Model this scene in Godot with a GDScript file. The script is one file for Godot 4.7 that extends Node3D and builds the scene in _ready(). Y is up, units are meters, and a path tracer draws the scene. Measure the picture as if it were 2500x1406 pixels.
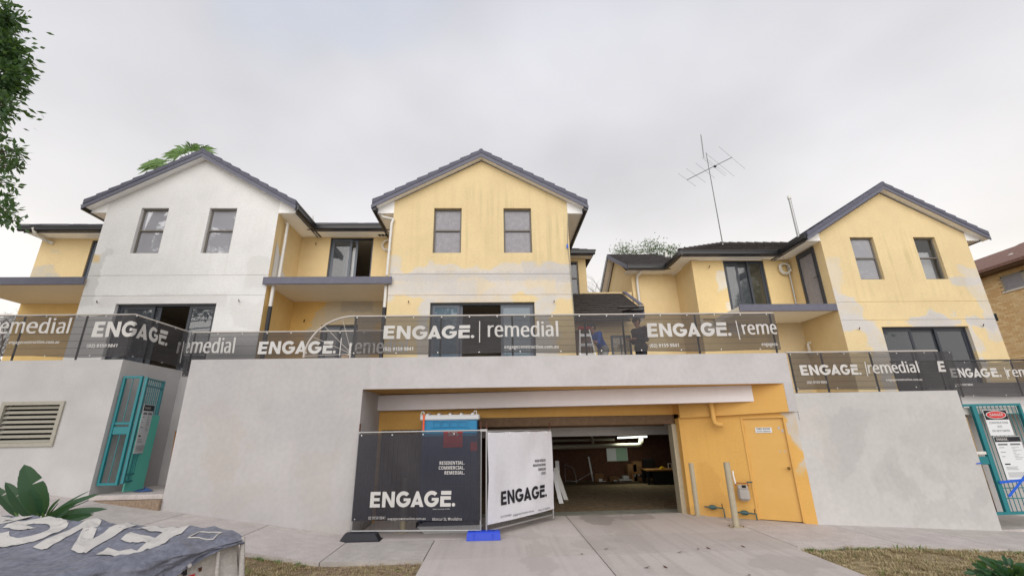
extends Node3D

const F := 1074.6
const EYE := 1.88
var CB := Basis.from_euler(Vector3(0.31393, -0.04226, -0.01834))
var M := {}
var used := {}
var noise_low: PackedByteArray
var noise_mid: PackedByteArray
var noise_fine: PackedByteArray
const NS := 512

# ---------------------------------------------------------------- mesh builder
class MB:
	var v := PackedVector3Array()
	var n := PackedVector3Array()
	var uv := PackedVector2Array()
	var col := PackedColorArray()
	var face_rect := Rect2()
	var flat := false      # lay the picture of the surface out over x and depth instead of x and height
	var tint = null
	func put(p: Vector3, nn: Vector3):
		v.append(p); n.append(nn)
		if face_rect.size.x > 0.0:
			uv.append(Vector2((p.x - face_rect.position.x) / face_rect.size.x, 1.0 - ((-p.z if flat else p.y) - face_rect.position.y) / face_rect.size.y))
		if tint != null: col.append(tint)
	func tri(a: Vector3, b: Vector3, c: Vector3):
		var nn := (b - a).cross(c - a).normalized()
		put(a, nn); put(c, nn); put(b, nn)
	func quad(a: Vector3, b: Vector3, c: Vector3, d: Vector3):
		tri(a, b, c); tri(a, c, d)
	func poly(ps: Array):
		for i in range(1, ps.size() - 1): tri(ps[0], ps[i], ps[i + 1])
	func obox(xf: Transform3D, s: Vector3):
		var h := s * 0.5
		for ax in 3:
			for sg in [-1.0, 1.0]:
				var a := (ax + 1) % 3
				var b := (ax + 2) % 3
				var c: Array = []
				for k in [[-1, -1], [1, -1], [1, 1], [-1, 1]]:
					var p := Vector3()
					p[ax] = h[ax] * sg; p[a] = h[a] * k[0]; p[b] = h[b] * k[1]
					c.append(xf * p)
				if sg < 0: c.reverse()
				quad(c[0], c[1], c[2], c[3])
	func box(lo: Vector3, hi: Vector3):
		obox(Transform3D(Basis(), (lo + hi) * 0.5), (hi - lo).abs())
	func cbox(xf: Transform3D, s: Vector3, ch: float):
		var h := s * 0.5
		for ax in 3:
			var a := (ax + 1) % 3
			var b := (ax + 2) % 3
			for sg in [-1.0, 1.0]:
				var c: Array = []
				for k in [[-1, -1], [1, -1], [1, 1], [-1, 1]]:
					var p := Vector3()
					p[ax] = h[ax] * sg; p[a] = (h[a] - ch) * k[0]; p[b] = (h[b] - ch) * k[1]
					c.append(xf * p)
				if sg < 0: c.reverse()
				quad(c[0], c[1], c[2], c[3])
			for sa in [-1.0, 1.0]:
				for sb in [-1.0, 1.0]:
					var q: Array = []
					for t in [[0, -1], [0, 1], [1, 1], [1, -1]]:
						var p := Vector3()
						p[ax] = (h[ax] - ch) * t[1]
						p[a] = (h[a] - (ch if t[0] == 1 else 0.0)) * sa
						p[b] = (h[b] - (0.0 if t[0] == 1 else ch)) * sb
						q.append(xf * p)
					if sa * sb < 0: q.reverse()
					quad(q[0], q[1], q[2], q[3])
		for sx in [-1.0, 1.0]:
			for sy in [-1.0, 1.0]:
				for sz in [-1.0, 1.0]:
					var p1 := xf * Vector3(h.x * sx, (h.y - ch) * sy, (h.z - ch) * sz)
					var p2 := xf * Vector3((h.x - ch) * sx, h.y * sy, (h.z - ch) * sz)
					var p3 := xf * Vector3((h.x - ch) * sx, (h.y - ch) * sy, h.z * sz)
					if sx * sy * sz > 0: tri(p1, p2, p3)
					else: tri(p1, p3, p2)
	func bar(a: Vector3, b: Vector3, w: float, h: float, up := Vector3.UP):
		var y := (b - a).normalized()
		if absf(y.dot(up)) > 0.98: up = Vector3.BACK
		var x := up.cross(y).normalized()
		var z := x.cross(y)
		obox(Transform3D(Basis(x, y, z), (a + b) * 0.5), Vector3(w, (b - a).length(), h))
	func tube(pts: Array, r, sides := 8, cap := true):
		loose = true
		var rings: Array = []
		var prev := Vector3()
		for i in pts.size():
			var t: Vector3
			if i == 0: t = pts[1] - pts[0]
			elif i == pts.size() - 1: t = pts[i] - pts[i - 1]
			else: t = (pts[i + 1] - pts[i]).normalized() + (pts[i] - pts[i - 1]).normalized()
			t = t.normalized()
			var x: Vector3
			if i == 0:
				x = t.cross(Vector3.UP if absf(t.y) < 0.9 else Vector3.RIGHT).normalized()
			else:
				x = (prev - t * prev.dot(t)).normalized()
			prev = x
			var y := t.cross(x)
			var rr: float = r[i] if r is Array else r
			var ring: Array = []
			for k in sides:
				var an := TAU * k / sides
				var dir := x * cos(an) + y * sin(an)
				ring.append([pts[i] + dir * rr, dir])
			rings.append(ring)
		for i in rings.size() - 1:
			for k in sides:
				var k2 := (k + 1) % sides
				var A = rings[i][k]; var B = rings[i][k2]; var C = rings[i + 1][k2]; var D = rings[i + 1][k]
				put(A[0], A[1]); put(C[0], C[1]); put(B[0], B[1])
				put(A[0], A[1]); put(D[0], D[1]); put(C[0], C[1])
		if cap:
			for e in [0, rings.size() - 1]:
				var ring: Array = rings[e]
				for k in range(1, sides - 1): tri(ring[0][0], ring[k][0], ring[k + 1][0])
	func lathe(c: Vector3, prof: Array, sides := 16):   # prof: [radius, height]
		loose = true
		for i in prof.size() - 1:
			var sl := Vector2(prof[i + 1][0] - prof[i][0], prof[i + 1][1] - prof[i][1]).normalized()
			for k in sides:
				var a0 := TAU * k / sides; var a1 := TAU * (k + 1) / sides
				var d0 := Vector3(cos(a0), 0, sin(a0)); var d1 := Vector3(cos(a1), 0, sin(a1))
				var p00: Vector3 = c + d0 * prof[i][0] + Vector3.UP * prof[i][1]
				var p01: Vector3 = c + d1 * prof[i][0] + Vector3.UP * prof[i][1]
				var p10: Vector3 = c + d0 * prof[i + 1][0] + Vector3.UP * prof[i + 1][1]
				var p11: Vector3 = c + d1 * prof[i + 1][0] + Vector3.UP * prof[i + 1][1]
				var n0 := (d0 * sl.y - Vector3.UP * sl.x).normalized(); var n1 := (d1 * sl.y - Vector3.UP * sl.x).normalized()
				put(p00, n0); put(p10, n0); put(p11, n1)
				put(p00, n0); put(p11, n1); put(p01, n1)
	func extrude(prof: Array, p0: Vector3, p1: Vector3, outd: Vector3, upd := Vector3.UP):  # prof: Vector2(out, up)
		var m := prof.size()
		for i in m:
			var a: Vector2 = prof[i]; var b: Vector2 = prof[(i + 1) % m]
			var oa := outd * a.x + upd * a.y; var ob := outd * b.x + upd * b.y
			quad(p0 + oa, p1 + oa, p1 + ob, p0 + ob)
		for p in [p0, p1]:
			var ps: Array = []
			for q in prof: ps.append(p + outd * q.x + upd * q.y)
			poly(ps)
	var loose := false      # faces whose winding was not kept track of
	func settle_winding():
		for i in range(0, v.size(), 3):
			if (v[i + 1] - v[i]).cross(v[i + 2] - v[i]).dot(n[i] + n[i + 1] + n[i + 2]) > 0.0:
				var a := v[i + 1]; v[i + 1] = v[i + 2]; v[i + 2] = a
				a = n[i + 1]; n[i + 1] = n[i + 2]; n[i + 2] = a
				if col.size() == v.size():
					var c := col[i + 1]; col[i + 1] = col[i + 2]; col[i + 2] = c
	func mesh() -> ArrayMesh:
		if loose: settle_winding()
		var a := []
		a.resize(Mesh.ARRAY_MAX)
		a[Mesh.ARRAY_VERTEX] = v; a[Mesh.ARRAY_NORMAL] = n
		if uv.size() == v.size() and uv.size() > 0: a[Mesh.ARRAY_TEX_UV] = uv
		if col.size() == v.size() and col.size() > 0: a[Mesh.ARRAY_COLOR] = col
		var m := ArrayMesh.new()
		m.add_surface_from_arrays(Mesh.PRIMITIVE_TRIANGLES, a)
		return m

# ---------------------------------------------------------------- places and objects
func V(x: float, y: float, d: float) -> Vector3: return Vector3(x, y, -d)
func ray(u: float, v: float) -> Vector3: return CB * Vector3((u - 1250.0) / F, -(v - 703.0) / F, -1.0)
func PD(u: float, v: float, d: float) -> Vector3:      # where the sight line meets the upright plane at depth d
	var r := ray(u, v)
	return Vector3(0, EYE, 0) + r * (-d / r.z)
func PY(u: float, v: float, y: float) -> Vector3:
	var r := ray(u, v)
	return Vector3(0, EYE, 0) + r * ((y - EYE) / r.y)
func PX(u: float, v: float, x: float) -> Vector3:
	var r := ray(u, v)
	return Vector3(0, EYE, 0) + r * (x / r.x)

func numbered(called: String) -> String:
	if not used.has(called):
		used[called] = 0
		return called
	used[called] += 1
	return called + "_%03d" % used[called]
func thing(called: String, label: String, category: String, group := "", at := Vector3.ZERO) -> Node3D:
	var o := Node3D.new()
	o.name = numbered(called); add_child(o); o.position = at
	o.set_meta("label", label); o.set_meta("category", category)
	if group: o.set_meta("group", group)
	return o
func part(parent: Node, called: String, mb, m: Material) -> MeshInstance3D:
	var o := MeshInstance3D.new()
	o.name = called
	o.mesh = mb.mesh() if mb is MB else mb
	o.material_override = m
	parent.add_child(o, true)
	return o
func solo(called: String, mb: MB, m: Material, label: String, category: String, group := "") -> MeshInstance3D:
	var o := MeshInstance3D.new()
	o.name = numbered(called); o.mesh = mb.mesh(); o.material_override = m
	add_child(o)
	o.set_meta("label", label); o.set_meta("category", category)
	if group: o.set_meta("group", group)
	return o
func struct(called: String) -> Node3D:
	var o := Node3D.new(); o.name = called; add_child(o); o.set_meta("kind", "structure"); return o
func stuff(o: Node) -> Node:
	o.set_meta("kind", "stuff"); return o
func bx(lo: Vector3, hi: Vector3) -> MB:
	var b := MB.new(); b.box(lo, hi); return b
func cb(lo: Vector3, hi: Vector3, ch := 0.01) -> MB:
	var b := MB.new(); b.cbox(Transform3D(Basis(), (lo + hi) * 0.5), (hi - lo).abs(), ch); return b
func tb(pts: Array, r, sides := 8) -> MB:
	var b := MB.new(); b.tube(pts, r, sides); return b

# ---------------------------------------------------------------- materials
func noise_bytes(sd: int, freq: float, oct: int) -> PackedByteArray:
	var f := FastNoiseLite.new()
	f.seed = sd; f.frequency = freq; f.noise_type = FastNoiseLite.TYPE_SIMPLEX_SMOOTH
	f.fractal_octaves = oct
	var im := f.get_seamless_image(NS, NS)
	im.convert(Image.FORMAT_L8)
	return im.get_data()
func tex_of(size: int, data: PackedByteArray) -> ImageTexture:
	var im := Image.create_from_data(size, size, false, Image.FORMAT_RGB8, data)
	im.generate_mipmaps()
	return ImageTexture.create_from_image(im)
func mottle(a: Color, b: Color, wl: float, wm: float, wf: float) -> ImageTexture:
	var d := PackedByteArray(); d.resize(NS * NS * 3)
	for i in NS * NS:
		var t := clampf(0.5 + (noise_low[i] / 255.0 - 0.5) * wl + (noise_mid[(i * 1 + 77) % (NS * NS)] / 255.0 - 0.5) * wm + (noise_fine[i] / 255.0 - 0.5) * wf, 0.0, 1.0)
		d[i * 3] = int(255 * lerpf(a.r, b.r, t)); d[i * 3 + 1] = int(255 * lerpf(a.g, b.g, t)); d[i * 3 + 2] = int(255 * lerpf(a.b, b.b, t))
	return tex_of(NS, d)
func height_tex(src: PackedByteArray) -> ImageTexture:
	return ImageTexture.create_from_image(Image.create_from_data(NS, NS, false, Image.FORMAT_L8, src))
func mat(called: String, c: Color, rough := 0.8, metal := 0.0) -> StandardMaterial3D:
	var m := StandardMaterial3D.new()
	m.resource_name = called; m.albedo_color = c; m.roughness = rough; m.metallic = metal
	m.cull_mode = BaseMaterial3D.CULL_DISABLED
	M[called] = m
	return m
func tmat(called: String, t: Texture2D, rough: float, tile: float, bump := 0.0, bsrc = null) -> StandardMaterial3D:
	var m := mat(called, Color.WHITE, rough)
	m.albedo_texture = t; m.uv1_triplanar = true; m.uv1_world_triplanar = true
	m.uv1_scale = Vector3.ONE / tile
	if bump > 0.0:
		m.heightmap_enabled = true; m.heightmap_texture = bsrc; m.heightmap_scale = bump
	return m
func glass(called: String, c: Color, alpha: float, spec := 0.5) -> StandardMaterial3D:
	var m := mat(called, Color(c.r, c.g, c.b, alpha), 0.03)
	m.transparency = BaseMaterial3D.TRANSPARENCY_ALPHA
	m.metallic_specular = spec
	return m

# a rendered wall front: colour with patches of primer, filler, weathering and some painted shade, laid out in metres on the wall itself
func facade(called: String, r: Rect2, base: Color, patches: Array, streaks: Array, ppm := 60.0) -> StandardMaterial3D:
	var w := int(r.size.x * ppm); var h := int(r.size.y * ppm)
	var d := PackedByteArray(); d.resize(w * h * 3)
	for j in h:
		var y := r.position.y + r.size.y * (1.0 - (j + 0.5) / h)
		for i in w:
			var x := r.position.x + r.size.x * (i + 0.5) / w
			var q := (int(y * 47.0 + 4000) % NS) * NS + int(x * 47.0 + 4000) % NS
			var nl := noise_low[q] / 255.0 - 0.5; var nm := noise_mid[q] / 255.0 - 0.5
			var nf := noise_fine[(j % NS) * NS + i % NS] / 255.0 - 0.5
			var c := base
			var k := 1.0 + nl * 0.05 + nm * 0.035 + nf * 0.045
			for s in streaks:
				if x > s[0] and x < s[1] and y > s[2] and y < s[3]:
					var col := (int(y * 5.0 + 900) % NS) * NS + int(x * 150.0 + 4000) % NS
					var f := clampf((noise_mid[col] / 255.0 - 0.52) * 5.0, 0.0, 1.0) * clampf((0.62 + nl * 1.4), 0.0, 1.0)
					var edge := minf(minf(x - s[0], s[1] - x) / 0.2, minf(y - s[2], s[3] - y) / 0.35)
					c = c.lerp(s[4], f * s[5] * clampf(edge, 0.0, 1.0))
			for p in patches:
				var dx := maxf(p[0] - x, x - p[1]); var dy := maxf(p[2] - y, y - p[3])
				var sd := maxf(dx, dy) + (nm * 1.2 + nl * 1.6) * float(p[6]) + nf * 0.05
				if sd < 0.03:
					c = c.lerp(p[4], float(p[5]) * clampf(0.5 - sd / 0.06, 0.0, 1.0) * clampf(0.94 + nm * 0.8, 0.0, 1.0))
			var o := (j * w + i) * 3
			d[o] = int(255.0 * clampf(c.r * k, 0, 1)); d[o + 1] = int(255.0 * clampf(c.g * k, 0, 1)); d[o + 2] = int(255.0 * clampf(c.b * k, 0, 1))
	var im := Image.create_from_data(w, h, false, Image.FORMAT_RGB8, d)
	im.generate_mipmaps()
	var m := mat(called, Color.WHITE, 0.9)
	m.albedo_texture = ImageTexture.create_from_image(im)
	m.texture_repeat = false
	return m

func make_materials():
	noise_low = noise_bytes(3, 0.008, 3)
	noise_mid = noise_bytes(8, 0.03, 4)
	noise_fine = noise_bytes(15, 0.18, 3)
	var hf := height_tex(noise_fine); var hm := height_tex(noise_mid)
	var m: StandardMaterial3D
	tmat("render_grey", mottle(Color(0.69, 0.68, 0.68), Color(0.765, 0.755, 0.753), 0.75, 0.3, 0.2), 0.92, 5.3, 0.25, hf)
	tmat("render_white", mottle(Color(0.80, 0.795, 0.79), Color(0.85, 0.845, 0.84), 0.6, 0.4, 0.2), 0.9, 3.0, 0.2, hf)
	tmat("yellow", mottle(Color(0.85, 0.755, 0.565), Color(0.89, 0.80, 0.625), 0.6, 0.4, 0.3), 0.9, 2.6, 0.25, hf)
	tmat("orange", mottle(Color(0.83, 0.635, 0.335), Color(0.87, 0.69, 0.395), 0.5, 0.4, 0.3), 0.8, 1.7, 0.3, hf)
	tmat("door_orange", mottle(Color(0.83, 0.645, 0.34), Color(0.86, 0.68, 0.375), 0.7, 0.5, 0.4), 0.55, 2.1)
	tmat("soffit", mottle(Color(0.95, 0.947, 0.945), Color(0.97, 0.967, 0.965), 0.6, 0.4, 0.1), 0.8, 2.2)
	tmat("slab_under", mottle(Color(0.95, 0.925, 0.87), Color(0.97, 0.945, 0.89), 0.6, 0.5, 0.2), 0.9, 2.2)
	tmat("concrete", mottle(Color(0.67, 0.64, 0.625), Color(0.79, 0.76, 0.745), 0.6, 0.5, 0.9), 0.9, 3.1, 0.2, hf)
	tmat("concrete_b", mottle(Color(0.65, 0.625, 0.605), Color(0.77, 0.745, 0.725), 0.6, 0.5, 0.9), 0.9, 2.6, 0.2, hf)
	tmat("concrete_c", mottle(Color(0.69, 0.655, 0.64), Color(0.80, 0.77, 0.755), 0.5, 0.6, 0.9), 0.9, 3.7, 0.2, hf)
	tmat("terrace", mottle(Color(0.78, 0.76, 0.74), Color(0.84, 0.82, 0.80), 0.5, 0.5, 0.4), 0.9, 2.6)
	tmat("soil", mottle(Color(0.40, 0.33, 0.24), Color(0.58, 0.50, 0.38), 0.7, 0.8, 0.9), 1.0, 1.3, 2.0, hm)
	tmat("asphalt", mottle(Color(0.22, 0.22, 0.22), Color(0.30, 0.30, 0.30), 0.6, 0.6, 0.9), 0.95, 1.5)
	tmat("trim_slate", mottle(Color(0.36, 0.36, 0.415), Color(0.41, 0.41, 0.465), 0.6, 0.6, 0.3), 0.6, 1.2)
	tmat("tile_dark", mottle(Color(0.20, 0.185, 0.185), Color(0.31, 0.29, 0.28), 0.8, 0.9, 0.7), 0.85, 0.9, 0.2, hf)
	tmat("tile_brown", mottle(Color(0.17, 0.155, 0.15), Color(0.28, 0.25, 0.235), 0.8, 0.9, 0.7), 0.85, 0.8, 0.2, hf)
	tmat("tile_grey", mottle(Color(0.325, 0.325, 0.38), Color(0.385, 0.385, 0.44), 0.7, 0.6, 0.5), 0.75, 1.0)
	tmat("tile_red", mottle(Color(0.42, 0.31, 0.27), Color(0.56, 0.43, 0.38), 0.8, 0.9, 0.6), 0.85, 0.7)
	mat("gutter", Color(0.135, 0.135, 0.15), 0.28)
	mat("frame_dark", Color(0.20, 0.215, 0.25), 0.4)
	mat("frame_slate", Color(0.33, 0.36, 0.41), 0.4)
	mat("frame_grey", Color(0.44, 0.42, 0.39), 0.55)
	mat("pvc", Color(0.86, 0.85, 0.83), 0.45)
	mat("pvc_old", Color(0.62, 0.60, 0.54), 0.6)
	tmat("lagging", mottle(Color(0.10, 0.10, 0.11), Color(0.30, 0.30, 0.32), 0.3, 0.5, 2.2), 0.8, 0.35)
	glass("pane_clear", Color(0.25, 0.27, 0.28), 0.12)
	glass("pane_dark", Color(0.34, 0.36, 0.39), 0.42, 0.66)  # tint lightened in place of the sky the glass would mirror
	tmat("pane_film", mottle(Color(0.48, 0.47, 0.495), Color(0.59, 0.58, 0.605), 0.6, 0.6, 0.5), 0.3, 0.9)
	m = glass("pane_sky_tint", Color(0.72, 0.72, 0.75), 0.74, 0.7)  # pale tint and slight metal paint in the mirrored sky
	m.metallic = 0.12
	glass("pane_blue", Color(0.42, 0.50, 0.56), 0.6, 0.6)
	glass("pane_film_dark", Color(0.30, 0.29, 0.25), 0.7, 0.6)
	tmat("recess_bounce_yellow", mottle(Color(0.88, 0.745, 0.48), Color(0.92, 0.80, 0.56), 0.6, 0.5, 0.3), 0.9, 2.4, 0.25, hf)  # wall yellow deepened to paint in colour bounced inside the recess
	tmat("beam_pink", mottle(Color(0.885, 0.865, 0.875), Color(0.92, 0.90, 0.91), 0.5, 0.4, 0.25), 0.9, 2.4, 0.2, hf)
	mat("plan_green", Color(0.62, 0.74, 0.66), 0.7)
	mat("yellow_tool", Color(0.85, 0.68, 0.10), 0.5)
	mat("antenna_dark", Color(0.12, 0.12, 0.20), 0.5)
	m = mat("figure", Color.WHITE, 0.8)
	m.vertex_color_use_as_albedo = true
	mat("room", Color(0.72, 0.68, 0.62), 0.9)
	mat("curtain", Color(0.80, 0.81, 0.82), 0.9)
	m = tmat("mesh_black", mottle(Color(0.20, 0.19, 0.20), Color(0.26, 0.25, 0.26), 0.5, 0.5, 0.8), 0.7, 0.5)
	m.albedo_color = Color(1, 1, 1, 0.70); m.transparency = BaseMaterial3D.TRANSPARENCY_ALPHA
	m = tmat("mesh_black_dense", mottle(Color(0.12, 0.12, 0.155), Color(0.18, 0.18, 0.22), 0.6, 0.6, 0.8), 0.55, 0.6)
	m.albedo_color = Color(1, 1, 1, 0.82); m.transparency = BaseMaterial3D.TRANSPARENCY_ALPHA
	m = tmat("mesh_white", mottle(Color(0.83, 0.83, 0.86), Color(0.90, 0.90, 0.93), 0.5, 0.5, 0.5), 0.6, 0.6)
	m.albedo_color = Color(1, 1, 1, 0.96); m.transparency = BaseMaterial3D.TRANSPARENCY_ALPHA
	mat("print_white", Color(0.785, 0.775, 0.765), 0.8)
	mat("print_cream", Color(0.76, 0.745, 0.725), 0.6)
	mat("print_black", Color(0.10, 0.10, 0.13), 0.7)
	mat("print_grey", Color(0.45, 0.45, 0.47), 0.7)
	mat("print_red", Color(0.80, 0.13, 0.16), 0.6)
	mat("paper", Color(0.86, 0.87, 0.88), 0.6)
	mat("eyelet", Color(0.8, 0.8, 0.8), 0.35, 0.6)
	mat("galv", Color(0.66, 0.66, 0.66), 0.42, 0.55)
	mat("rail_light", Color(0.74, 0.71, 0.68), 0.5, 0.2)
	mat("post_dark", Color(0.25, 0.25, 0.26), 0.5, 0.3)
	mat("rust", Color(0.33, 0.20, 0.15), 0.85)
	mat("wire", Color(0.45, 0.44, 0.44), 0.5, 0.5)
	mat("teal", Color(0.13, 0.47, 0.50), 0.42)
	mat("teal_board", Color(0.36, 0.70, 0.64), 0.6)
	mat("blue_plastic", Color(0.13, 0.27, 0.78), 0.45)
	mat("black_plastic", Color(0.15, 0.15, 0.18), 0.55)
	mat("loo_blue", Color(0.02, 0.50, 0.70), 0.4)
	mat("loo_dark", Color(0.10, 0.20, 0.42), 0.45)
	mat("loo_white", Color(0.86, 0.87, 0.89), 0.45)
	mat("orange_strap", Color(0.92, 0.38, 0.13), 0.6)
	mat("tape_blue", Color(0.07, 0.36, 0.80), 0.5)
	tmat("post_cream", mottle(Color(0.62, 0.58, 0.49), Color(0.72, 0.68, 0.59), 0.5, 0.8, 0.6), 0.55, 0.5)
	mat("brass", Color(0.62, 0.52, 0.36), 0.25, 0.9)
	mat("meter", Color(0.66, 0.64, 0.62), 0.55)
	mat("copper", Color(0.62, 0.38, 0.27), 0.5, 0.5)
	mat("valve", Color(0.28, 0.38, 0.38), 0.5, 0.3)
	tmat("louvre", mottle(Color(0.60, 0.585, 0.54), Color(0.66, 0.645, 0.60), 0.6, 0.6, 0.3), 0.5, 0.8)
	mat("void", Color(0.06, 0.06, 0.06), 1.0)  # near-black fill drawn in place of the shade inside openings
	tmat("brick_dark", mottle(Color(0.27, 0.17, 0.13), Color(0.40, 0.26, 0.19), 0.6, 0.9, 0.8), 0.95, 0.8)
	tmat("brown_door", mottle(Color(0.36, 0.27, 0.18), Color(0.44, 0.34, 0.24), 0.8, 0.8, 0.5), 0.7, 0.7)
	tmat("timber", mottle(Color(0.56, 0.38, 0.19), Color(0.72, 0.52, 0.30), 0.7, 0.9, 0.8), 0.75, 0.5)
	tmat("garage_floor", mottle(Color(0.50, 0.50, 0.46), Color(0.62, 0.62, 0.57), 0.9, 0.9, 0.4), 0.7, 2.4)
	mat("card", Color(0.52, 0.38, 0.24), 0.9)
	mat("black_matte", Color(0.08, 0.08, 0.085), 0.8)
	mat("bark", Color(0.30, 0.25, 0.20), 0.95)
	mat("bark_pale", Color(0.46, 0.40, 0.36), 0.95)
	tmat("brick_mortar", mottle(Color(0.70, 0.63, 0.52), Color(0.78, 0.71, 0.60), 0.6, 0.6, 0.8), 0.95, 1.0)
	for k in 4:
		var bc: Color = [Color(0.91, 0.78, 0.57), Color(0.94, 0.83, 0.63), Color(0.88, 0.73, 0.52), Color(0.92, 0.79, 0.60)][k]
		tmat("brick_%d" % k, mottle(bc.darkened(0.06), bc.lightened(0.05), 0.6, 0.8, 0.9), 0.92, 0.5 + 0.1 * k)
	for g in [["leaf_dark", Color(0.12, 0.25, 0.10)], ["leaf_mid", Color(0.20, 0.34, 0.13)], ["leaf_gum", Color(0.30, 0.36, 0.25)], ["leaf_palm", Color(0.34, 0.46, 0.20)], ["leaf_big", Color(0.09, 0.25, 0.17)], ["leaf_shrub", Color(0.10, 0.27, 0.15)]]:
		m = mat(g[0], g[1], 0.5)
		m.backlight_enabled = true; m.backlight = Color(0.35, 0.45, 0.2)
	m = mat("grass_blade", Color.WHITE, 0.8)
	m.vertex_color_use_as_albedo = true
	m.backlight_enabled = true; m.backlight = Color(0.3, 0.3, 0.15)
	mat("skin", Color(0.66, 0.47, 0.38), 0.6)
	mat("hair", Color(0.10, 0.08, 0.07), 0.7)
	mat("shirt_dark", Color(0.20, 0.19, 0.21), 0.85)
	mat("trousers_dark", Color(0.09, 0.09, 0.11), 0.85)
	mat("shirt_blue", Color(0.12, 0.32, 0.72), 0.85)
	mat("trousers_pale", Color(0.62, 0.62, 0.62), 0.85)
	mat("cap_red", Color(0.62, 0.08, 0.10), 0.7)
	mat("alu", Color(0.78, 0.78, 0.78), 0.35, 0.7)
	tmat("rubble", mottle(Color(0.45, 0.38, 0.32), Color(0.66, 0.58, 0.50), 0.6, 0.9, 0.9), 0.95, 0.3)
	tmat("bag_white", mottle(Color(0.62, 0.60, 0.58), Color(0.78, 0.76, 0.74), 0.7, 0.9, 0.7), 0.75, 0.5)
	tmat("tarp_navy", mottle(Color(0.33, 0.34, 0.39), Color(0.52, 0.53, 0.585), 0.5, 1.0, 0.8), 0.42, 0.9)
	mat("stripe_blue", Color(0.24, 0.36, 0.56), 0.6)
	m = mat("tube_glow", Color(0.95, 1, 0.95), 0.4)
	m.emission_enabled = true; m.emission = Color(0.97, 1.0, 0.95); m.emission_energy_multiplier = 1.6
# ---------------------------------------------------------------- building pieces
func ground_y(x: float) -> float:
	if x < -2.7: return minf((-2.7 - x) * 0.147, 1.1)
	if x > 6.3: return maxf((6.3 - x) * 0.056, -0.6)
	return 0.0

func wall_front(b: MB, x0: float, x1: float, y0: float, y1: float, d: float, holes: Array, apex = null):
	var xs := [x0, x1]; var ys := [y0, y1]
	for h in holes:
		for k in [h[0], h[1]]:
			if not xs.has(k) and k > x0 and k < x1: xs.append(k)
		for k in [h[2], h[3]]:
			if not ys.has(k) and k > y0 and k < y1: ys.append(k)
	xs.sort(); ys.sort()
	for i in xs.size() - 1:
		for j in ys.size() - 1:
			var cx: float = (xs[i] + xs[i + 1]) * 0.5; var cy: float = (ys[j] + ys[j + 1]) * 0.5
			var open := false
			for h in holes:
				if cx > h[0] and cx < h[1] and cy > h[2] and cy < h[3]: open = true
			if not open: b.quad(V(xs[i], ys[j], d), V(xs[i + 1], ys[j], d), V(xs[i + 1], ys[j + 1], d), V(xs[i], ys[j + 1], d))
	for h in holes:
		var e: float = d + h[4]
		b.quad(V(h[0], h[2], d), V(h[0], h[2], e), V(h[0], h[3], e), V(h[0], h[3], d))
		b.quad(V(h[1], h[2], e), V(h[1], h[2], d), V(h[1], h[3], d), V(h[1], h[3], e))
		b.quad(V(h[0], h[3], d), V(h[0], h[3], e), V(h[1], h[3], e), V(h[1], h[3], d))
		b.quad(V(h[0], h[2], e), V(h[0], h[2], d), V(h[1], h[2], d), V(h[1], h[2], e))
		if h.size() > 5: b.quad(V(h[0], h[2], e), V(h[1], h[2], e), V(h[1], h[3], e), V(h[0], h[3], e))
	if apex != null: b.poly([V(x0, y1, d), V(x1, y1, d), V(apex.x, apex.y, d)])

func frame_rect(b: MB, x0: float, x1: float, y0: float, y1: float, d0: float, d1: float, w: float):
	b.box(V(x0, y0, d1), V(x0 + w, y1, d0)); b.box(V(x1 - w, y0, d1), V(x1, y1, d0))
	b.box(V(x0 + w, y0, d1), V(x1 - w, y0 + w, d0)); b.box(V(x0 + w, y1 - w, d1), V(x1 - w, y1, d0))

func sash_window(parent: Node, x0: float, x1: float, y0: float, y1: float, d: float, pane: Material, fm: Material, room_m: Material):
	var f := MB.new()
	frame_rect(f, x0, x1, y0, y1, d, d + 0.08, 0.045)
	var o := part(parent, "window", f, fm)
	var ym := lerpf(y0, y1, 0.52)
	part(o, "meeting_rail", bx(V(x0 + 0.045, ym - 0.022, d + 0.065), V(x1 - 0.045, ym + 0.022, d - 0.004)), fm)
	part(o, "pane", bx(V(x0 + 0.045, ym + 0.022, d + 0.034), V(x1 - 0.045, y1 - 0.045, d + 0.03)), pane)
	part(o, "pane", bx(V(x0 + 0.045, y0 + 0.045, d + 0.049), V(x1 - 0.045, ym - 0.022, d + 0.045)), pane)

# panels: [x fraction from, to, depth offset, pane material or null]
func sliding_door(parent: Node, x0: float, x1: float, y0: float, y1: float, d: float, panels: Array, fm: Material, pm: Material):
	var f := MB.new()
	frame_rect(f, x0, x1, y0, y1, d, d + 0.12, 0.05)
	var o := part(parent, "sliding_door", f, fm)
	for p in panels:
		var a := lerpf(x0 + 0.05, x1 - 0.05, p[0]); var c := lerpf(x0 + 0.05, x1 - 0.05, p[1])
		var e: float = d + 0.02 + p[2]
		var g := MB.new()
		frame_rect(g, a, c, y0 + 0.05, y1 - 0.05, e, e + 0.035, 0.075)
		part(o, "door_panel", g, pm)
		if p[3] != null: part(o, "pane", bx(V(a + 0.075, y0 + 0.125, e + 0.02), V(c - 0.075, y1 - 0.125, e + 0.014)), p[3])
	return o

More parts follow.
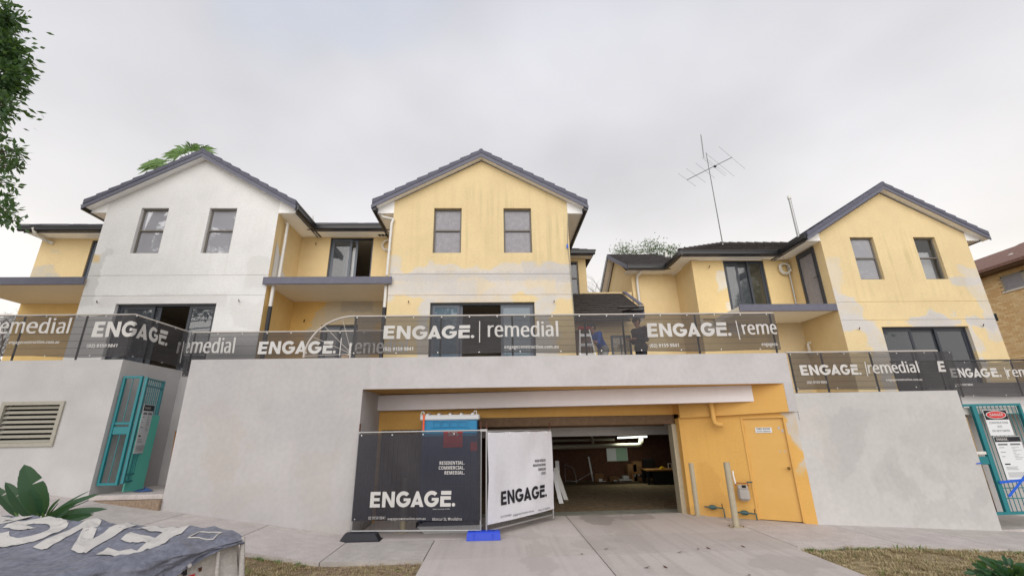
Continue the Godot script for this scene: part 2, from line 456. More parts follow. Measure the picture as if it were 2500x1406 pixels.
func room(parent: Node, x0: float, x1: float, y0: float, y1: float, d0: float, d1: float, m: Material):
	var b := MB.new()
	b.quad(V(x0, y0, d1), V(x1, y0, d1), V(x1, y1, d1), V(x0, y1, d1))
	b.quad(V(x0, y0, d0), V(x0, y0, d1), V(x0, y1, d1), V(x0, y1, d0))
	b.quad(V(x1, y0, d0), V(x1, y0, d1), V(x1, y1, d1), V(x1, y1, d0))
	b.quad(V(x0, y0, d0), V(x1, y0, d0), V(x1, y0, d1), V(x0, y0, d1))
	b.quad(V(x0, y1, d0), V(x1, y1, d0), V(x1, y1, d1), V(x0, y1, d1))
	part(parent, "room_lining", b, m)

const GUTTER := [Vector2(0, 0.05), Vector2(0.05, 0.0), Vector2(0.10, 0.005), Vector2(0.125, 0.04), Vector2(0.13, 0.13), Vector2(0.15, 0.14), Vector2(0.15, 0.17), Vector2(0.12, 0.17), Vector2(0.0, 0.17)]
func gutter(parent: Node, p0: Vector3, p1: Vector3, outd: Vector3):
	var b := MB.new()
	b.extrude(GUTTER, p0, p1, outd)
	part(parent, "gutter", b, M.gutter)
func fascia(parent: Node, p0: Vector3, p1: Vector3, outd: Vector3):
	var b := MB.new()
	b.extrude([Vector2(-0.02, -0.03), Vector2(-0.001, -0.03), Vector2(-0.001, 0.2), Vector2(-0.02, 0.2)], p0, p1, outd)
	part(parent, "fascia", b, M.trim_slate)

var tile_mesh: ArrayMesh
# courses of roof tiles; span(row) gives [from, to] in metres along udir
func tile_field(roof: Node, p0: Vector3, udir: Vector3, vdir: Vector3, rows: int, course: float, span: Callable, m: Material, jitter_seed: int):
	var rng := RandomNumberGenerator.new(); rng.seed = jitter_seed
	var nd := udir.cross(vdir).normalized()
	if nd.y < 0: nd = -nd
	if tile_mesh == null:
		var b := MB.new()
		var A := [Vector3(0, 0, 0), Vector3(1, 0, 0), Vector3(1, 1, 0), Vector3(0, 1, 0)]
		var T := [Vector3(0, 0, 0.035), Vector3(1, 0, 0.035), Vector3(1, 1, 0.008), Vector3(0, 1, 0.008)]
		b.quad(T[0], T[1], T[2], T[3])
		b.quad(A[0], A[1], T[1], T[0]); b.quad(A[1], A[2], T[2], T[1]); b.quad(A[3], A[0], T[0], T[3]); b.quad(A[2], A[3], T[3], T[2])
		tile_mesh = b.mesh()
	for r in rows:
		var s: Array = span.call(r)
		var u: float = s[0]
		if r % 2 == 1: u -= 0.15
		while u < s[1] - 0.02:
			var a := maxf(u, s[0]); var c := minf(u + 0.3, s[1])
			if c - a > 0.03:
				var o := MeshInstance3D.new()
				o.name = "tile"; o.mesh = tile_mesh; o.material_override = m
				var lift := rng.randf_range(0.0, 0.006)
				o.transform = Transform3D(Basis(udir * (c - a - 0.006), vdir * (course * 1.12), nd * rng.randf_range(0.9, 1.15)), p0 + udir * a + vdir * (course * r - 0.03) + nd * (0.012 + lift))
				roof.add_child(o, true)
			u += 0.3

func gable_roof(house: Node, cx: float, half: float, ye: float, ya: float, d0: float, d1: float, dwall: float, sheet: Material, tiles: Material):
	var rise := ya - ye
	for s in [-1.0, 1.0]:
		var xe: float = cx + s * half
		var up := Vector3(-s * half, rise, 0).normalized()
		var ln := Vector2(half, rise).length()
		var b := MB.new()
		var lo := Vector3(0, -0.16, 0)
		var a := V(xe, ye - 0.05, d0 + 0.03); var t := V(cx, ya - 0.05, d0 + 0.03); var a1 := V(xe, ye - 0.05, d1); var t1 := V(cx, ya - 0.05, d1)
		b.quad(a, t, t1, a1); b.quad(a + lo, t + lo, t1 + lo, a1 + lo); b.quad(a, a1, a1 + lo, a + lo)
		var ro := part(house, "roof_slope", b, sheet)
		# tile courses over the whole slope, one stepped strip each
		var n := 10
		var c := ln / n
		var st := MB.new()
		var nd := Vector3(s * rise, half, 0).normalized()
		for k in n:
			var q := V(xe, ye - 0.05, d0 + 0.16) + up * (c * k)
			var q2 := V(xe, ye - 0.05, d1) + up * (c * k)
			st.quad(q + nd * 0.045, q + up * c * 1.05 + nd * 0.015, q2 + up * c * 1.05 + nd * 0.015, q2 + nd * 0.045)
			st.quad(q, q + nd * 0.045, q2 + nd * 0.045, q2)
		stuff(part(ro, "tile_courses", st, tiles))
		for k in n:
			var vb := MB.new()
			var p := V(xe, ye - 0.03, d0) + up * (c * k - 0.015)
			var p2 := p + up * (c * 1.02)
			var w := Vector3(0, 0, -0.16)
			var lo1 := V(xe, ye - 0.142, d0) + up * (c * k - 0.015); var lo2 := lo1 + up * (c * 1.02)
			lo1.z -= 0.004 * (k % 2); lo2.z -= 0.004 * (k % 2); p.z = lo1.z; p2.z = lo2.z
			var tp := p + Vector3(0, 0.046, 0); var tp2 := p2 + Vector3(0, 0.004, 0)
			vb.quad(lo1, lo2, tp2, tp); vb.quad(tp, tp2, tp2 + w, tp + w)
			vb.quad(tp, tp + w, lo1 + w, lo1); vb.quad(tp2, lo2, lo2 + w, tp2 + w)
			part(ro, "verge_tile", vb, M.tile_grey)
		# barge board, a little behind the verge tiles and lower
		var bb := MB.new()
		var e0 := V(xe + s * 0.03, ye - 0.15 - 0.03 * rise / half, d0 + 0.012); var e1 := V(cx, ya - 0.15, d0 + 0.012)
		var h := Vector3(0, -0.125, 0); var w2 := Vector3(0, 0, -0.03)
		bb.quad(e0 + h, e1 + h, e1, e0); bb.quad(e0 + h + w2, e1 + h + w2, e1 + w2, e0 + w2)
		bb.quad(e0, e1, e1 + w2, e0 + w2); bb.quad(e0 + h, e1 + h, e1 + h + w2, e0 + h + w2); bb.quad(e0, e0 + w2, e0 + w2 + h, e0 + h)
		part(house, "barge_board", bb, M.trim_slate)
		var sb := MB.new()
		var g := Vector3(0, -0.255, 0)
		sb.quad(V(xe, ye, d0 + 0.045) + g, V(cx, ya, d0 + 0.045) + g, V(cx, ya, dwall + 0.02) + g, V(xe, ye, dwall + 0.02) + g)
		part(house, "verge_soffit", sb, M.soffit)
	part(house, "ridge_tile", tb([V(cx, ya - 0.06, d0 + 0.01), V(cx, ya - 0.06, d1)], 0.075, 8), M.tile_grey)

# boxed eave: flat soffit from the wall out to the gutter, with its closed triangular front end
func eave_box(house: Node, xw: float, xg: float, ys: float, d0: float, d1: float, yroof: float, gut := true):
	var s := signf(xg - xw)
	part(house, "eave_soffit", bx(V(xw, ys, d1), V(xg, ys + 0.02, d0)), M.soffit)
	var b := MB.new()
	b.poly([V(xw, ys + 0.021, d0), V(xg, ys + 0.021, d0), V(xg, yroof, d0), V(xw, yroof + absf(xg - xw) * 0.55, d0)])
	part(house, "eave_end", b, M.soffit)
	if gut:
		fascia(house, V(xg, ys, d0 - 0.02), V(xg, ys, d1), Vector3(s, 0, 0))
		gutter(house, V(xg, ys - 0.01, d0 - 0.2), V(xg, ys - 0.01, d1), Vector3(s, 0, 0))

func gable_house(p: Dictionary) -> Node3D:
	var t := thing("gabled_house", p.label, "house", "rendered gable houses", V(p.cx, p.y0, p.d))
	var o := -t.position
	# geometry is given in world metres, so the parts are hung on the house with its offset taken out
	var holder := Holder.new(t, o)
	var b := MB.new()
	b.face_rect = p.rect
	var holes: Array = []
	for w in p.windows: holes.append([w[0], w[1], p.sill, p.head, 0.13])
	for w in p.doors: holes.append([w[0], w[1], w[2], w[3], 0.14])
	for g in p.grooves: holes.append([p.x0 + 0.002, p.x1 - 0.002, g - 0.007, g + 0.007, 0.014, true])
	wall_front(b, p.x0, p.x1, p.y0, p.yc, p.d, holes, p.apex)
	holder.add("front_wall", b, p.front)
	var sd := MB.new()
	sd.quad(V(p.x0, p.y0, p.d), V(p.x0, p.y0, 18.5), V(p.x0, p.yc, 18.5), V(p.x0, p.yc, p.d))
	sd.quad(V(p.x1, p.y0, p.d), V(p.x1, p.y0, 18.5), V(p.x1, p.yc, 18.5), V(p.x1, p.yc, p.d))
	sd.quad(V(p.x0, p.y0, 18.5), V(p.x1, p.y0, 18.5), V(p.x1, p.yc, 18.5), V(p.x0, p.yc, 18.5))
	sd.quad(V(p.x0, p.yc, p.d), V(p.x1, p.yc, p.d), V(p.x1, p.yc, 18.5), V(p.x0, p.yc, 18.5))
	holder.add("side_wall", sd, p.side)
	var n := holder.node
	room(n, p.x0 + 0.1, p.x1 - 0.1, p.y0 + 0.02, p.mid - 0.1, p.d + 0.14, p.d + 5.0, M.room)
	room(n, p.x0 + 0.1, p.x1 - 0.1, p.mid + 0.1, p.yc - 0.1, p.d + 0.13, p.d + 5.0, M.room)
	var i := 0
	for w in p.windows:
		sash_window(n, w[0], w[1], p.sill, p.head, p.d + 0.10, p.panes[i], M.frame_grey, M.room); i += 1
	for w in p.doors: sliding_door(n, w[0], w[1], w[2], w[3], p.d + 0.10, p.panels, M.frame_dark, p.panel_mat)
	gable_roof(n, p.rcx, p.half, p.ye, p.ya, p.d - 0.25, 18.8, p.d, p.sheet, M.tile_dark)
	holder.settle()
	return t

# parts built in world metres under a thing that stands elsewhere
class Holder:
	var node: Node3D
	var off: Vector3
	var thing_: Node3D
	func _init(t: Node3D, o: Vector3):
		thing_ = t; off = o; node = t
	func add(called: String, b: MB, m: Material):
		var q := MeshInstance3D.new(); q.name = called; q.mesh = b.mesh(); q.material_override = m
		node.add_child(q, true)
		return q
	func settle():
		for c in node.get_children():
			if not c.has_meta("settled"):
				c.position += off
				c.set_meta("settled", true)

func settle(t: Node3D):
	for c in t.get_children():
		if not c.has_meta("settled"):
			c.position -= t.position
			c.set_meta("settled", true)

# ---------------------------------------------------------------- the houses
func build_houses():
	var grey := Color(0.80, 0.787, 0.777); var grey2 := Color(0.76, 0.75, 0.747); var yel := Color(0.87, 0.785, 0.61); var pale := Color(0.865, 0.805, 0.70)
	var dirt := Color(0.70, 0.63, 0.46)
	var rC := Rect2(-3.05, 2.9, 5.4, 7.3)
	var fC := facade("front_centre", rC, yel, [
		[-3.2, 2.4, 5.35, 6.42, Color(0.825, 0.797, 0.762), 0.95, 0.35], [-3.2, 2.4, 5.98, 6.26, grey2, 0.75, 0.10], [-1.0, 1.7, 5.72, 5.98, pale, 0.85, 0.30], [-3.2, -0.6, 5.62, 5.95, grey, 0.7, 0.2],
		[-2.15, -1.7, 2.9, 5.5, grey, 0.92, 0.22], [1.05, 1.75, 2.9, 5.5, grey, 0.9, 0.22], [-3.2, -2.65, 6.2, 6.75, grey, 0.7, 0.3], [0.9, 2.4, 6.1, 6.5, grey2, 0.6, 0.22],
		[1.5, 1.95, 4.2, 4.8, grey, 0.5, 0.3]], [[-2.6, 2.2, 6.3, 9.3, dirt, 0.15], [-0.9, 0.9, 7.0, 9.1, Color(0.66, 0.61, 0.47), 0.22], [1.1, 2.3, 6.2, 8.3, Color(0.64, 0.60, 0.47), 0.25]])
	var rL := Rect2(-11.4, 2.9, 5.05, 7.3)
	var w0 := Color(0.88, 0.876, 0.872)
	var fL := facade("front_left", rL, w0, [
		[-10.8, -7.45, 5.3, 5.66, Color(0.835, 0.828, 0.818), 0.8, 0.05], [-7.3, -6.3, 4.6, 5.5, Color(0.835, 0.828, 0.818), 0.6, 0.25], [-11.5, -11.0, 5.4, 6.9, Color(0.80, 0.795, 0.785), 0.8, 0.25],
		[-7.0, -6.3, 5.9, 6.7, Color(0.835, 0.83, 0.82), 0.7, 0.2], [-11.5, -11.15, 6.6, 6.85, Color(0.86, 0.74, 0.52), 0.8, 0.08]], [[-11.3, -6.5, 6.0, 8.2, Color(0.82, 0.81, 0.79), 0.25]])
	var rR := Rect2(10.6, 2.0, 5.1, 7.6)
	var fR := facade("front_right", rR, yel, [
		[10.5, 15.8, 4.62, 5.06, grey, 0.92, 0.42], [10.5, 11.5, 4.7, 5.9, grey, 0.85, 0.45], [11.4, 11.95, 2.0, 4.9, grey, 0.85, 0.3], [14.55, 14.95, 2.0, 4.95, grey, 0.85, 0.3],
		[14.6, 15.8, 6.05, 6.32, grey2, 0.85, 0.12], [15.2, 15.8, 4.3, 6.6, grey, 0.7, 0.3], [12.3, 15.8, 4.70, 5.02, grey2, 0.6, 0.3], [10.5, 11.0, 5.4, 6.9, grey, 0.5, 0.3]],
		[[12.5, 13.8, 5.3, 7.4, dirt, 0.3], [11.0, 15.4, 5.4, 8.2, dirt, 0.14]])
	var pc = M.pane_sky_tint; var pf = M.pane_film; var pd = M.pane_dark
	# ----- white house
	var t := gable_house({"label": "off-white rendered house with two tall upper windows under a slate-grey gable", "x0": -11.35, "x1": -6.41, "cx": -8.88, "y0": 3.0, "yc": 8.53, "d": 12.0, "rect": rL, "front": fL, "side": M.yellow,
		"apex": Vector2(-8.88, 9.98), "windows": [[-10.38, -9.60], [-8.42, -7.63]], "sill": 6.88, "head": 8.32, "doors": [[-10.38, -7.69, 3.05, 5.38]], "grooves": [6.205, 5.61], "mid": 5.9,
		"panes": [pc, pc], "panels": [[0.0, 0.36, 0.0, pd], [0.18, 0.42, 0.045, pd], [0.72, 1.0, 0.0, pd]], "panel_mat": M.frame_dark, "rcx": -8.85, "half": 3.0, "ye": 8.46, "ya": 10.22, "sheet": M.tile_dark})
	for s in [0, 1]:
		part(t, "wall_hook", tb([PD([235, 582][s], [738, 735][s], 12.0), PD([235, 582][s], [738, 735][s], 11.93), PD([235, 582][s], [734, 731][s], 11.9)], 0.012, 6), M.rust)
	eave_box(t, -6.41, -5.88, 8.16, 12.0, 13.7, 8.35)
	eave_box(t, -11.35, -11.8, 8.16, 12.0, 13.8, 8.35)
	# downpipe on the white house's yellow side
	part(t, "downpipe", tb([PD(728, 524, 12.55), PD(722, 530, 12.6), PD(690, 541, 12.5), V(-6.30, 8.0, 12.42), V(-6.32, 6.1, 12.42)], 0.045, 8), M.pvc)
	settle(t)
	# ----- centre house
	t = gable_house({"label": "yellow and grey patched gable house between two balconies, windows filmed over", "x0": -3.01, "x1": 2.245, "cx": -0.385, "y0": 3.0, "yc": 8.55, "d": 12.0, "rect": rC, "front": fC, "side": M.yellow,
		"apex": Vector2(-0.385, 9.99), "windows": [[-1.806, -0.976], [0.29, 1.131]], "sill": 6.872, "head": 8.338, "doors": [[-1.81, 1.14, 3.05, 5.36]], "grooves": [6.208, 5.576], "mid": 5.9,
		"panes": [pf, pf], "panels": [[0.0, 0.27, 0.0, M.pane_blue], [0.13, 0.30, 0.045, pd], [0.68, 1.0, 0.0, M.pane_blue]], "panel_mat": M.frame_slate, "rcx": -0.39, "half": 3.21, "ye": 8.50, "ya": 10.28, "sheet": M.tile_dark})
	for s in [0, 1]:
		part(t, "wall_hook", tb([PD([997, 1353][s], [738, 737][s], 12.0), PD([997, 1353][s], [738, 737][s], 11.93), PD([997, 1353][s], [734, 733][s], 11.9)], 0.012, 6), M.rust)
	eave_box(t, -3.01, -3.5, 8.16, 12.0, 13.7, 8.33)
	eave_box(t, 2.245, 2.72, 8.16, 12.0, 15.6, 8.33)
	part(t, "downpipe", tb([PD(927, 507, 12.15), PD(928, 523, 12.12), PD(936, 530, 12.08), PD(960, 535, 11.93), PD(956, 545, 11.93), V(-3.06, 6.15, 11.93)], 0.04, 8), M.pvc)
	part(t, "cable_conduit", tb([PD(1387, 520, 11.98), PD(1386, 598, 11.97), PD(1391, 640, 11.97), PD(1402, 775, 11.97)], 0.012, 6), M.pvc_old)
	part(t, "tape_scrap", bx(PD(1383, 597, 11.96), PD(1388, 605, 11.94)), M.tape_blue)
	settle(t)
	# ----- right house
	t = gable_house({"label": "yellow gable house set lower, with a wavy grey primer band above dark doors", "x0": 10.655, "x1": 15.64, "cx": 13.14, "y0": 2.1, "yc": 7.86, "d": 12.8, "rect": rR, "front": fR, "side": M.yellow,
		"apex": Vector2(13.14, 9.36), "windows": [[11.665, 12.457], [13.828, 14.574]], "sill": 6.26, "head": 7.73, "doors": [[11.89, 14.67, 2.2, 4.72]], "grooves": [5.523, 4.937], "mid": 5.25,
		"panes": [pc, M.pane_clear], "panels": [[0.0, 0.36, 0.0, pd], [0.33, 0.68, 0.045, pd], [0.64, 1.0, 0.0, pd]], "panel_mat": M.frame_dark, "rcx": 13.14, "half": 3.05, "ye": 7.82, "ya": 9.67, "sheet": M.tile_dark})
	part(t, "curtain", bx(V(14.15, 6.3, 13.12), V(14.5, 7.3, 13.10)), M.curtain)
	for s in [0, 1]:
		part(t, "wall_hook", tb([PD([2100, 2403][s], [803, 795][s], 12.8), PD([2100, 2403][s], [803, 795][s], 12.73), PD([2100, 2403][s], [799, 791][s], 12.7)], 0.012, 6), M.rust)
	eave_box(t, 10.655, 10.13, 7.60, 12.8, 14.5, 7.72)
	eave_box(t, 15.64, 16.1, 7.60, 12.8, 14.5, 7.72)
	# narrow glazed balcony door in the left side wall
	var sdb := MB.new()
	var dz0 := 13.15; var dz1 := 14.0
	for q in [[dz0, dz0 + 0.1, 5.5, 7.55], [dz1 - 0.1, dz1, 5.5, 7.55], [dz0 + 0.1, dz1 - 0.1, 7.38, 7.55], [dz0 + 0.1, dz1 - 0.1, 5.5, 5.6]]:
		sdb.box(V(10.60, q[2], q[1]), V(10.652, q[3], q[0]))
	var dd := part(t, "side_door", sdb, M.frame_dark)
	part(dd, "pane", bx(V(10.63, 5.6, dz1 - 0.1), V(10.64, 7.38, dz0 + 0.1)), M.pane_film)
	part(dd, "handle", tb([V(10.6, 6.5, dz0 + 0.06), V(10.55, 6.5, dz0 + 0.06), V(10.55, 6.5, dz0 + 0.2)], 0.012, 6), M.black_plastic)
	part(t, "vent_pipe", tb([V(11.27, 8.0, 14.5), V(11.27, 10.12, 14.5)], 0.05, 10), M.galv)
	part(t, "vent_cap", tb([V(11.27, 10.10, 14.5), V(11.27, 10.22, 14.5)], 0.068, 10), M.pvc)
	settle(t)
	build_links()

func balcony_slab(t: Node, x0: float, x1: float, y0: float, y1: float, d0: float, d1: float):
	part(t, "balcony_fascia", cb(V(x0, y0, d0 + 0.05), V(x1, y1, d0), 0.006), M.trim_slate)
	part(t, "balcony_slab", bx(V(x0 + 0.06, y0 + 0.012, d1), V(x1 - 0.06, y1 - 0.03, d0 + 0.05)), M.slab_under)

func build_links():
	# ----- wing between the white house and the centre house
	var t := thing("balcony_wing", "recessed yellow wing with slate-edged balcony between the white and the centre house", "house", "", V(-4.7, 3.0, 13.7))
	var b := MB.new()
	b.face_rect = Rect2(-6.42, 2.95, 3.45, 3.2)
	wall_front(b, -6.41, -3.01, 3.0, 6.0, 13.72, [[-5.45, -4.3, 3.1, 5.15, 0.12]])
	part(t, "lower_wall", b, facade("wing_lower", b.face_rect, Color(0.89, 0.74, 0.46), [[-5.35, -3.55, 5.25, 6.1, Color(0.77, 0.73, 0.66), 0.9, 0.15], [-5.8, -4.0, 2.9, 5.7, Color(0.80, 0.755, 0.67), 0.85, 0.35], [-4.9, -3.9, 5.6, 5.95, Color(0.68, 0.65, 0.60), 0.7, 0.12]], []))  # base yellow carries the painted recess bounce too
	b = MB.new()
	wall_front(b, -6.41, -3.01, 6.0, 8.17, 13.72, [[-5.47, -4.05, 6.05, 8.15, 0.12]])
	part(t, "upper_wall", b, M.yellow)
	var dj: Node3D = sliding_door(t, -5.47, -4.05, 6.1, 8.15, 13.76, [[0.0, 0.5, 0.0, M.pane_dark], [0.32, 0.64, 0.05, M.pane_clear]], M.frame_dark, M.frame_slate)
	part(dj, "blind", bx(V(-4.97, 6.2, 13.90), V(-4.66, 7.75, 13.89)), M.curtain)
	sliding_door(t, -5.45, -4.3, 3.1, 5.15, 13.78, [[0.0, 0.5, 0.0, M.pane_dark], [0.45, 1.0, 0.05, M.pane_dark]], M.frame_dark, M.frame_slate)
	room(t, -6.3, -3.1, 6.1, 8.15, 13.88, 17.5, M.room)
	room(t, -6.3, -3.1, 3.05, 5.9, 13.88, 17.5, M.room)
	# the side walls that close the recess
	b = MB.new()
	b.quad(V(-6.402, 3.0, 12.02), V(-6.402, 3.0, 13.72), V(-6.402, 5.9, 13.72), V(-6.402, 5.9, 12.02))
	part(t, "recess_wall", b, M.recess_bounce_yellow)
	b = MB.new()
	b.face_rect = Rect2(0, 0, 0, 0)
	part(t, "primer_patch", patch_on_side(-6.396, 12.15, 13.2, 6.1, 7.35), M.render_white)
	balcony_slab(t, -6.49, -2.91, 5.90, 6.115, 11.9, 13.72)
	part(t, "eave_soffit", bx(V(-5.88, 8.165, 13.72), V(-3.5, 8.185, 13.2)), M.soffit)
	var sv := MB.new()
	for k in 3: sv.box(V(-3.86 + k * 0.11, 8.150, 13.62), V(-3.77 + k * 0.11, 8.164, 13.5))
	part(t, "soffit_vent", sv, M.void)
	fascia(t, V(-5.88, 8.16, 13.2), V(-3.5, 8.16, 13.2), Vector3(0, 0, 1))
	gutter(t, V(-6.02, 8.15, 13.2), V(-3.36, 8.15, 13.2), Vector3(0, 0, 1))
	link_roof(t, V(-5.9, 8.33, 13.1), 2.45, 0.5, 3.2, M.tile_grey, 1, 21)
	part(t, "flue", tb([PD(763, 542, 13.6), PD(763, 527, 13.6)], 0.025, 8), M.pvc)
	for s in [0, 1]:
		var x: float = [-6.27, -3.10][s]
		part(t, "balcony_drain", tb([V(x, 5.9, 12.1), V(x, [5.3, 5.25][s], 12.1)], 0.05, 10), M.pvc)
		part(t, "lagged_pipe", tb([V(x, [5.3, 5.25][s], 12.1), V(x, 3.0, 12.1)], 0.056, 10), M.lagging)
	part(t, "wall_hook", tb([PD(770, 597, 13.7), PD(770, 597, 13.62), PD(771, 592, 13.6)], 0.014, 6), M.rust)
	part(t, "wall_hook", tb([PD(741, 785, 13.7), PD(741, 785, 13.62), PD(743, 780, 13.6)], 0.016, 6), M.rust)
	settle(t)
	# ----- wing left of the white house
	t = thing("balcony_wing", "yellow wing with patched wall and balcony beside the white house's far side", "house", "", V(-13.0, 3.0, 13.8))
	b = MB.new(); b.face_rect = Rect2(-14.9, 5.9, 3.6, 2.4)
	wall_front(b, -14.85, -11.35, 6.0, 8.17, 13.82, [[-13.25, -11.6, 6.05, 8.1, 0.12]])
	part(t, "upper_wall", b, facade("wing_left", b.face_rect, Color(0.875, 0.785, 0.605), [[-14.6, -14.3, 6.9, 7.2, Color(0.76, 0.74, 0.70), 0.8, 0.2], [-14.3, -14.0, 6.5, 6.85, Color(0.75, 0.73, 0.69), 0.8, 0.2], [-14.9, -14.6, 6.2, 7.2, Color(0.78, 0.75, 0.70), 0.7, 0.25], [-14.5, -14.1, 7.6, 7.85, Color(0.78, 0.76, 0.72), 0.5, 0.2]], []))
	b = MB.new()
	wall_front(b, -14.85, -11.35, 2.0, 6.0, 13.82, [[-12.95, -11.8, 3.1, 4.6, 0.12]])
	part(t, "lower_wall", b, M.recess_bounce_yellow)
	b = MB.new()
	b.quad(V(-14.85, 2.0, 13.82), V(-14.85, 2.0, 18.5), V(-14.85, 8.17, 18.5), V(-14.85, 8.17, 13.82))
	part(t, "side_wall", b, M.yellow)
	room(t, -14.7, -11.4, 6.1, 8.15, 13.95, 17.5, M.room)
	room(t, -14.7, -11.4, 3.0, 5.9, 13.95, 17.5, M.room)
	sliding_door(t, -13.25, -11.6, 6.05, 8.1, 13.85, [[0.0, 0.45, 0.0, M.pane_film], [0.4, 0.75, 0.05, M.pane_dark]], M.frame_dark, M.frame_slate)
	part(t, "leaning_board", bx(V(-12.10, 6.05, 13.5), V(-11.98, 7.0, 13.46)), M.curtain)
	balcony_slab(t, -14.9, -11.33, 5.92, 6.14, 11.9, 13.82)
	part(t, "eave_soffit", bx(V(-14.95, 8.165, 13.82), V(-11.8, 8.185, 13.3)), M.soffit)
	fascia(t, V(-14.95, 8.16, 13.3), V(-11.8, 8.16, 13.3), Vector3(0, 0, 1))
	gutter(t, V(-15.05, 8.15, 13.3), V(-11.7, 8.15, 13.3), Vector3(0, 0, 1))
	link_roof(t, V(-15.0, 8.33, 13.2), 3.3, 0.5, 3.2, M.tile_grey, 1, 22)
	part(t, "downpipe", tb([PD(80, 556, 13.2), PD(84, 570, 13.25), PD(112, 588, 13.75), PD(128, 594, 13.78)], 0.05, 8), M.pvc)
	settle(t)
	# ----- back part right of the centre house: narrow window and hipped roof
	t = thing("rear_wing", "narrow yellow rear wing with a dark window behind the centre house", "house", "", V(2.9, 3.0, 15.7))
	b = MB.new()
	wall_front(b, 2.245, 3.52, 3.0, 8.16, 15.7, [[2.62, 3.22, 6.66, 8.06, 0.1]])
	part(t, "front_wall", b, M.yellow)
	b = MB.new()
	b.quad(V(3.52, 3.0, 15.7), V(3.52, 3.0, 18.5), V(3.52, 8.16, 18.5), V(3.52, 8.16, 15.7))
	part(t, "side_wall", b, M.yellow)
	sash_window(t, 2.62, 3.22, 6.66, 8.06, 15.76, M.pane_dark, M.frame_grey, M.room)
	room(t, 2.3, 3.45, 5.5, 8.1, 15.85, 18.4, M.room)
	part(t, "eave_soffit", bx(V(2.3, 8.165, 15.75), V(3.75, 8.185, 15.32)), M.soffit)
	fascia(t, V(2.3, 8.16, 15.32), V(3.75, 8.16, 15.32), Vector3(0, 0, 1))
	gutter(t, V(2.75, 8.15, 15.32), V(3.80, 8.15, 15.32), Vector3(0, 0, 1))
	b = MB.new()
	b.poly([V(2.0, 8.3, 15.25), V(3.85, 8.3, 15.25), V(2.9, 8.85, 16.3), V(2.0, 8.85, 16.3)])
	b.poly([V(3.85, 8.3, 15.25), V(3.85, 8.3, 18.5), V(2.9, 8.85, 17.5), V(2.9, 8.85, 16.3)])
	var rf := part(t, "roof", b, M.tile_brown)
	var vd := Vector3(0, 0.55, -1.05).normalized()
	tile_field(rf, V(2.3, 8.3, 15.25), Vector3.RIGHT, vd, 4, 0.295, func(r): return [0.0, 1.55 - r * 0.26], M.tile_brown, 31)
	settle(t)
	# ----- lean-to roof between centre house and right-hand wing
	t = thing("lean_to_porch", "low brown tiled lean-to roof between the centre house and the right-hand wing", "porch", "", V(3.5, 3.0, 14.0))
	var sl := Vector3(0, 0.573, -1.0).normalized()
	b = MB.new()
	b.poly([V(2.25, 4.9, 12.52), V(4.05, 4.9, 12.52), V(4.05, 5.72, 13.95), V(4.83, 5.72, 13.95), V(4.83, 6.72, 15.69), V(2.25, 6.72, 15.69)])
	rf = part(t, "roof", b, M.tile_brown)
	tile_field(rf, V(2.26, 4.9, 12.52), Vector3.RIGHT, sl, 12, 0.304, func(r): return [0.0, 1.76 if r < 5 else 2.52], M.tile_brown, 32)
	b = MB.new()
	b.bar(V(4.9, 5.80, 13.95), V(4.9, 6.80, 15.69), 0.14, 0.03, Vector3(0, 1, 0))
	part(t, "flashing", b, M.trim_slate)
	gutter(t, V(4.1, 5.56, 13.98), V(4.95, 5.56, 13.98), Vector3(0, 0, 1))
	part(t, "beam", bx(V(4.1, 5.38, 14.1), V(5.0, 5.58, 14.0)), M.trim_slate)
	b = MB.new()
	wall_front(b, 2.25, 5.2, 3.0, 5.0, 13.0, [[2.42, 2.95, 3.1, 4.75, 0.15, true]])
	part(t, "front_wall", b, M.yellow)
	part(t, "timber_door", bx(V(2.44, 3.1, 13.08), V(2.93, 4.73, 13.04)), M.brown_door)
	part(t, "rear_wall", bx(V(3.52, 5.0, 15.9), V(5.2, 6.8, 15.72)), M.yellow)
	settle(t)
	# ----- stepped wing left of the right house: the nearer block with balcony
	t = thing("balcony_wing", "yellow wing with dark balcony doors, white coil and slate balcony beside the right house", "house", "", V(8.8, 2.2, 14.5))
	b = MB.new(); b.face_rect = Rect2(7.05, 2.1, 3.65, 5.6)
	wall_front(b, 7.1, 10.655, 2.1, 7.61, 14.52, [[8.25, 9.75, 5.5, 7.6, 0.12], [7.2, 7.75, 5.0, 5.45, 0.1, true]])
	part(t, "front_wall", b, facade("wing_right", b.face_rect, Color(0.875, 0.775, 0.57), [[7.95, 8.6, 6.5, 7.2, Color(0.85, 0.835, 0.81), 0.85, 0.25], [8.05, 8.6, 4.9, 6.1, Color(0.85, 0.835, 0.81), 0.9, 0.2], [7.0, 7.9, 4.9, 5.35, Color(0.82, 0.80, 0.77), 0.9, 0.15], [9.3, 10.7, 2.1, 5.2, Color(0.80, 0.73, 0.60), 0.85, 0.3]], []))
	b = MB.new()
	b.quad(V(7.1, 2.1, 14.52), V(7.1, 2.1, 16.02), V(7.1, 7.61, 16.02), V(7.1, 7.61, 14.52))
	part(t, "side_wall", b, M.yellow)
	sliding_door(t, 8.25, 9.75, 5.5, 7.6, 14.56, [[0.0, 0.35, 0.0, M.pane_dark], [0.28, 0.68, 0.05, M.pane_dark], [0.6, 1.0, 0.0, M.pane_film_dark]], M.frame_dark, M.frame_dark)
	room(t, 7.2, 10.6, 5.45, 7.6, 14.66, 18.0, M.room)
	balcony_slab(t, 7.55, 10.66, 5.25, 5.475, 12.8, 14.52)
	part(t, "eave_soffit", bx(V(6.6, 7.615, 14.52), V(10.13, 7.635, 14.1)), M.soffit)
	part(t, "eave_soffit", bx(V(6.6, 7.615, 16.02), V(7.1, 7.635, 14.52)), M.soffit)
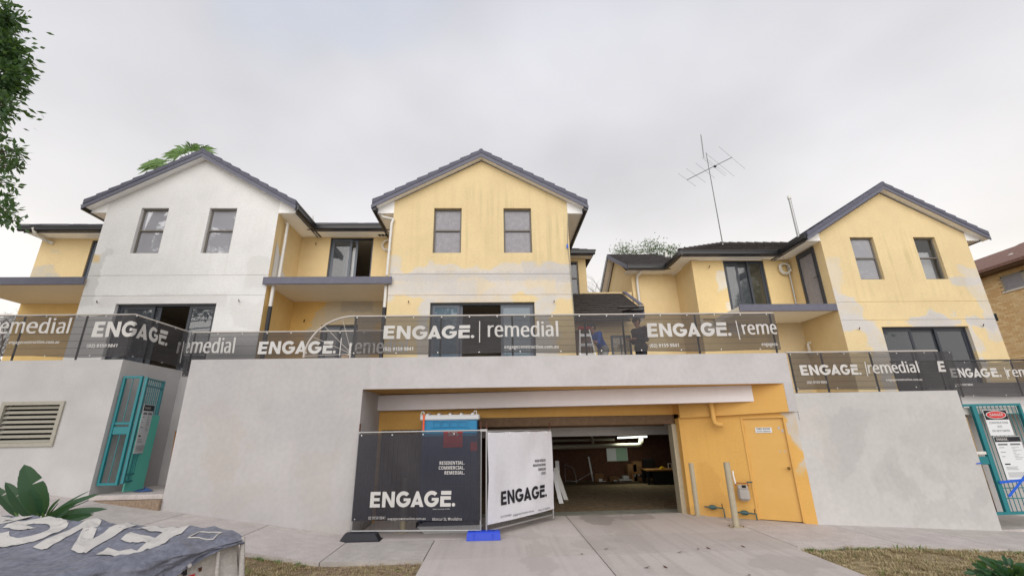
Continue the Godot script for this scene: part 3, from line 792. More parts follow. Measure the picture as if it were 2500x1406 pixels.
	fascia(t, V(6.6, 7.61, 14.1), V(10.13, 7.61, 14.1), Vector3(0, 0, 1))
	gutter(t, V(6.46, 7.60, 14.1), V(10.25, 7.60, 14.1), Vector3(0, 0, 1))
	gutter(t, V(6.6, 7.60, 13.96), V(6.6, 7.60, 15.5), Vector3(-1, 0, 0))
	b = MB.new()
	b.poly([V(6.45, 7.76, 14.0), V(10.6, 7.76, 14.0), V(12.2, 9.0, 16.3), V(9.3, 9.0, 16.3)])
	b.poly([V(6.45, 7.76, 14.0), V(9.3, 9.0, 16.3), V(9.3, 9.0, 17.2), V(6.45, 7.76, 19.0)])
	rf = part(t, "roof", b, M.tile_brown)
	var v2 := Vector3(0, 1.24, -2.3).normalized()
	tile_field(rf, V(6.45, 7.77, 14.0), Vector3.RIGHT, v2, 9, 0.29, func(r): return [0.05 + r * 0.33, 4.3 + r * 0.18], M.tile_brown, 33)
	for k in 9:
		var q := V(6.5, 7.78, 14.03).lerp(V(9.3, 9.02, 16.3), k / 9.0); var q2 := V(6.5, 7.78, 14.03).lerp(V(9.3, 9.02, 16.3), (k + 1.15) / 9.0)
		part(rf, "hip_tile", tb([q + Vector3(0, 0.015, 0), q2], [0.085, 0.07], 8), M.tile_brown)
	for k in 8:
		part(rf, "ridge_tile", tb([V(9.3 + k * 0.36, 9.04, 16.3), V(9.3 + (k + 1.1) * 0.36, 9.02, 16.3)], [0.09, 0.075], 8), M.tile_brown)
	part(t, "conduit", tb([PD(1922, 640, 14.42), PD(1945, 742, 14.42)], 0.03, 8), M.galv)
	part(t, "conduit", tb([PD(1966, 792, 14.42), PD(1978, 840, 14.42)], 0.035, 8), M.galv)
	part(t, "wall_hook", tb([PD(1732, 653, 14.5), PD(1732, 653, 14.42), PD(1734, 648, 14.4)], 0.014, 6), M.rust)
	settle(t)
	# ----- the farther block with a gable end towards the centre house
	t = thing("rear_wing", "plain yellow rear wing with tiled roof, gable end and white downpipe", "house", "", V(6.2, 2.2, 16.0))
	b = MB.new()
	wall_front(b, 5.35, 7.1, 2.1, 7.61, 16.02, [])
	part(t, "front_wall", b, M.yellow)
	b = MB.new()
	b.poly([V(5.35, 2.1, 16.02), V(5.35, 7.6, 16.02), V(5.35, 9.0, 18.0), V(5.35, 7.6, 20.0), V(5.35, 2.1, 20.0)])
	part(t, "gable_wall", b, M.yellow)
	b = MB.new()
	b.quad(V(5.05, 7.76, 15.4), V(7.6, 7.76, 15.4), V(7.6, 9.27, 18.05), V(5.05, 9.27, 18.05))
	b.quad(V(5.05, 7.70, 20.4), V(7.6, 7.70, 20.4), V(7.6, 9.27, 18.05), V(5.05, 9.27, 18.05))
	rf = part(t, "roof", b, M.tile_brown)
	tile_field(rf, V(5.05, 7.77, 15.4), Vector3.RIGHT, Vector3(0, 1.51, -2.65).normalized(), 10, 0.305, func(r): return [0.0, 2.2], M.tile_brown, 34)
	b = MB.new()
	b.quad(V(5.04, 7.60, 15.42), V(5.04, 7.80, 15.42), V(5.04, 9.30, 18.05), V(5.04, 9.08, 18.05))
	b.quad(V(5.07, 7.60, 15.42), V(5.07, 7.80, 15.42), V(5.07, 9.30, 18.05), V(5.07, 9.08, 18.05))
	b.quad(V(5.04, 7.60, 15.42), V(5.07, 7.60, 15.42), V(5.07, 9.08, 18.05), V(5.04, 9.08, 18.05))
	part(t, "barge_board", b, M.trim_slate)
	b = MB.new()
	b.quad(V(5.03, 7.50, 20.42), V(5.03, 7.80, 20.42), V(5.03, 9.30, 18.05), V(5.03, 9.06, 18.05))
	part(t, "barge_board", b, M.gutter)
	b = MB.new()
	b.quad(V(5.07, 7.61, 15.44), V(5.35, 7.61, 15.44), V(5.35, 9.10, 18.05), V(5.07, 9.10, 18.05))
	b.quad(V(5.07, 7.52, 20.4), V(5.35, 7.52, 20.4), V(5.35, 9.10, 18.05), V(5.07, 9.10, 18.05))
	part(t, "verge_soffit", b, M.soffit)
	part(t, "eave_soffit", bx(V(5.07, 7.60, 16.02), V(6.6, 7.62, 15.48)), M.soffit)
	fascia(t, V(5.05, 7.61, 15.48), V(6.5, 7.61, 15.48), Vector3(0, 0, 1))
	gutter(t, V(5.05, 7.60, 15.48), V(6.7, 7.60, 15.48), Vector3(0, 0, 1))
	part(t, "downpipe", tb([PD(1565, 650, 15.55), PD(1564, 664, 15.6), PD(1556, 674, 15.85), PD(1556, 690, 15.92), PD(1566, 772, 15.92), V(5.60, 3.0, 15.92)], 0.05, 8), M.pvc)
	part(t, "flue", tb([PD(1627, 628, 16.2), PD(1627, 616, 16.2)], 0.05, 8), M.pvc)
	settle(t)
	# coils of white conduit hung on walls
	coil(PD(1918, 655, 14.38), 0.205, 3, "thick white conduit coil hanging beside the glazed side door", true)
	coil(PD(946, 598, 13.6), 0.19, 2, "white conduit coil half hidden by the centre house's downpipe", true)
	coil(PD(1983, 850, 14.3), 0.16, 3, "white conduit coil hanging low under the right balcony", false)

func patch_on_side(x: float, d0: float, d1: float, y0: float, y1: float) -> MB:
	# an uneven coat of primer on a side wall: ragged upper edge that falls away from the corner
	var b := MB.new()
	var n := 14
	var rng := RandomNumberGenerator.new(); rng.seed = 5
	var last := y1
	for i in n:
		var a := lerpf(d0, d1, float(i) / n); var c := lerpf(d0, d1, float(i + 1) / n)
		var nx := lerpf(y1, y0 + 0.1, pow(float(i + 1) / n, 0.8)) + rng.randf_range(-0.07, 0.07)
		b.quad(V(x, y0, a), V(x, y0, c), V(x, maxf(nx, y0 + 0.01), c), V(x, maxf(last, y0 + 0.01), a))
		last = nx
	return b

func link_roof(t: Node, p0: Vector3, w: float, slope: float, run: float, m: Material, rows: int, sd: int):
	var b := MB.new()
	var e := Vector3(0, slope * run, -run)
	b.quad(p0, p0 + Vector3(w, 0, 0), p0 + Vector3(w, 0, 0) + e, p0 + e)
	var o := part(t, "roof", b, M.tile_dark)
	tile_field(o, p0, Vector3.RIGHT, e.normalized(), 3, 0.32, func(r): return [0.0, w], m, sd)

func coil(c: Vector3, r: float, turns: int, label: String, round_: bool):
	var pts: Array = []
	var n := 22 * turns
	var rng := RandomNumberGenerator.new(); rng.seed = int(c.x * 100)
	for i in n + 1:
		var a := TAU * i / 22.0
		var rr := r * (1.0 - 0.09 * int(i / 22.0)) + rng.randf_range(-0.006, 0.006)
		var ky := 1.0 if round_ else 1.35
		pts.append(c + Vector3(cos(a) * rr * (1.0 if round_ else 0.75), sin(a) * rr * ky, -0.03 + 0.022 * sin(i * 0.7) + 0.02 * int(i / 22.0)))
	pts.append(pts[-1] + Vector3(0.02, -0.12, 0.01))
	solo("conduit_coil", tb(pts, 0.021, 7), M.pvc, label, "conduit", "coils of white conduit")
# ---------------------------------------------------------------- ground, paths, driveway
const DRIVE := Rect2(-2.9, 4.0, 9.6, 7.4)
func slab(parent: Node, x0: float, x1: float, d0: float, d1: float, m: Material, top := 0.0, n := 1):
	var b := MB.new()
	if m == M.get("drive"):
		b.flat = true; b.face_rect = DRIVE
	var th := Vector3(0, -0.09, 0)
	for i in n:
		var a := lerpf(x0, x1, float(i) / n); var c := lerpf(x0, x1, float(i + 1) / n)
		var A := V(a, ground_y(a) + top, d0); var B := V(c, ground_y(c) + top, d0); var C := V(c, ground_y(c) + top, d1); var D := V(a, ground_y(a) + top, d1)
		b.quad(A, B, C, D); b.quad(A + th, B + th, B, A); b.quad(D + th, C + th, C, D)
		if i == 0: b.quad(A, D, D + th, A + th)
		if i == n - 1: b.quad(B, C, C + th, B + th)
	part(parent, "slab", b, m)

func build_ground():
	var g := struct("ground")
	var b := MB.new()
	var xs := [-80.0, -30.0, -12.0, -10.2, -8.0, -6.0, -4.2, -2.7, 0.0, 3.0, 6.3, 9.0, 12.0, 16.0, 30.0, 80.0]
	var ds := [-40.0, -8.0, 0.6, 3.0, 6.0, 9.5, 20.0, 60.0, 160.0]
	for i in xs.size() - 1:
		for j in ds.size() - 1:
			b.quad(V(xs[i], ground_y(xs[i]) - 0.06, ds[j]), V(xs[i + 1], ground_y(xs[i + 1]) - 0.06, ds[j]), V(xs[i + 1], ground_y(xs[i + 1]) - 0.06, ds[j + 1]), V(xs[i], ground_y(xs[i]) - 0.06, ds[j + 1]))
	part(g, "soil", b, M.soil)
	var rd := struct("road")
	b = MB.new()
	for i in xs.size() - 1:
		b.quad(V(xs[i], ground_y(xs[i]) - 0.15 + 0.1, -9.0), V(xs[i + 1], ground_y(xs[i + 1]) - 0.05, -9.0), V(xs[i + 1], ground_y(xs[i + 1]) - 0.05, 1.0), V(xs[i], ground_y(xs[i]) - 0.05, 1.0))
	part(rd, "carriageway", b, M.asphalt)
	b = MB.new()
	for i in xs.size() - 1:
		b.quad(V(xs[i], ground_y(xs[i]) - 0.05, 1.0), V(xs[i + 1], ground_y(xs[i + 1]) - 0.05, 1.0), V(xs[i + 1], ground_y(xs[i + 1]) + 0.03, 1.02), V(xs[i], ground_y(xs[i]) + 0.03, 1.02))
		b.quad(V(xs[i], ground_y(xs[i]) + 0.03, 1.02), V(xs[i + 1], ground_y(xs[i + 1]) + 0.03, 1.02), V(xs[i + 1], ground_y(xs[i + 1]) + 0.03, 1.18), V(xs[i], ground_y(xs[i]) + 0.03, 1.18))
	part(rd, "kerb", b, M.concrete_b)
	var warm := Color(0.745, 0.712, 0.692); var lt := Color(0.775, 0.745, 0.73); var dk := Color(0.66, 0.625, 0.605); var oil := Color(0.56, 0.525, 0.505)
	var dm := facade("drive", DRIVE, warm, [[-2.9, 1.62, 9.18, 11.4, lt, 0.6, 0.0], [1.62, 4.93, 7.86, 9.18, dk, 0.35, 0.0], [-1.12, 1.62, 4.0, 7.86, lt, 0.5, 0.0], [4.93, 6.7, 9.0, 11.4, dk, 0.3, 0.0], [-2.9, -1.12, 7.86, 9.18, lt, 0.4, 0.0],
		[0.55, 0.85, 4.0, 11.0, dk, 0.38, 0.35], [2.35, 2.7, 4.0, 11.2, dk, 0.42, 0.35], [3.3, 4.2, 8.0, 8.6, dk, 0.5, 0.6], [1.9, 2.4, 10.3, 11.2, oil, 0.55, 0.4], [3.0, 3.6, 10.6, 11.3, oil, 0.45, 0.5], [0.2, 1.1, 6.2, 6.9, lt, 0.7, 0.6], [2.0, 3.2, 6.0, 6.7, lt, 0.5, 0.7], [3.8, 4.6, 6.9, 7.5, dk, 0.45, 0.6], [-0.9, 0.1, 9.5, 10.4, dk, 0.45, 0.6], [1.3, 1.9, 8.2, 9.0, dk, 0.4, 0.5], [4.9, 6.3, 9.9, 10.8, oil, 0.25, 0.5]],
		[[-2.8, 6.5, 4.2, 11.2, oil, 0.22]], 72.0)
	var p := struct("footpath")
	var gap := 0.009
	var C := [M.concrete, M.concrete_b, M.concrete_c]
	var jl := [-1.12, -2.72, -4.35, -5.95, -7.5, -9.1, -10.7, -12.3]
	for i in jl.size() - 1:
		slab(p, jl[i + 1] + gap, jl[i] - gap, 7.86, 9.66 if jl[i] > -6.4 else 9.60, C[(i + 1) % 3], 0.0, 3)
	slab(p, -1.12 + gap, 1.62 - gap, 7.86, 9.18 - gap, dm); slab(p, 1.62 + gap, 4.93 - gap, 7.86, 9.18 - gap, dm)
	var jr := [4.93, 6.75, 8.5, 10.3, 12.1, 13.9]
	for i in jr.size() - 1:
		slab(p, jr[i] + gap, jr[i + 1] - gap, 7.96, 9.66, C[(i + 2) % 3], 0.0, 3)
	var dr := struct("driveway")
	slab(dr, -1.12 + gap, 1.62 - gap, 4.6, 7.86 - gap * 2, dm); slab(dr, 1.62 + gap, 4.85 - gap, 4.6, 7.86 - gap * 2, dm)
	slab(dr, -1.12 + gap, 1.62 - gap, 1.2, 4.6 - gap * 2, C[2]); slab(dr, 1.62 + gap, 4.85 - gap, 1.2, 4.6 - gap * 2, C[1])
	slab(dr, -2.72 + gap, 1.62 - gap, 9.18 + gap, 11.2, dm); slab(dr, 1.62 + gap, 4.93 - gap, 9.18 + gap, 11.2, dm); slab(dr, 4.93 + gap, 6.5, 9.66, 11.2, dm)
	# dry grass verges either side of the driveway
	var rng := RandomNumberGenerator.new(); rng.seed = 11
	for side in 2:
		var o := MultiMeshInstance3D.new()
		o.name = "grass" if side == 0 else "grass_001"
		var mm := MultiMesh.new()
		mm.transform_format = MultiMesh.TRANSFORM_3D; mm.use_colors = true
		var gb := MB.new()
		for k in 5:
			var a := k * 1.3
			var dir := Vector3(cos(a), 0, sin(a)); var sd := Vector3(-sin(a), 0, cos(a)) * 0.004
			var base := dir * 0.012
			gb.quad(base - sd, base + sd, base + dir * 0.012 + Vector3(0, 0.025, 0) + sd * 0.8, base + dir * 0.012 + Vector3(0, 0.025, 0) - sd * 0.8)
			gb.tri(base + dir * 0.012 + Vector3(0, 0.025, 0) - sd * 0.8, base + dir * 0.012 + Vector3(0, 0.025, 0) + sd * 0.8, base + dir * 0.035 + Vector3(0, 0.038, 0))
		mm.mesh = gb.mesh()
		var n := 26000
		mm.instance_count = n
		for i in n:
			var x: float; var d: float
			if side == 0:
				x = rng.randf_range(-9.0, -1.14); d = rng.randf_range(3.2, 7.84)
			else:
				x = rng.randf_range(4.9, 12.5); d = rng.randf_range(4.2, 7.95)
			var q := (int(d * 40.0) % NS) * NS + (int(x * 40.0 + 3000) % NS)
			var nz := noise_mid[q] / 255.0
			var keep := 0.55 + (nz - 0.5) * 2.4
			var bare := side == 0 and x > -2.9 and d > 7.0
			if bare: keep *= 0.25
			var h := rng.randf_range(0.5, 1.25)
			if rng.randf() > keep: h = 0.0
			var edge := ((7.86 if side == 0 else 7.96) - d < 0.10)
			var col := Color(0.52, 0.43, 0.26).lerp(Color(0.28, 0.22, 0.11), rng.randf())
			if rng.randf() < 0.08 or noise_low[q] > 205: col = Color(0.14, 0.19, 0.05).lerp(Color(0.26, 0.25, 0.09), rng.randf())
			if edge and not bare and rng.randf() < (0.5 if side == 0 else 0.3):
				col = Color(0.10, 0.20, 0.04).lerp(Color(0.18, 0.26, 0.07), rng.randf()); h = rng.randf_range(0.7, 1.4)
			var wide := 1.1
			if h > 0.0 and rng.randf() < 0.05 and not bare:
				h *= rng.randf_range(1.5, 2.3); wide = rng.randf_range(1.3, 2.0)
			mm.set_instance_transform(i, Transform3D(Basis(Vector3.UP, rng.randf() * TAU).scaled(Vector3(wide, maxf(h, 0.001), wide)), V(x, ground_y(x) - 0.06, d)))
			mm.set_instance_color(i, col)
		o.multimesh = mm; o.material_override = M.grass_blade
		add_child(o)
		o.set_meta("kind", "stuff"); o.set_meta("label", "dry brown verge grass left of the driveway" if side == 0 else "dry brown verge grass right of the driveway"); o.set_meta("category", "grass")
	# rubble and a broken paver at the bare corner
	var rb := MB.new()
	for i in 260:
		var x := rng.randf_range(-2.8, -1.15); var d := rng.randf_range(7.0, 7.82)
		var s := rng.randf_range(0.008, 0.028)
		rb.cbox(Transform3D(Basis.from_euler(Vector3(rng.randf() * 3, rng.randf() * 3, rng.randf() * 3)), V(x, -0.055 + s * 0.3, d)), Vector3(s * 1.4, s, s * 1.2), s * 0.3)
	var ro := solo("gravel", rb, M.rubble, "loose pale gravel scattered on bare soil beside the driveway", "gravel")
	stuff(ro)
	var pv := MB.new()
	pv.cbox(Transform3D(Basis.from_euler(Vector3(0.02, 0.08, 0.03)), PY(842, 1370, -0.04) + Vector3(0, 0.0, 0)), Vector3(0.42, 0.05, 0.16), 0.012)
	solo("broken_paver", pv, M.concrete_c, "broken flat piece of concrete lying at the verge edge", "paver")
	# leaves and twigs on the driveway
	for k in 9:
		var uvp: Array = [[1580, 1385], [1705, 1339], [1730, 1338], [1660, 1348], [1830, 1403], [1625, 1384], [1480, 1340], [1420, 1352], [1815, 1334]][k]
		var c := PY(uvp[0], uvp[1], 0.012)
		var lb := MB.new()
		var an := k * 2.1; var dx := Vector3(cos(an), 0.05, sin(an)) * 0.05; var dz := Vector3(-sin(an), 0.1, cos(an)) * 0.02
		lb.poly([c - dx, c + dz, c + dx + Vector3(0, 0.012, 0), c - dz])
		solo("fallen_leaf", lb, M.rust, "small brown leaf lying on the concrete driveway", "leaf", "fallen leaves on the driveway")

# ---------------------------------------------------------------- retaining walls and garage
func build_podium():
	# wall left of the gate, with its louvred vent
	var t := thing("retaining_wall", "pale grey rendered wall with a louvred vent left of the open gate", "wall", "", V(-9.5, 0.8, 9.6))
	var b := MB.new()
	var vx0 := -9.99; var vx1 := -8.77; var vy0 := 1.75; var vy1 := 2.62
	wall_front(b, -13.5, -7.85, 0.0, 3.46, 9.6, [[vx0 + 0.05, vx1 - 0.05, vy0 + 0.05, vy1 - 0.05, 0.12, true]])
	b.quad(V(-7.85, 0.0, 9.6), V(-7.85, 0.0, 11.42), V(-7.85, 3.46, 11.42), V(-7.85, 3.46, 9.6))
	b.quad(V(-13.5, 3.46, 9.6), V(-7.85, 3.46, 9.6), V(-7.85, 3.46, 9.85), V(-13.5, 3.46, 9.85))
	b.quad(V(-13.5, 3.0, 9.85), V(-8.05, 3.0, 9.85), V(-8.05, 3.46, 9.85), V(-13.5, 3.46, 9.85))
	part(t, "wall_face", b, M.render_grey)
	part(t, "terrace", bx(V(-13.5, 2.85, 13.9), V(-6.45, 3.0, 11.45)), M.terrace)
	part(t, "terrace", bx(V(-13.5, 2.85, 11.45), V(-7.9, 3.0, 9.86)), M.terrace)
	var vb := MB.new()
	frame_rect(vb, vx0, vx1, vy0, vy1, 9.565, 9.62, 0.07)
	var vn := part(t, "vent_frame", vb, M.louvre)
	part(vn, "vent_shade", bx(V(vx0 + 0.06, vy0 + 0.06, 9.715), V(vx1 - 0.06, vy1 - 0.06, 9.71)), M.void)  # near-black sheet stands in for the shade behind the slats
	for k in 8:
		var y := lerpf(vy0 + 0.10, vy1 - 0.12, k / 7.0)
		var sb := MB.new()
		sb.obox(Transform3D(Basis(Vector3.RIGHT, -0.75), V((vx0 + vx1) * 0.5, y, 9.625)), Vector3(vx1 - vx0 - 0.14, 0.072, 0.010))
		part(vn, "slat", sb, M.louvre)
	settle(t)
	# wall and steps inside the gate recess
	t = thing("entry_recess", "grey rendered entry recess with raised threshold behind the left gate", "wall", "", V(-7.1, 0.8, 10.6))
	b = MB.new()
	b.quad(V(-7.85, 0.5, 11.42), V(-6.44, 0.5, 11.42), V(-6.44, 3.44, 11.42), V(-7.85, 3.44, 11.42))
	b.quad(V(-7.85, 3.44, 11.42), V(-6.44, 3.44, 11.42), V(-6.44, 3.44, 11.6), V(-7.85, 3.44, 11.6))
	part(t, "back_wall", b, M.render_grey)
	part(t, "threshold", cb(V(-7.84, 0.74, 11.4), V(-6.44, 0.83, 9.60), 0.01), M.concrete_c)
	part(t, "step", cb(V(-7.80, 0.4, 9.9), V(-6.44, 0.735, 9.53), 0.012), M.rubble)
	part(t, "slot_shade", bx(V(-6.47, 0.84, 11.3), V(-6.442, 3.05, 9.9)), M.void)  # solid black strip drawn for the shade in the gap
	settle(t)
	# centre: wall, parapet, garage recess
	t = thing("garage_podium", "grey rendered street wall with parapet over a recessed garage entry", "wall", "", V(0.0, 0.0, 9.6))
	b = MB.new()
	b.face_rect = Rect2(-6.5, -0.4, 13.1, 3.9)
	var beige := Color(0.72, 0.69, 0.665); var cool := Color(0.70, 0.69, 0.70); var pale := Color(0.752, 0.738, 0.742)
	var front := facade("street_wall", b.face_rect, Color(0.72, 0.707, 0.708), [[-5.9, -5.0, 1.3, 2.3, beige, 0.5, 0.8], [-4.7, -3.4, 1.5, 2.9, cool, 0.5, 0.9], [-5.4, -4.2, 0.5, 1.2, beige, 0.45, 0.8], [-3.9, -3.1, 0.3, 1.4, beige, 0.4, 0.7], [-6.3, -5.5, 2.4, 3.3, cool, 0.4, 0.6], [-2.6, 6.7, 2.66, 3.5, pale, 0.85, 0.25], [-6.5, -2.7, -0.3, 0.32, beige, 0.4, 0.35]],
		[[-6.4, -2.8, 0.4, 3.4, Color(0.66, 0.64, 0.62), 0.12]], 44.0)
	b.poly([V(-6.44, 0.4, 9.6), V(-2.79, -0.3, 9.6), V(-2.79, 3.435, 9.6), V(-6.44, 3.435, 9.6)])
	b.quad(V(-6.44, 0.2, 9.6), V(-6.44, 0.2, 11.42), V(-6.44, 3.435, 11.42), V(-6.44, 3.435, 9.6))
	b.quad(V(-2.79, 2.77, 9.6), V(6.53, 2.77, 9.6), V(6.53, 3.435, 9.6), V(-2.79, 3.435, 9.6))
	b.quad(V(6.33, 2.17, 9.6), V(6.53, 2.17, 9.6), V(6.53, 2.77, 9.6), V(6.33, 2.77, 9.6))
	b.quad(V(6.53, 2.0, 9.6), V(6.53, 2.0, 12.5), V(6.53, 3.435, 12.5), V(6.53, 3.435, 9.6))
	b.quad(V(-6.44, 3.435, 9.6), V(6.53, 3.435, 9.6), V(6.53, 3.435, 9.85), V(-6.44, 3.435, 9.85))
	b.quad(V(-6.44, 3.0, 9.85), V(6.53, 3.0, 9.85), V(6.53, 3.435, 9.85), V(-6.44, 3.435, 9.85))
	part(t, "wall_face", b, front)
	b = MB.new()
	b.quad(V(-2.79, -0.2, 9.6), V(-2.79, -0.2, 11.2), V(-2.79, 2.77, 11.2), V(-2.79, 2.77, 9.6))
	part(t, "return_wall", b, M.render_grey)
	b = MB.new()
	b.poly([V(-2.79, 2.77, 9.6), V(6.33, 2.77, 9.6), V(6.33, 2.77, 9.7), V(4.42, 2.77, 10.92), V(4.42, 2.77, 11.3), V(-2.79, 2.77, 11.3)])
	part(t, "recess_ceiling", b, M.orange)
	b = MB.new()
	var p0 := V(-2.79, 2.39, 10.95); var p1 := V(5.93, 2.415, 9.92)
	var up := Vector3(0, 0.355, 0); var bk := Vector3(0, 0, -0.3)
	b.quad(p0, p1, p1 + up, p0 + up); b.quad(p0, p1, p1 + bk, p0 + bk); b.quad(p1, p1 + bk, p1 + bk + up, p1 + up)
	b.quad(p0 + bk, p1 + bk, p1 + bk + up, p0 + bk + up)
	part(t, "beam", b, M.beam_pink)
	# splayed orange wall: upper band a little proud of the wall with the door
	b = MB.new()
	var w0 := V(6.47, 0, 9.62); var w1 := V(4.42, 0, 10.90)
	var u0 := V(6.335, 0, 9.602); var u1 := V(4.42, 0, 10.79)
	var e := (w1 - w0).normalized()
	b.quad(u0 + Vector3(0, 2.17, 0), u1 + Vector3(0, 2.10, 0), u1 + Vector3(0, 2.77, 0), u0 + Vector3(0, 2.77, 0))
	b.quad(u0 + Vector3(0, 2.17, 0), u1 + Vector3(0, 2.10, 0), w1 + Vector3(0, 2.10, 0), w0 + Vector3(0, 2.17, 0))
	b.quad(u1 + Vector3(0, 2.10, 0), u1 + Vector3(0, 2.77, 0), u1 + Vector3(0, 2.77, -0.5), u1 + Vector3(0, 2.10, -0.5))
	part(t, "upper_band", b, M.orange)
	# fire door opening in the splayed wall: along from w0
	var s0 := 0.24; var s1 := 1.05; var dt := 2.06
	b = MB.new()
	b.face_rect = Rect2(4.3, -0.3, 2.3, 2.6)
	var sw := facade("splayed", b.face_rect, Color(0.85, 0.665, 0.365), [[6.25, 6.7, 0.95, 2.4, Color(0.775, 0.755, 0.735), 0.95, 0.25], [6.2, 6.45, 0.85, 1.1, Color(0.83, 0.72, 0.52), 0.6, 0.4], [4.3, 5.6, -0.3, 0.12, Color(0.76, 0.60, 0.36), 0.6, 0.25], [4.75, 5.05, 0.3, 1.0, Color(0.80, 0.60, 0.31), 0.45, 0.5], [5.1, 5.5, 0.15, 0.6, Color(0.80, 0.61, 0.33), 0.4, 0.4]], [[4.4, 6.4, 0.2, 2.1, Color(0.76, 0.57, 0.30), 0.25]], 110.0)  # two darker patches paint the bollard shadows; grey is primer, the foot grime
	var P := func(s: float, y: float) -> Vector3: return w0 + e * s + Vector3(0, y, 0)
	var L := (w1 - w0).length()
	b.quad(P.call(0.0, -0.25), P.call(s0, -0.25), P.call(s0, 2.2), P.call(0.0, 2.2))
	b.quad(P.call(s1, -0.25), P.call(L, -0.25), P.call(L, 2.2), P.call(s1, 2.2))
	b.quad(P.call(s0, dt), P.call(s1, dt), P.call(s1, 2.2), P.call(s0, 2.2))
	var inn := Vector3(-e.z, 0, e.x) * 0.06
	if inn.z > 0: inn = -inn
	b.quad(P.call(s0, -0.25), P.call(s0, dt), P.call(s0, dt) + inn, P.call(s0, -0.25) + inn)
	b.quad(P.call(s1, -0.25), P.call(s1, dt), P.call(s1, dt) + inn, P.call(s1, -0.25) + inn)
	b.quad(P.call(s0, dt), P.call(s1, dt), P.call(s1, dt) + inn, P.call(s0, dt) + inn)
	b.quad(w1 + Vector3(0, -0.2, 0), w1 + Vector3(0, 2.2, 0), w1 + Vector3(0, 2.2, -0.4), w1 + Vector3(0, -0.2, -0.4))
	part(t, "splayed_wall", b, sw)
	b = MB.new()
	var nrm := -inn.normalized()
	var xf := Transform3D(Basis(e, Vector3.UP, e.cross(Vector3.UP)), P.call((s0 + s1) * 0.5, (dt + 0.0) * 0.5) - nrm * 0.05)
	b.cbox(xf, Vector3(s1 - s0 - 0.014, dt - 0.012, 0.04), 0.004)
	var fd := part(t, "fire_door", b, M.door_orange)
	for q in [[s0 - 0.03, s0 + 0.012, 0.0, dt + 0.03], [s1 - 0.012, s1 + 0.03, 0.0, dt + 0.03], [s0 + 0.012, s1 - 0.012, dt - 0.012, dt + 0.03]]:
		b = MB.new()
		b.cbox(Transform3D(Basis(e, Vector3.UP, e.cross(Vector3.UP)), P.call((q[0] + q[1]) * 0.5, (q[2] + q[3]) * 0.5) - nrm * 0.008), Vector3(q[1] - q[0], q[3] - q[2], 0.05), 0.004)
		part(t, "door_frame", b, M.orange)
	for hy in [0.25, 1.05, 1.8]:
		part(fd, "hinge", tb([P.call(s1 - 0.02, hy) - nrm * 0.012, P.call(s1 - 0.02, hy + 0.1) - nrm * 0.012], 0.011, 6), M.door_orange)
	b = MB.new()
	b.tube([P.call(s0 + 0.08, 1.03) - nrm * 0.01, P.call(s0 + 0.08, 1.03) + nrm * 0.05], [0.014, 0.014], 10)
	b.tube([P.call(s0 + 0.08, 1.03) + nrm * 0.04, P.call(s0 + 0.08, 1.03) + nrm * 0.055, P.call(s0 + 0.08, 1.03) + nrm * 0.075, P.call(s0 + 0.08, 1.03) + nrm * 0.085], [0.018, 0.032, 0.03, 0.014], 12)
	part(fd, "knob", b, M.brass)
	var sg: Vector3 = P.call(0.66, 1.80) - nrm * 0.022
	var ex := -e
	b = MB.new(); b.obox(Transform3D(Basis(ex, Vector3.UP, nrm), sg), Vector3(0.32, 0.11, 0.012))
	part(fd, "sign", b, M.paper)
	flat_text(fd, "FIRE DOOR", sg + nrm * 0.009 + Vector3(0, 0.008, 0), ex, Vector3.UP, 0.036, true, M.print_black)
	flat_text(fd, "DO NOT OBSTRUCT", sg + nrm * 0.009 - Vector3(0, 0.038, 0), ex, Vector3.UP, 0.021, true, M.print_black)
	for k in 4:
		var q: Vector3 = P.call([0.33, 0.42, 0.36, 0.30][k], [1.36, 1.36, 1.84, 1.78][k]) - nrm * 0.0285
		b = MB.new(); b.obox(Transform3D(Basis(ex, Vector3.UP, nrm), q), Vector3(0.04, 0.02 + 0.04 * (k / 2), 0.003))
		part(fd, "paint_scrape", b, M.concrete_c)
	# painted pipe elbow
	part(t, "painted_pipe", tb([P.call(1.62, 2.5) + nrm * 0.17, P.call(1.62, 2.05) + nrm * 0.17, P.call(1.60, 1.97) + nrm * 0.18, P.call(1.53, 1.93) + nrm * 0.2, P.call(1.44, 1.92) + nrm * 0.2], 0.055, 10), M.orange)
	# garage front: orange lintel, brown header and jambs
	part(t, "lintel", bx(V(-2.79, 2.19, 11.4), V(4.46, 2.77, 11.16)), M.orange)
	part(t, "door_header", cb(V(-1.2, 1.975, 11.38), V(4.40, 2.188, 11.12), 0.006), M.brown_door)
	part(t, "door_jamb", cb(V(4.31, -0.02, 11.38), V(4.43, 1.974, 11.10), 0.006), M.post_cream)
	part(t, "door_jamb", cb(V(-1.2, -0.02, 11.38), V(-1.08, 1.974, 11.12), 0.006), M.post_cream)
	part(t, "pier", bx(V(-2.79, -0.1, 11.5), V(-1.2, 2.19, 11.18)), M.orange)
	for k in 14: part(t, "timber_slat", bx(V(-2.70 + k * 0.105, 0.03, 11.17), V(-2.61 + k * 0.105, 1.95, 11.13)), M.brown_door)
	part(t, "roller_door", tb([V(-1.1, 2.12, 11.65), V(4.3, 2.12, 11.65)], 0.19, 14), M.brown_door)
	# garage interior: the floor falls to a lower level at the back
	b = MB.new()
	var gx0 := -2.9; var gx1 := 9.5; var gd := 19.0
	b.quad(V(gx0, -0.6, gd), V(gx1, -0.6, gd), V(gx1, 2.5, gd), V(gx0, 2.5, gd))
	b.quad(V(gx0, -0.6, 11.5), V(gx0, -0.6, gd), V(gx0, 2.5, gd), V(gx0, 2.5, 11.5))
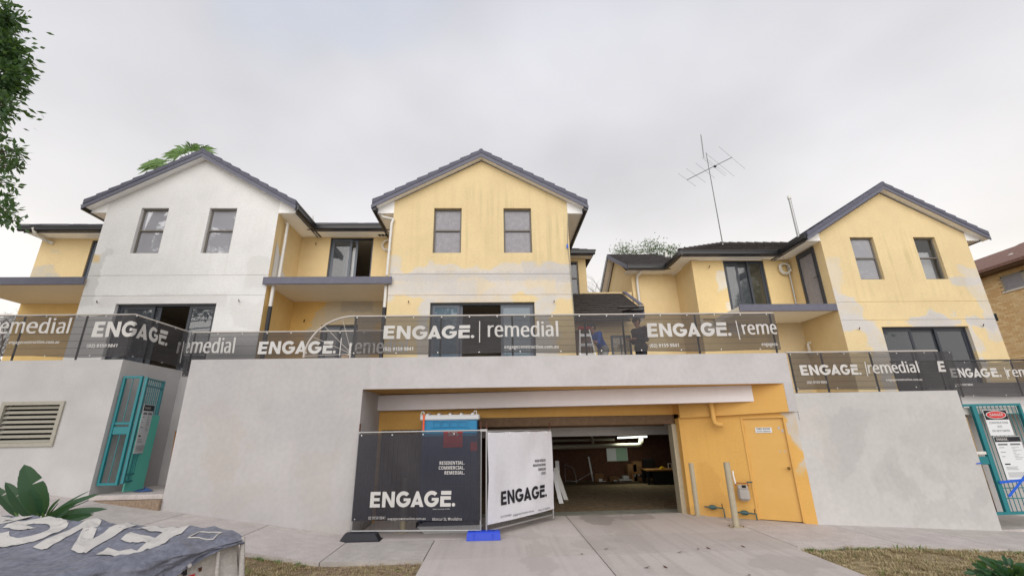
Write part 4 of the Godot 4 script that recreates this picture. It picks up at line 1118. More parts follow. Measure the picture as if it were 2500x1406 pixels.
	b.quad(V(gx1, -0.6, 11.4), V(gx1, -0.6, gd), V(gx1, 2.5, gd), V(gx1, 2.5, 11.4))
	b.quad(V(4.44, -0.6, 11.4), V(gx1, -0.6, 11.4), V(gx1, 2.5, 11.4), V(4.44, 2.5, 11.4))
	part(t, "garage_wall", b, M.brick_dark)
	b = MB.new()
	b.quad(V(gx0, 2.42, 11.38), V(gx1, 2.42, 11.38), V(gx1, 2.42, 13.2), V(gx0, 2.42, 13.2))
	b.quad(V(gx0, 2.42, 13.2), V(gx1, 2.42, 13.2), V(gx1, 1.92, 13.2), V(gx0, 1.92, 13.2))
	b.quad(V(gx0, 1.92, 13.2), V(gx1, 1.92, 13.2), V(gx1, 1.86, gd), V(gx0, 1.86, gd))
	part(t, "garage_ceiling", b, M.terrace)
	b = MB.new()
	b.quad(V(gx0, -0.004, 11.21), V(gx1, -0.004, 11.21), V(gx1, -0.3, 16.0), V(gx0, -0.3, 16.0))
	part(t, "ramp", b, M.garage_floor)
	b = MB.new()
	b.quad(V(gx0, -0.31, 16.02), V(gx1, -0.31, 16.02), V(gx1, -0.31, gd), V(gx0, -0.31, gd))
	part(t, "garage_floor", b, M.garage_floor)
	for q in [13.25, 16.2]:
		part(t, "ceiling_beam", bx(V(gx0, 1.70, q + 0.3), V(gx1, 1.95, q)), M.terrace)
	part(t, "drain_pipe", tb([PD(1250, 1094, 17.5), PD(1555, 1087, 17.5), PD(1563, 1085, 17.5), PD(1565, 1078, 17.5), PD(1565, 1060, 17.5)], 0.085, 10), M.pvc_old)
	part(t, "drain_pipe", tb([PD(1250, 1078, 17.8), PD(1500, 1073, 17.8)], 0.05, 8), M.pvc_old)
	part(t, "drain_pipe", tb([PD(1340, 1062, 17.0), PD(1440, 1059, 17.0), PD(1446, 1068, 17.1), PD(1448, 1082, 17.4)], 0.045, 8), M.pvc_old)
	part(t, "terrace", bx(V(-6.43, 2.85, 15.7), V(6.52, 3.0, 9.86)), M.terrace)
	settle(t)
	# right wall
	t = thing("retaining_wall", "smooth grey rendered wall between the fire door and the right gate", "wall", "", V(8.4, -0.1, 9.6))
	b = MB.new()
	b.face_rect = Rect2(6.4, -0.7, 3.95, 3.4)
	var rw := facade("right_wall", b.face_rect, Color(0.745, 0.735, 0.728), [[6.9, 7.9, 0.9, 1.9, Color(0.70, 0.692, 0.69), 0.6, 1.0], [7.7, 8.5, 0.3, 1.3, Color(0.705, 0.695, 0.69), 0.5, 1.0], [8.5, 9.6, -0.1, 0.8, Color(0.70, 0.69, 0.685), 0.5, 0.9], [6.4, 7.0, 1.0, 2.3, Color(0.77, 0.75, 0.73), 0.6, 0.5], [8.9, 10.1, 1.2, 2.3, Color(0.72, 0.71, 0.70), 0.5, 0.8]], [[6.6, 10.2, 0.0, 2.4, Color(0.67, 0.66, 0.65), 0.12]], 44.0)
	b.poly([V(6.47, -0.4, 9.62), V(10.26, -0.6, 9.62), V(10.26, 2.565, 9.62), V(6.53, 2.555, 9.62), V(6.47, 2.17, 9.62)])
	b.quad(V(10.26, -0.6, 9.62), V(10.26, -0.6, 11.25), V(10.26, 2.565, 11.25), V(10.26, 2.565, 9.62))
	b.quad(V(6.5, 2.56, 9.62), V(10.26, 2.565, 9.62), V(10.26, 2.565, 9.85), V(6.5, 2.56, 9.85))
	part(t, "wall_face", b, rw)
	part(t, "terrace", bx(V(6.54, 2.05, 14.6), V(16.5, 2.2, 9.86)), M.terrace)
	settle(t)
	t = thing("entry_recess", "grey wall behind the right gate with blue taped signs in front", "wall", "", V(11.2, -0.3, 11.2))
	b = MB.new()
	b.quad(V(10.26, -0.6, 11.26), V(12.0, -0.6, 11.26), V(12.0, 2.6, 11.26), V(10.26, 2.6, 11.26))
	b.quad(V(12.0, -0.6, 11.22), V(14.5, -0.6, 11.22), V(14.5, 2.86, 11.22), V(12.0, 2.86, 11.22))
	part(t, "back_wall", b, M.render_grey)
	part(t, "landing", bx(V(10.26, -0.5, 11.25), V(12.2, -0.2, 9.63)), M.concrete_b)
	settle(t)

func flat_text(parent: Node, s: String, c: Vector3, ex: Vector3, ey: Vector3, h: float, bold: bool, m: Material, center := true):
	var tri := text_tris(s, h, bold)
	var w := 0.0
	for p in tri: w = maxf(w, p.x)
	var b := MB.new()
	for i in range(0, tri.size(), 3):
		var q: Array = []
		for k in 3:
			var p: Vector2 = tri[i + k] - (Vector2(w * 0.5, 0) if center else Vector2())
			q.append(c + ex * p.x + ey * p.y)
		b.tri(q[0], q[1], q[2])
	part(parent, "lettering", b, m)

# ---------------------------------------------------------------- lettering
var fonts := {}
func text_tris(s: String, h: float, bold: bool) -> PackedVector2Array:
	if not fonts.has(bold):
		var f := SystemFont.new()
		f.font_names = PackedStringArray(["Droid Sans"]); f.font_weight = 700 if bold else 400
		fonts[bold] = f
	var tm := TextMesh.new()
	tm.text = s; tm.font = fonts[bold]; tm.font_size = 48; tm.pixel_size = 0.01; tm.depth = 0.01
	tm.horizontal_alignment = HORIZONTAL_ALIGNMENT_LEFT; tm.vertical_alignment = VERTICAL_ALIGNMENT_BOTTOM
	tm.curve_step = 2.0
	var a := tm.get_mesh_arrays()
	var vs: PackedVector3Array = a[Mesh.ARRAY_VERTEX]; var ns: PackedVector3Array = a[Mesh.ARRAY_NORMAL]
	var idx: PackedInt32Array = a[Mesh.ARRAY_INDEX] if a[Mesh.ARRAY_INDEX] != null else PackedInt32Array()
	if idx.is_empty():
		for i in vs.size(): idx.append(i)
	var out := PackedVector2Array()
	var k := h / (0.714 * 0.48)
	var desc := INF
	for p in vs: desc = minf(desc, p.y)
	for i in range(0, idx.size(), 3):
		if ns[idx[i]].z > 0.9 and ns[idx[i + 1]].z > 0.9 and ns[idx[i + 2]].z > 0.9:
			for j in 3: out.append(Vector2(vs[idx[i + j]].x, vs[idx[i + j]].y) * k)
	# put the baseline at 0: measured with a letter that stands on it
	var off := baseline_of(bold) * k
	for i in out.size(): out[i].y -= off
	return out
var baselines := {}
func baseline_of(bold: bool) -> float:
	if not baselines.has(bold):
		var tm := TextMesh.new()
		tm.text = "E"; tm.font = fonts[bold]; tm.font_size = 48; tm.pixel_size = 0.01; tm.depth = 0.01
		tm.horizontal_alignment = HORIZONTAL_ALIGNMENT_LEFT; tm.vertical_alignment = VERTICAL_ALIGNMENT_BOTTOM
		var lo := INF
		for p in tm.get_mesh_arrays()[Mesh.ARRAY_VERTEX]: lo = minf(lo, p.y)
		baselines[bold] = lo
	return baselines[bold]

var engage_cache: Array = []
func engage() -> Array:      # the heavy geometric capitals as convex pieces, letter height 1
	if not engage_cache.is_empty(): return engage_cache
	var o: Array = []
	var R := func(x0, y0, x1, y1): o.append(PackedVector2Array([Vector2(x0, y0), Vector2(x1, y0), Vector2(x1, y1), Vector2(x0, y1)]))
	var E := func(x):
		R.call(x, 0.0, x + 0.26, 1.0); R.call(x + 0.26, 0.0, x + 0.68, 0.22); R.call(x + 0.26, 0.40, x + 0.64, 0.60); R.call(x + 0.26, 0.78, x + 0.68, 1.0)
	var G := func(x):
		var c := Vector2(x + 0.46, 0.5)
		var n := 22
		for i in n:
			var a := lerpf(deg_to_rad(42), deg_to_rad(352), float(i) / n); var b := lerpf(deg_to_rad(42), deg_to_rad(352), float(i + 1) / n)
			var k := Vector2(0.96, 1.0)
			o.append(PackedVector2Array([c + Vector2(cos(a), sin(a)) * 0.27 * k, c + Vector2(cos(a), sin(a)) * 0.515 * k, c + Vector2(cos(b), sin(b)) * 0.515 * k, c + Vector2(cos(b), sin(b)) * 0.27 * k]))
		R.call(x + 0.47, 0.38, x + 0.93, 0.56)
	E.call(0.0)
	R.call(0.82, 0.0, 1.05, 1.0); R.call(1.42, 0.0, 1.65, 1.0)
	o.append(PackedVector2Array([Vector2(0.82, 1.0), Vector2(1.42, 0.0), Vector2(1.65, 0.0), Vector2(1.05, 1.0)]))
	G.call(1.78)
	var ax := 2.73
	o.append(PackedVector2Array([Vector2(ax, 0), Vector2(ax + 0.25, 0), Vector2(ax + 0.43, 0.56), Vector2(ax + 0.43, 1.0), Vector2(ax + 0.35, 1.0)]))
	o.append(PackedVector2Array([Vector2(ax + 0.86, 0), Vector2(ax + 0.61, 0), Vector2(ax + 0.43, 0.56), Vector2(ax + 0.43, 1.0), Vector2(ax + 0.51, 1.0)]))
	o.append(PackedVector2Array([Vector2(ax + 0.18, 0.14), Vector2(ax + 0.68, 0.14), Vector2(ax + 0.60, 0.34), Vector2(ax + 0.26, 0.34)]))
	G.call(3.65)
	R.call(4.73, 0.75, 5.42, 1.0)
	R.call(4.69, 0.0, 4.95, 0.66); R.call(4.95, 0.44, 5.40, 0.66); R.call(4.95, 0.0, 5.40, 0.22)
	var dot := PackedVector2Array()
	for i in 14: dot.append(Vector2(5.58, 0.115) + Vector2(cos(TAU * i / 14), sin(TAU * i / 14)) * 0.115)
	o.append(dot)
	engage_cache = o
	return o

# ---------------------------------------------------------------- hung cloth
class Cloth:
	var pts: Array          # Vector2(x, depth) along the foot
	var y0: float
	var y1: float
	var amp: float
	var ph: float
	func _init(p: Array, a: float, b: float, am: float, seed_: float):
		pts = p; y0 = a; y1 = b; amp = am; ph = seed_
	func length() -> float:
		var l := 0.0
		for i in pts.size() - 1: l += (pts[i + 1] - pts[i]).length()
		return l
	func at(s: float, y: float, off: float) -> Vector3:
		var i := 0
		var r := s
		while i < pts.size() - 2 and r > (pts[i + 1] - pts[i]).length():
			r -= (pts[i + 1] - pts[i]).length(); i += 1
		var e: Vector2 = (pts[i + 1] - pts[i]).normalized()
		var p: Vector2 = pts[i] + e * r
		var nn := Vector2(e.y, -e.x)
		if nn.dot(-p) < 0: nn = -nn
		var t := clampf((y - y0) / (y1 - y0), 0.0, 1.0)
		var hold := 0.25 + 0.75 * sin(PI * clampf(t * 0.9 + 0.02, 0.0, 1.0))
		var w := sin(s * 2.3 + ph) * 0.6 + sin(s * 5.1 + t * 3.0 + ph * 2.0) * 0.35 + sin(s * 3.7 - t * 5.5 + ph * 1.3) * 0.4 + sin(s * 11.0 + t * 7.0 * sin(s * 0.9 + ph)) * 0.2 + sin(s * 7.3 + t * 9.0 + ph * 3.1) * 0.18
		p += nn * (w * amp * hold + off)
		return Vector3(p.x, y, -p.y)
	func seg_px(r: Vector3, eye: float, i: int) -> Vector2:
		# where a sight line meets the upright plane of segment i: (distance along the cloth, height)
		var a: Vector2 = pts[i]; var e: Vector2 = (pts[i + 1] - a).normalized()
		var q := Vector2(r.x, -r.z)
		var den := q.x * e.y - q.y * e.x
		var k := (a.x * e.y - a.y * e.x) / den
		var s := (q * k - a).dot(e)
		for j in i: s += (pts[j + 1] - pts[j]).length()
		return Vector2(s, eye + r.y * k)

func cloth_sheet(cl: Cloth, sag: float, wave: float) -> MB:
	var b := MB.new()
	var L := cl.length()
	var nx := int(L / 0.07) + 2; var ny := 12
	var P: Array = []
	for i in nx + 1:
		var s := L * i / nx
		var row: Array = []
		for j in ny + 1:
			var t := float(j) / ny
			var y := lerpf(cl.y0, cl.y1, t)
			if j == 0: y += sag * (0.5 + 0.5 * sin(s * wave + cl.ph)) * 0.8
			if j == ny: y -= sag * absf(sin(s * PI / 0.62)) * 0.5
			row.append(cl.at(s, y, 0.0))
		P.append(row)
	for i in nx:
		for j in ny:
			smooth_quad(b, P, i, j, nx, ny)
	return b
func grid_normal(P: Array, i: int, j: int, nx: int, ny: int) -> Vector3:
	var a: Vector3 = P[mini(i + 1, nx)][j] - P[maxi(i - 1, 0)][j]; var c: Vector3 = P[i][mini(j + 1, ny)] - P[i][maxi(j - 1, 0)]
	return a.cross(c).normalized()
func smooth_quad(b: MB, P: Array, i: int, j: int, nx: int, ny: int):
	b.loose = true
	var q := [[i, j], [i + 1, j], [i + 1, j + 1], [i, j + 1]]
	for k in [0, 2, 1, 0, 3, 2]: b.put(P[q[k][0]][q[k][1]], grid_normal(P, q[k][0], q[k][1], nx, ny))

func cloth_poly(b: MB, cl: Cloth, ps: PackedVector2Array, off := 0.012):
	var q: Array = []
	for p in ps: q.append(cl.at(p.x, p.y, off))
	b.poly(q)
func cloth_engage(list: Array, cl: Cloth, s0: float, y0: float, h: float, wide := 1.0):
	var at := -1
	var b: MB
	for ps in engage():
		at += 1
		if at in [0, 4, 7, 30, 33, 56, 60]:
			b = MB.new(); list.append(b)
		var q := PackedVector2Array()
		# long bars are cut in steps so that they follow the folds
		for p in ps: q.append(Vector2(s0 + p.x * h * wide, y0 + p.y * h))
		if ps.size() == 4:
			for k in 3:
				var a0 := q[0].lerp(q[1], k / 3.0); var a1 := q[0].lerp(q[1], (k + 1) / 3.0)
				var c0 := q[3].lerp(q[2], k / 3.0); var c1 := q[3].lerp(q[2], (k + 1) / 3.0)
				for m in 2:
					cloth_poly(b, cl, PackedVector2Array([a0.lerp(c0, m / 2.0), a1.lerp(c1, m / 2.0), a1.lerp(c1, (m + 1) / 2.0), a0.lerp(c0, (m + 1) / 2.0)]))
		else: cloth_poly(b, cl, q)
func cloth_text(b: MB, cl: Cloth, s: String, s0: float, y0: float, h: float, w := 0.0, bold := false, slope := 0.0):
	var tri := text_tris(s, h, bold)
	var mx := 0.001
	for p in tri: mx = maxf(mx, p.x)
	var k := w / mx if w > 0.0 else 1.0
	# large regular words are printed a little heavier than the font: drawn twice, a hair apart
	for pass_ in (2 if h > 0.15 else 1):
		var dx := pass_ * 0.045 * h
		for i in range(0, tri.size(), 3):
			var q := PackedVector2Array()
			for j in 3: q.append(Vector2(s0 + tri[i + j].x * k + dx, y0 + tri[i + j].y + slope * tri[i + j].x))
			cloth_poly(b, cl, q, 0.012 + 0.0015 * pass_)
func cpx(cl: Cloth, u: float, v: float, i := 0) -> Vector2: return cl.seg_px(ray(u, v), EYE, i)
# text between two picture points on the cloth: left end of the baseline, right end, and the height of a capital
func text_px(list: Array, cl: Cloth, s: String, u0: float, v0: float, u1: float, v1: float, hpx: float, i := 0, bold := false):
	var a := cpx(cl, u0, v0, i); var c := cpx(cl, u1, v1, i); var tp := cpx(cl, u0, v0 - hpx, i)
	var b := MB.new()
	cloth_text(b, cl, s, a.x, (a.y + c.y) * 0.5, tp.y - a.y, c.x - a.x, bold)
	list.append(b)
func engage_px(list: Array, cl: Cloth, u0: float, v0: float, u1: float, v1: float, hpx: float, i := 0):
	var a := cpx(cl, u0, v0, i); var c := cpx(cl, u1, v1, i); var tp := cpx(cl, u0, v0 - hpx, i)
	var h := tp.y - a.y
	cloth_engage(list, cl, a.x, (a.y + c.y) * 0.5, h, (c.x - a.x) / (5.695 * h))
func bar_px(list: Array, cl: Cloth, u: float, v0: float, v1: float, i := 0):
	var a := cpx(cl, u, v0, i); var c := cpx(cl, u, v1, i)
	var b := MB.new()
	list.append(b)
	cloth_poly(b, cl, PackedVector2Array([Vector2(a.x - 0.011, c.y), Vector2(a.x + 0.011, c.y), Vector2(a.x + 0.011, a.y), Vector2(a.x - 0.011, a.y)]))
func eyelets(t: Node, cl: Cloth, y: float, step: float, m: Material):
	var L := cl.length()
	var n := int(L / step)
	for k in n + 1:
		var p := cl.at(clampf(k * step + 0.06, 0.03, L - 0.03), y, 0.006)
		var b := MB.new()
		b.tube([p + Vector3(0, 0, 0.006), p - Vector3(0, 0, 0.012)], 0.013, 7)
		part(t, "eyelet", b, m)
# ---------------------------------------------------------------- banners and railings
func hung(label: String, cl: Cloth, m: Material, lines: Array, txt: Material, sag := 0.03, top_eyelets := true) -> Node3D:
	var p := cl.at(0.0, cl.y0, 0.0)
	var t := thing("mesh_banner", label, "banner", "", p)
	part(t, "cloth", cloth_sheet(cl, sag, 2.1), m)
	for b in lines: part(t, "lettering", b, txt)
	if top_eyelets:
		eyelets(t, cl, cl.y1 - 0.03, 0.62, M.eyelet)
		eyelets(t, cl, cl.y0 + 0.045, 0.9, M.eyelet)
	settle(t)
	return t

func railing(label: String, pts: Array, y0: float, y1: float, posts: Array, top: Material) -> Node3D:
	var t := thing("railing", label, "railing", "", V(pts[0].x, y0, pts[0].y))
	var line: Array = []
	for p in pts: line.append(V(p.x, y1, p.y))
	part(t, "top_rail", tb(line, 0.021, 8), top)
	for q in posts:
		part(t, "post", bx(V(q[0] - 0.02, y0, q[1] + 0.006), V(q[0] + 0.02, y1 - 0.02, q[1] - 0.006)), M.post_dark)
	for k in 6:
		var w: Array = []
		for p in pts: w.append(V(p.x, lerpf(y0 + 0.1, y1 - 0.12, k / 5.0), p.y))
		part(t, "wire", tb(w, 0.0035, 5), M.wire)
	settle(t)
	return t

func build_banners():
	# --- long banner over the garage
	var cl := Cloth.new([Vector2(-3.1, 9.60), Vector2(6.45, 9.60)], 3.485, 4.355, 0.034, 1.1)
	var b: Array = []
	engage_px(b, cl, 936, 827, 1158, 827, 32)
	bar_px(b, cl, 1171, 785, 836)
	text_px(b, cl, "remedial", 1187, 824, 1362, 820, 36)
	text_px(b, cl, "(02) 9159 9841", 935, 856, 1008, 856, 8.5, 0, true)
	text_px(b, cl, "engageconstruction.com.au", 1231, 852, 1364, 849, 8, 0, true)
	engage_px(b, cl, 1583, 822, 1786, 821, 33)
	bar_px(b, cl, 1797, 783, 830)
	text_px(b, cl, "reme", 1812, 817, 1897, 815, 32)
	text_px(b, cl, "(02) 9159 9841", 1587, 848, 1658, 847, 8.5, 0, true)
	text_px(b, cl, "engageco", 1860, 844, 1900, 844, 8, 0, true)
	hung("long dark mesh banner on the parapet over the garage, lettered twice", cl, M.mesh_black, b, M.print_white)
	railing("light tubular railing on the garage parapet behind the long banner", [Vector2(-3.12, 9.68), Vector2(6.47, 9.68)], 3.436, 4.375, [[-3.1, 9.7], [2.05, 9.7], [2.93, 9.72], [4.62, 9.7], [6.4, 9.7], [-1.2, 9.7], [0.4, 9.7]], M.rail_light)
	# --- set-back banner left of it
	cl = Cloth.new([Vector2(-7.8, 11.40), Vector2(-2.9, 11.40)], 3.30, 4.42, 0.03, 2.2)
	b = []
	text_px(b, cl, "remedial", 427, 861, 567, 863, 36)
	engage_px(b, cl, 628, 865, 819, 863, 31)
	bar_px(b, cl, 833, 825, 869)
	text_px(b, cl, "remedial", 848, 862, 992, 862, 34)
	hung("set-back dark mesh banner behind the spoked quarter wheel", cl, M.mesh_black, b, M.print_white)
	railing("set-back light railing between the entry recess and the centre house", [Vector2(-7.8, 11.47), Vector2(-2.9, 11.47)], 3.0, 4.44, [[-7.75, 11.5], [-6.0, 11.5], [-4.4, 11.5], [-2.95, 11.5]], M.rail_light)
	# --- banner wrapped round the left corner
	cl = Cloth.new([Vector2(-12.2, 9.58), Vector2(-7.80, 9.58), Vector2(-7.80, 11.38)], 3.50, 4.43, 0.034, 3.4)
	b = []
	text_px(b, cl, "remedial", -28, 817, 163, 811, 36)
	text_px(b, cl, "engageconstruction.com.au", 20, 842, 142, 836, 7, 0, true)
	var e0 := cpx(cl, 222, 823)
	cloth_engage(b, cl, e0.x, e0.y, 0.335, 1.0)
	text_px(b, cl, "(02) 9159 9841", 210, 848, 284, 848, 8, 0, true)
	var eb := MB.new(); b.append(eb)
	cloth_poly(eb, cl, PackedVector2Array([Vector2(6.03, 3.62), Vector2(6.06, 3.62), Vector2(6.06, 4.16), Vector2(6.03, 4.16)]))
	hung("dark mesh banner wrapped round the wall corner above the open gate", cl, M.mesh_black, b, M.print_white, 0.07)
	railing("railing on the left wall turning into the entry recess", [Vector2(-12.2, 9.66), Vector2(-7.88, 9.66), Vector2(-7.88, 11.4)], 3.47, 4.45, [[-11.6, 9.68], [-10.2, 9.68], [-8.9, 9.68], [-7.9, 9.68], [-7.9, 11.3]], M.rail_light)
	# --- right-hand banners
	cl = Cloth.new([Vector2(6.56, 9.60), Vector2(10.40, 9.60)], 2.60, 3.43, 0.03, 0.4)
	b = []
	engage_px(b, cl, 1957, 917, 2107, 914, 25)
	bar_px(b, cl, 2113, 883, 918)
	text_px(b, cl, "remedial", 2123, 913, 2243, 908, 27)
	text_px(b, cl, "(02) 9159 9841", 1970, 937, 2018, 936, 6, 0, true)
	text_px(b, cl, "engageconstruction.com.au", 2165, 931, 2252, 928, 5, 0, true)
	var q := cpx(cl, 2293, 908)
	var ee := MB.new()
	for ps in engage().slice(0, 4):
		var pp := PackedVector2Array()
		for p in ps: pp.append(Vector2(q.x + p.x * 0.235, q.y + p.y * 0.235))
		cloth_poly(ee, cl, pp)
	b.append(ee)
	hung("dark mesh banner with light top pipe on the lower right wall", cl, M.mesh_black, b, M.print_white)
	railing("light pipe railing on the lower right wall", [Vector2(6.58, 9.68), Vector2(10.15, 9.68)], 2.566, 3.455, [[6.66, 9.7], [7.4, 9.7], [8.55, 9.7], [9.55, 9.7], [10.1, 9.7]], M.rail_light)
	cl = Cloth.new([Vector2(10.30, 11.05), Vector2(14.6, 11.05)], 2.48, 3.40, 0.03, 5.0)
	b = []
	engage_px(b, cl, 2322, 922, 2447, 920, 22)
	bar_px(b, cl, 2452, 897, 926)
	text_px(b, cl, "remedial", 2460, 921, 2580, 917, 23)
	text_px(b, cl, "(02) 9159 9841", 2332, 942, 2376, 942, 5, 0, true)
	hung("sagging dark mesh banner hung above the right gate recess", cl, M.mesh_black, b, M.print_white, 0.06)
	railing("dark railing above the right gate recess", [Vector2(10.3, 11.12), Vector2(14.6, 11.12)], 2.5, 3.42, [[10.35, 11.14], [12.0, 11.14], [13.6, 11.14]], M.post_dark)
	# --- quarter wheel at the end of the parapet rail
	var t := thing("spoked_railing", "quarter wheel of pale tube with thin spokes on the parapet", "railing", "", V(-3.12, 3.44, 9.68))
	var c := V(-3.12, 3.47, 9.68)
	var arc: Array = []
	for k in 19:
		var a := deg_to_rad(90 + 90.0 * k / 18)
		arc.append(c + Vector3(cos(a) * 1.02, sin(a) * 0.91, 0))
	part(t, "rim", tb(arc, 0.024, 8), M.rail_light)
	for k in 4:
		var a := deg_to_rad([106, 130, 150, 178][k])
		part(t, "spoke", tb([c + Vector3(cos(a) * 0.06, sin(a) * 0.06 + 0.06, 0), c + Vector3(cos(a) * 1.0, sin(a) * 0.89, 0)], 0.006, 6), M.rail_light)
	part(t, "spoke", tb([c + Vector3(-0.2, -0.03, 0.02), c + Vector3(0.72, 0.45, -0.02)], 0.011, 6), M.rail_light)
	part(t, "hub", cb(c + Vector3(-0.06, -0.03, -0.02), c + Vector3(-0.01, 0.2, 0.02), 0.006), M.print_white)
	part(t, "hub_block", cb(c + Vector3(-0.2, -0.035, -0.06), c + Vector3(-0.04, 0.035, 0.05), 0.01), M.rubble)
	settle(t)

# ---------------------------------------------------------------- temporary fence in front of the garage
func fence_panel(label: String, a: Vector2, c: Vector2, y0: float, y1: float, extra: float, pm: Material):
	var t := thing("temporary_fence", label, "fence", "temporary fence panels", V(a.x, 0.1, a.y))
	for p in [a, c]:
		part(t, "post", tb([V(p.x, y0 - 0.08, p.y), V(p.x, y1 + 0.02, p.y)], 0.019, 8), M.galv)
		part(t, "post_tip", tb([V(p.x, y1 + 0.02, p.y), V(p.x, y1 + extra, p.y)], 0.017, 8), M.rust)
	part(t, "top_rail", tb([V(a.x, y1, a.y), V(c.x, y1, c.y)], 0.017, 8), M.galv)
	part(t, "bottom_rail", tb([V(a.x, y0, a.y), V(c.x, y0, c.y)], 0.019, 8), M.galv)
	var b := MB.new()
	var n := 34
	for k in range(1, n):
		var p := a.lerp(c, float(k) / n)
		b.tube([V(p.x, y0, p.y), V(p.x, y1, p.y)], 0.0018, 4, false)
	for k in range(1, 7):
		var y := lerpf(y0, y1, k / 7.0)
		b.tube([V(a.x, y, a.y), V(c.x, y, c.y)], 0.0022, 4, false)
	stuff(part(t, "wire_mesh", b, M.wire))
	settle(t)

func build_fence():
	var A := Vector2(-2.72, 9.40); var B := Vector2(-0.28, 9.17)
	fence_panel("temporary fence panel behind the black lettered banner", A, B, 0.135, 1.90, 0.17, M.galv)
	var C := Vector2(-0.17, 9.16); var D := Vector2(1.27, 10.70)
	fence_panel("temporary fence panel behind the white lettered banner", C, D, 0.12, 1.88, 0.17, M.galv)
	var clamp_ := MB.new()
	clamp_.cbox(Transform3D(Basis(), V(-0.225, 1.90, 9.165)), Vector3(0.15, 0.05, 0.05), 0.008)
	solo("fence_clamp", clamp_, M.galv, "galvanised clamp joining the two temporary fence panels", "clamp")
	var cl := Cloth.new([A + Vector2(0, -0.03), B + Vector2(0, -0.03)], 0.30, 1.875, 0.018, 0.7)
	var b: Array = []
	engage_px(b, cl, 903, 1236, 1111, 1239, 38)
	text_px(b, cl, "RESIDENTIAL.", 1072, 1134, 1134, 1134, 8, 0, true)
	text_px(b, cl, "COMMERCIAL.", 1070, 1146, 1134, 1146, 8, 0, true)
	text_px(b, cl, "REMEDIAL.", 1084, 1158, 1134, 1158, 8, 0, true)
	text_px(b, cl, "Builders Licence No. 251449C", 1056, 1244, 1098, 1244, 2.6)
	text_px(b, cl, "02 9159 9841", 899, 1267, 940, 1268, 7)
	text_px(b, cl, "engageconstruction.com.au", 946, 1268, 1039, 1270, 6)
	text_px(b, cl, "Moncur St, Woollahra", 1055, 1270, 1127, 1271, 7)
	hung("black banner with large white lettering on the front fence panel", cl, M.mesh_black_dense, b, M.print_white, 0.02)
	cl = Cloth.new([C + Vector2(0.02, -0.035), D + Vector2(0.02, -0.035)], 0.22, 1.865, 0.03, 2.9)
	b = []
	engage_px(b, cl, 1223, 1231, 1334, 1215, 34)
	text_px(b, cl, "NEW BUILDS.", 1305, 1127, 1331, 1127, 6, 0, true)
	text_px(b, cl, "RENOVATIONS.", 1301, 1138, 1331, 1138, 6, 0, true)
	text_px(b, cl, "REBUILDS.", 1312, 1148, 1331, 1148, 6, 0, true)
	text_px(b, cl, "FITOUT.", 1319, 1158, 1331, 1158, 6, 0, true)
	text_px(b, cl, "02 9159 9841", 1222, 1264, 1248, 1260, 5)
	text_px(b, cl, "engageconstruction.com.au", 1252, 1259, 1302, 1250, 5)
	text_px(b, cl, "Moncur St, Woollahra", 1313, 1249, 1342, 1241, 5)
	hung("white banner with large black lettering on the angled fence panel", cl, M.mesh_white, b, M.print_black, 0.02)
	# feet
	for k in 2:
		var c: Vector3 = [V(-2.50, 0, 9.27), V(-0.22, 0, 9.10)][k]
		var t := thing("fence_weight", ["black rubber fence foot under the far post by the wall", "bright blue plastic fence foot under the joined posts"][k], "fence foot", "", c)
		var f := MB.new()
		var hx: float = [0.36, 0.31][k]; var hz := 0.12; var hh: float = [0.135, 0.14][k]; var tp: float = [0.80, 0.97][k]
		var lo := [Vector3(-hx, 0.004, -hz), Vector3(hx, 0.004, -hz), Vector3(hx, 0.004, hz), Vector3(-hx, 0.004, hz)]
		var md := [Vector3(-hx * tp, hh - 0.02, -hz * 0.85), Vector3(hx * tp, hh - 0.02, -hz * 0.85), Vector3(hx * tp, hh - 0.02, hz * 0.85), Vector3(-hx * tp, hh - 0.02, hz * 0.85)]
		var hi: Array = []
		for p in md: hi.append(Vector3(p.x * 0.95, hh, p.z * 0.8))
		for i in 4:
			var j := (i + 1) % 4
			f.quad(lo[i], lo[j], md[j], md[i]); f.quad(md[i], md[j], hi[j], hi[i])
		f.poly(hi)
		part(t, "block", f, M.black_plastic if k == 0 else M.blue_plastic)
		f = MB.new()
		for x in ([-0.5, 0.0, 0.5] if k == 0 else [-0.6, 0.6]): f.tube([Vector3(x * hx, hh + 0.002, 0), Vector3(x * hx, hh - 0.03, 0)], 0.024, 10)
		part(t, "socket", f, M.void)
		if k == 1:
			for x in [-1.0, 1.0]: part(t, "rib", bx(Vector3(x * hx * 0.55 - 0.01, 0.02, hz * 0.84), Vector3(x * hx * 0.55 + 0.01, hh - 0.03, hz * 0.99)), M.blue_plastic)
		else:
			part(t, "flange", bx(Vector3(-hx - 0.02, 0.002, -hz - 0.02), Vector3(hx + 0.02, 0.014, hz + 0.02)), M.black_plastic)
	# portable toilet
	var x0 := -1.66; var x1 := -0.36; var d0 := 10.30; var d1 := 11.05
	var t := thing("portable_toilet", "blue portable toilet with white roof behind the black banner", "toilet", "", V((x0 + x1) * 0.5, 0.1, (d0 + d1) * 0.5))
	part(t, "cabin", cb(V(x0 + 0.03, 0.10, d1), V(x1 - 0.03, 2.12, d0 + 0.03), 0.02), M.loo_dark)
	part(t, "door", cb(V(x0 + 0.18, 0.14, d0 + 0.03), V(x1 - 0.18, 1.90, d0 + 0.005), 0.01), M.loo_dark)
	part(t, "head_panel", cb(V(x0 + 0.04, 1.78, d0 + 0.03), V(x1 - 0.04, 2.13, d0 - 0.01), 0.015), M.loo_blue)
	for k in 4:
		var hx0 := x0 + 0.27 + k * 0.195
		var hb := MB.new()
		frame_rect(hb, hx0, hx0 + 0.175, 1.985, 2.115, d0 - 0.035, d0 - 0.011, 0.02)
		part(t, "vent_panel", hb, M.loo_blue)
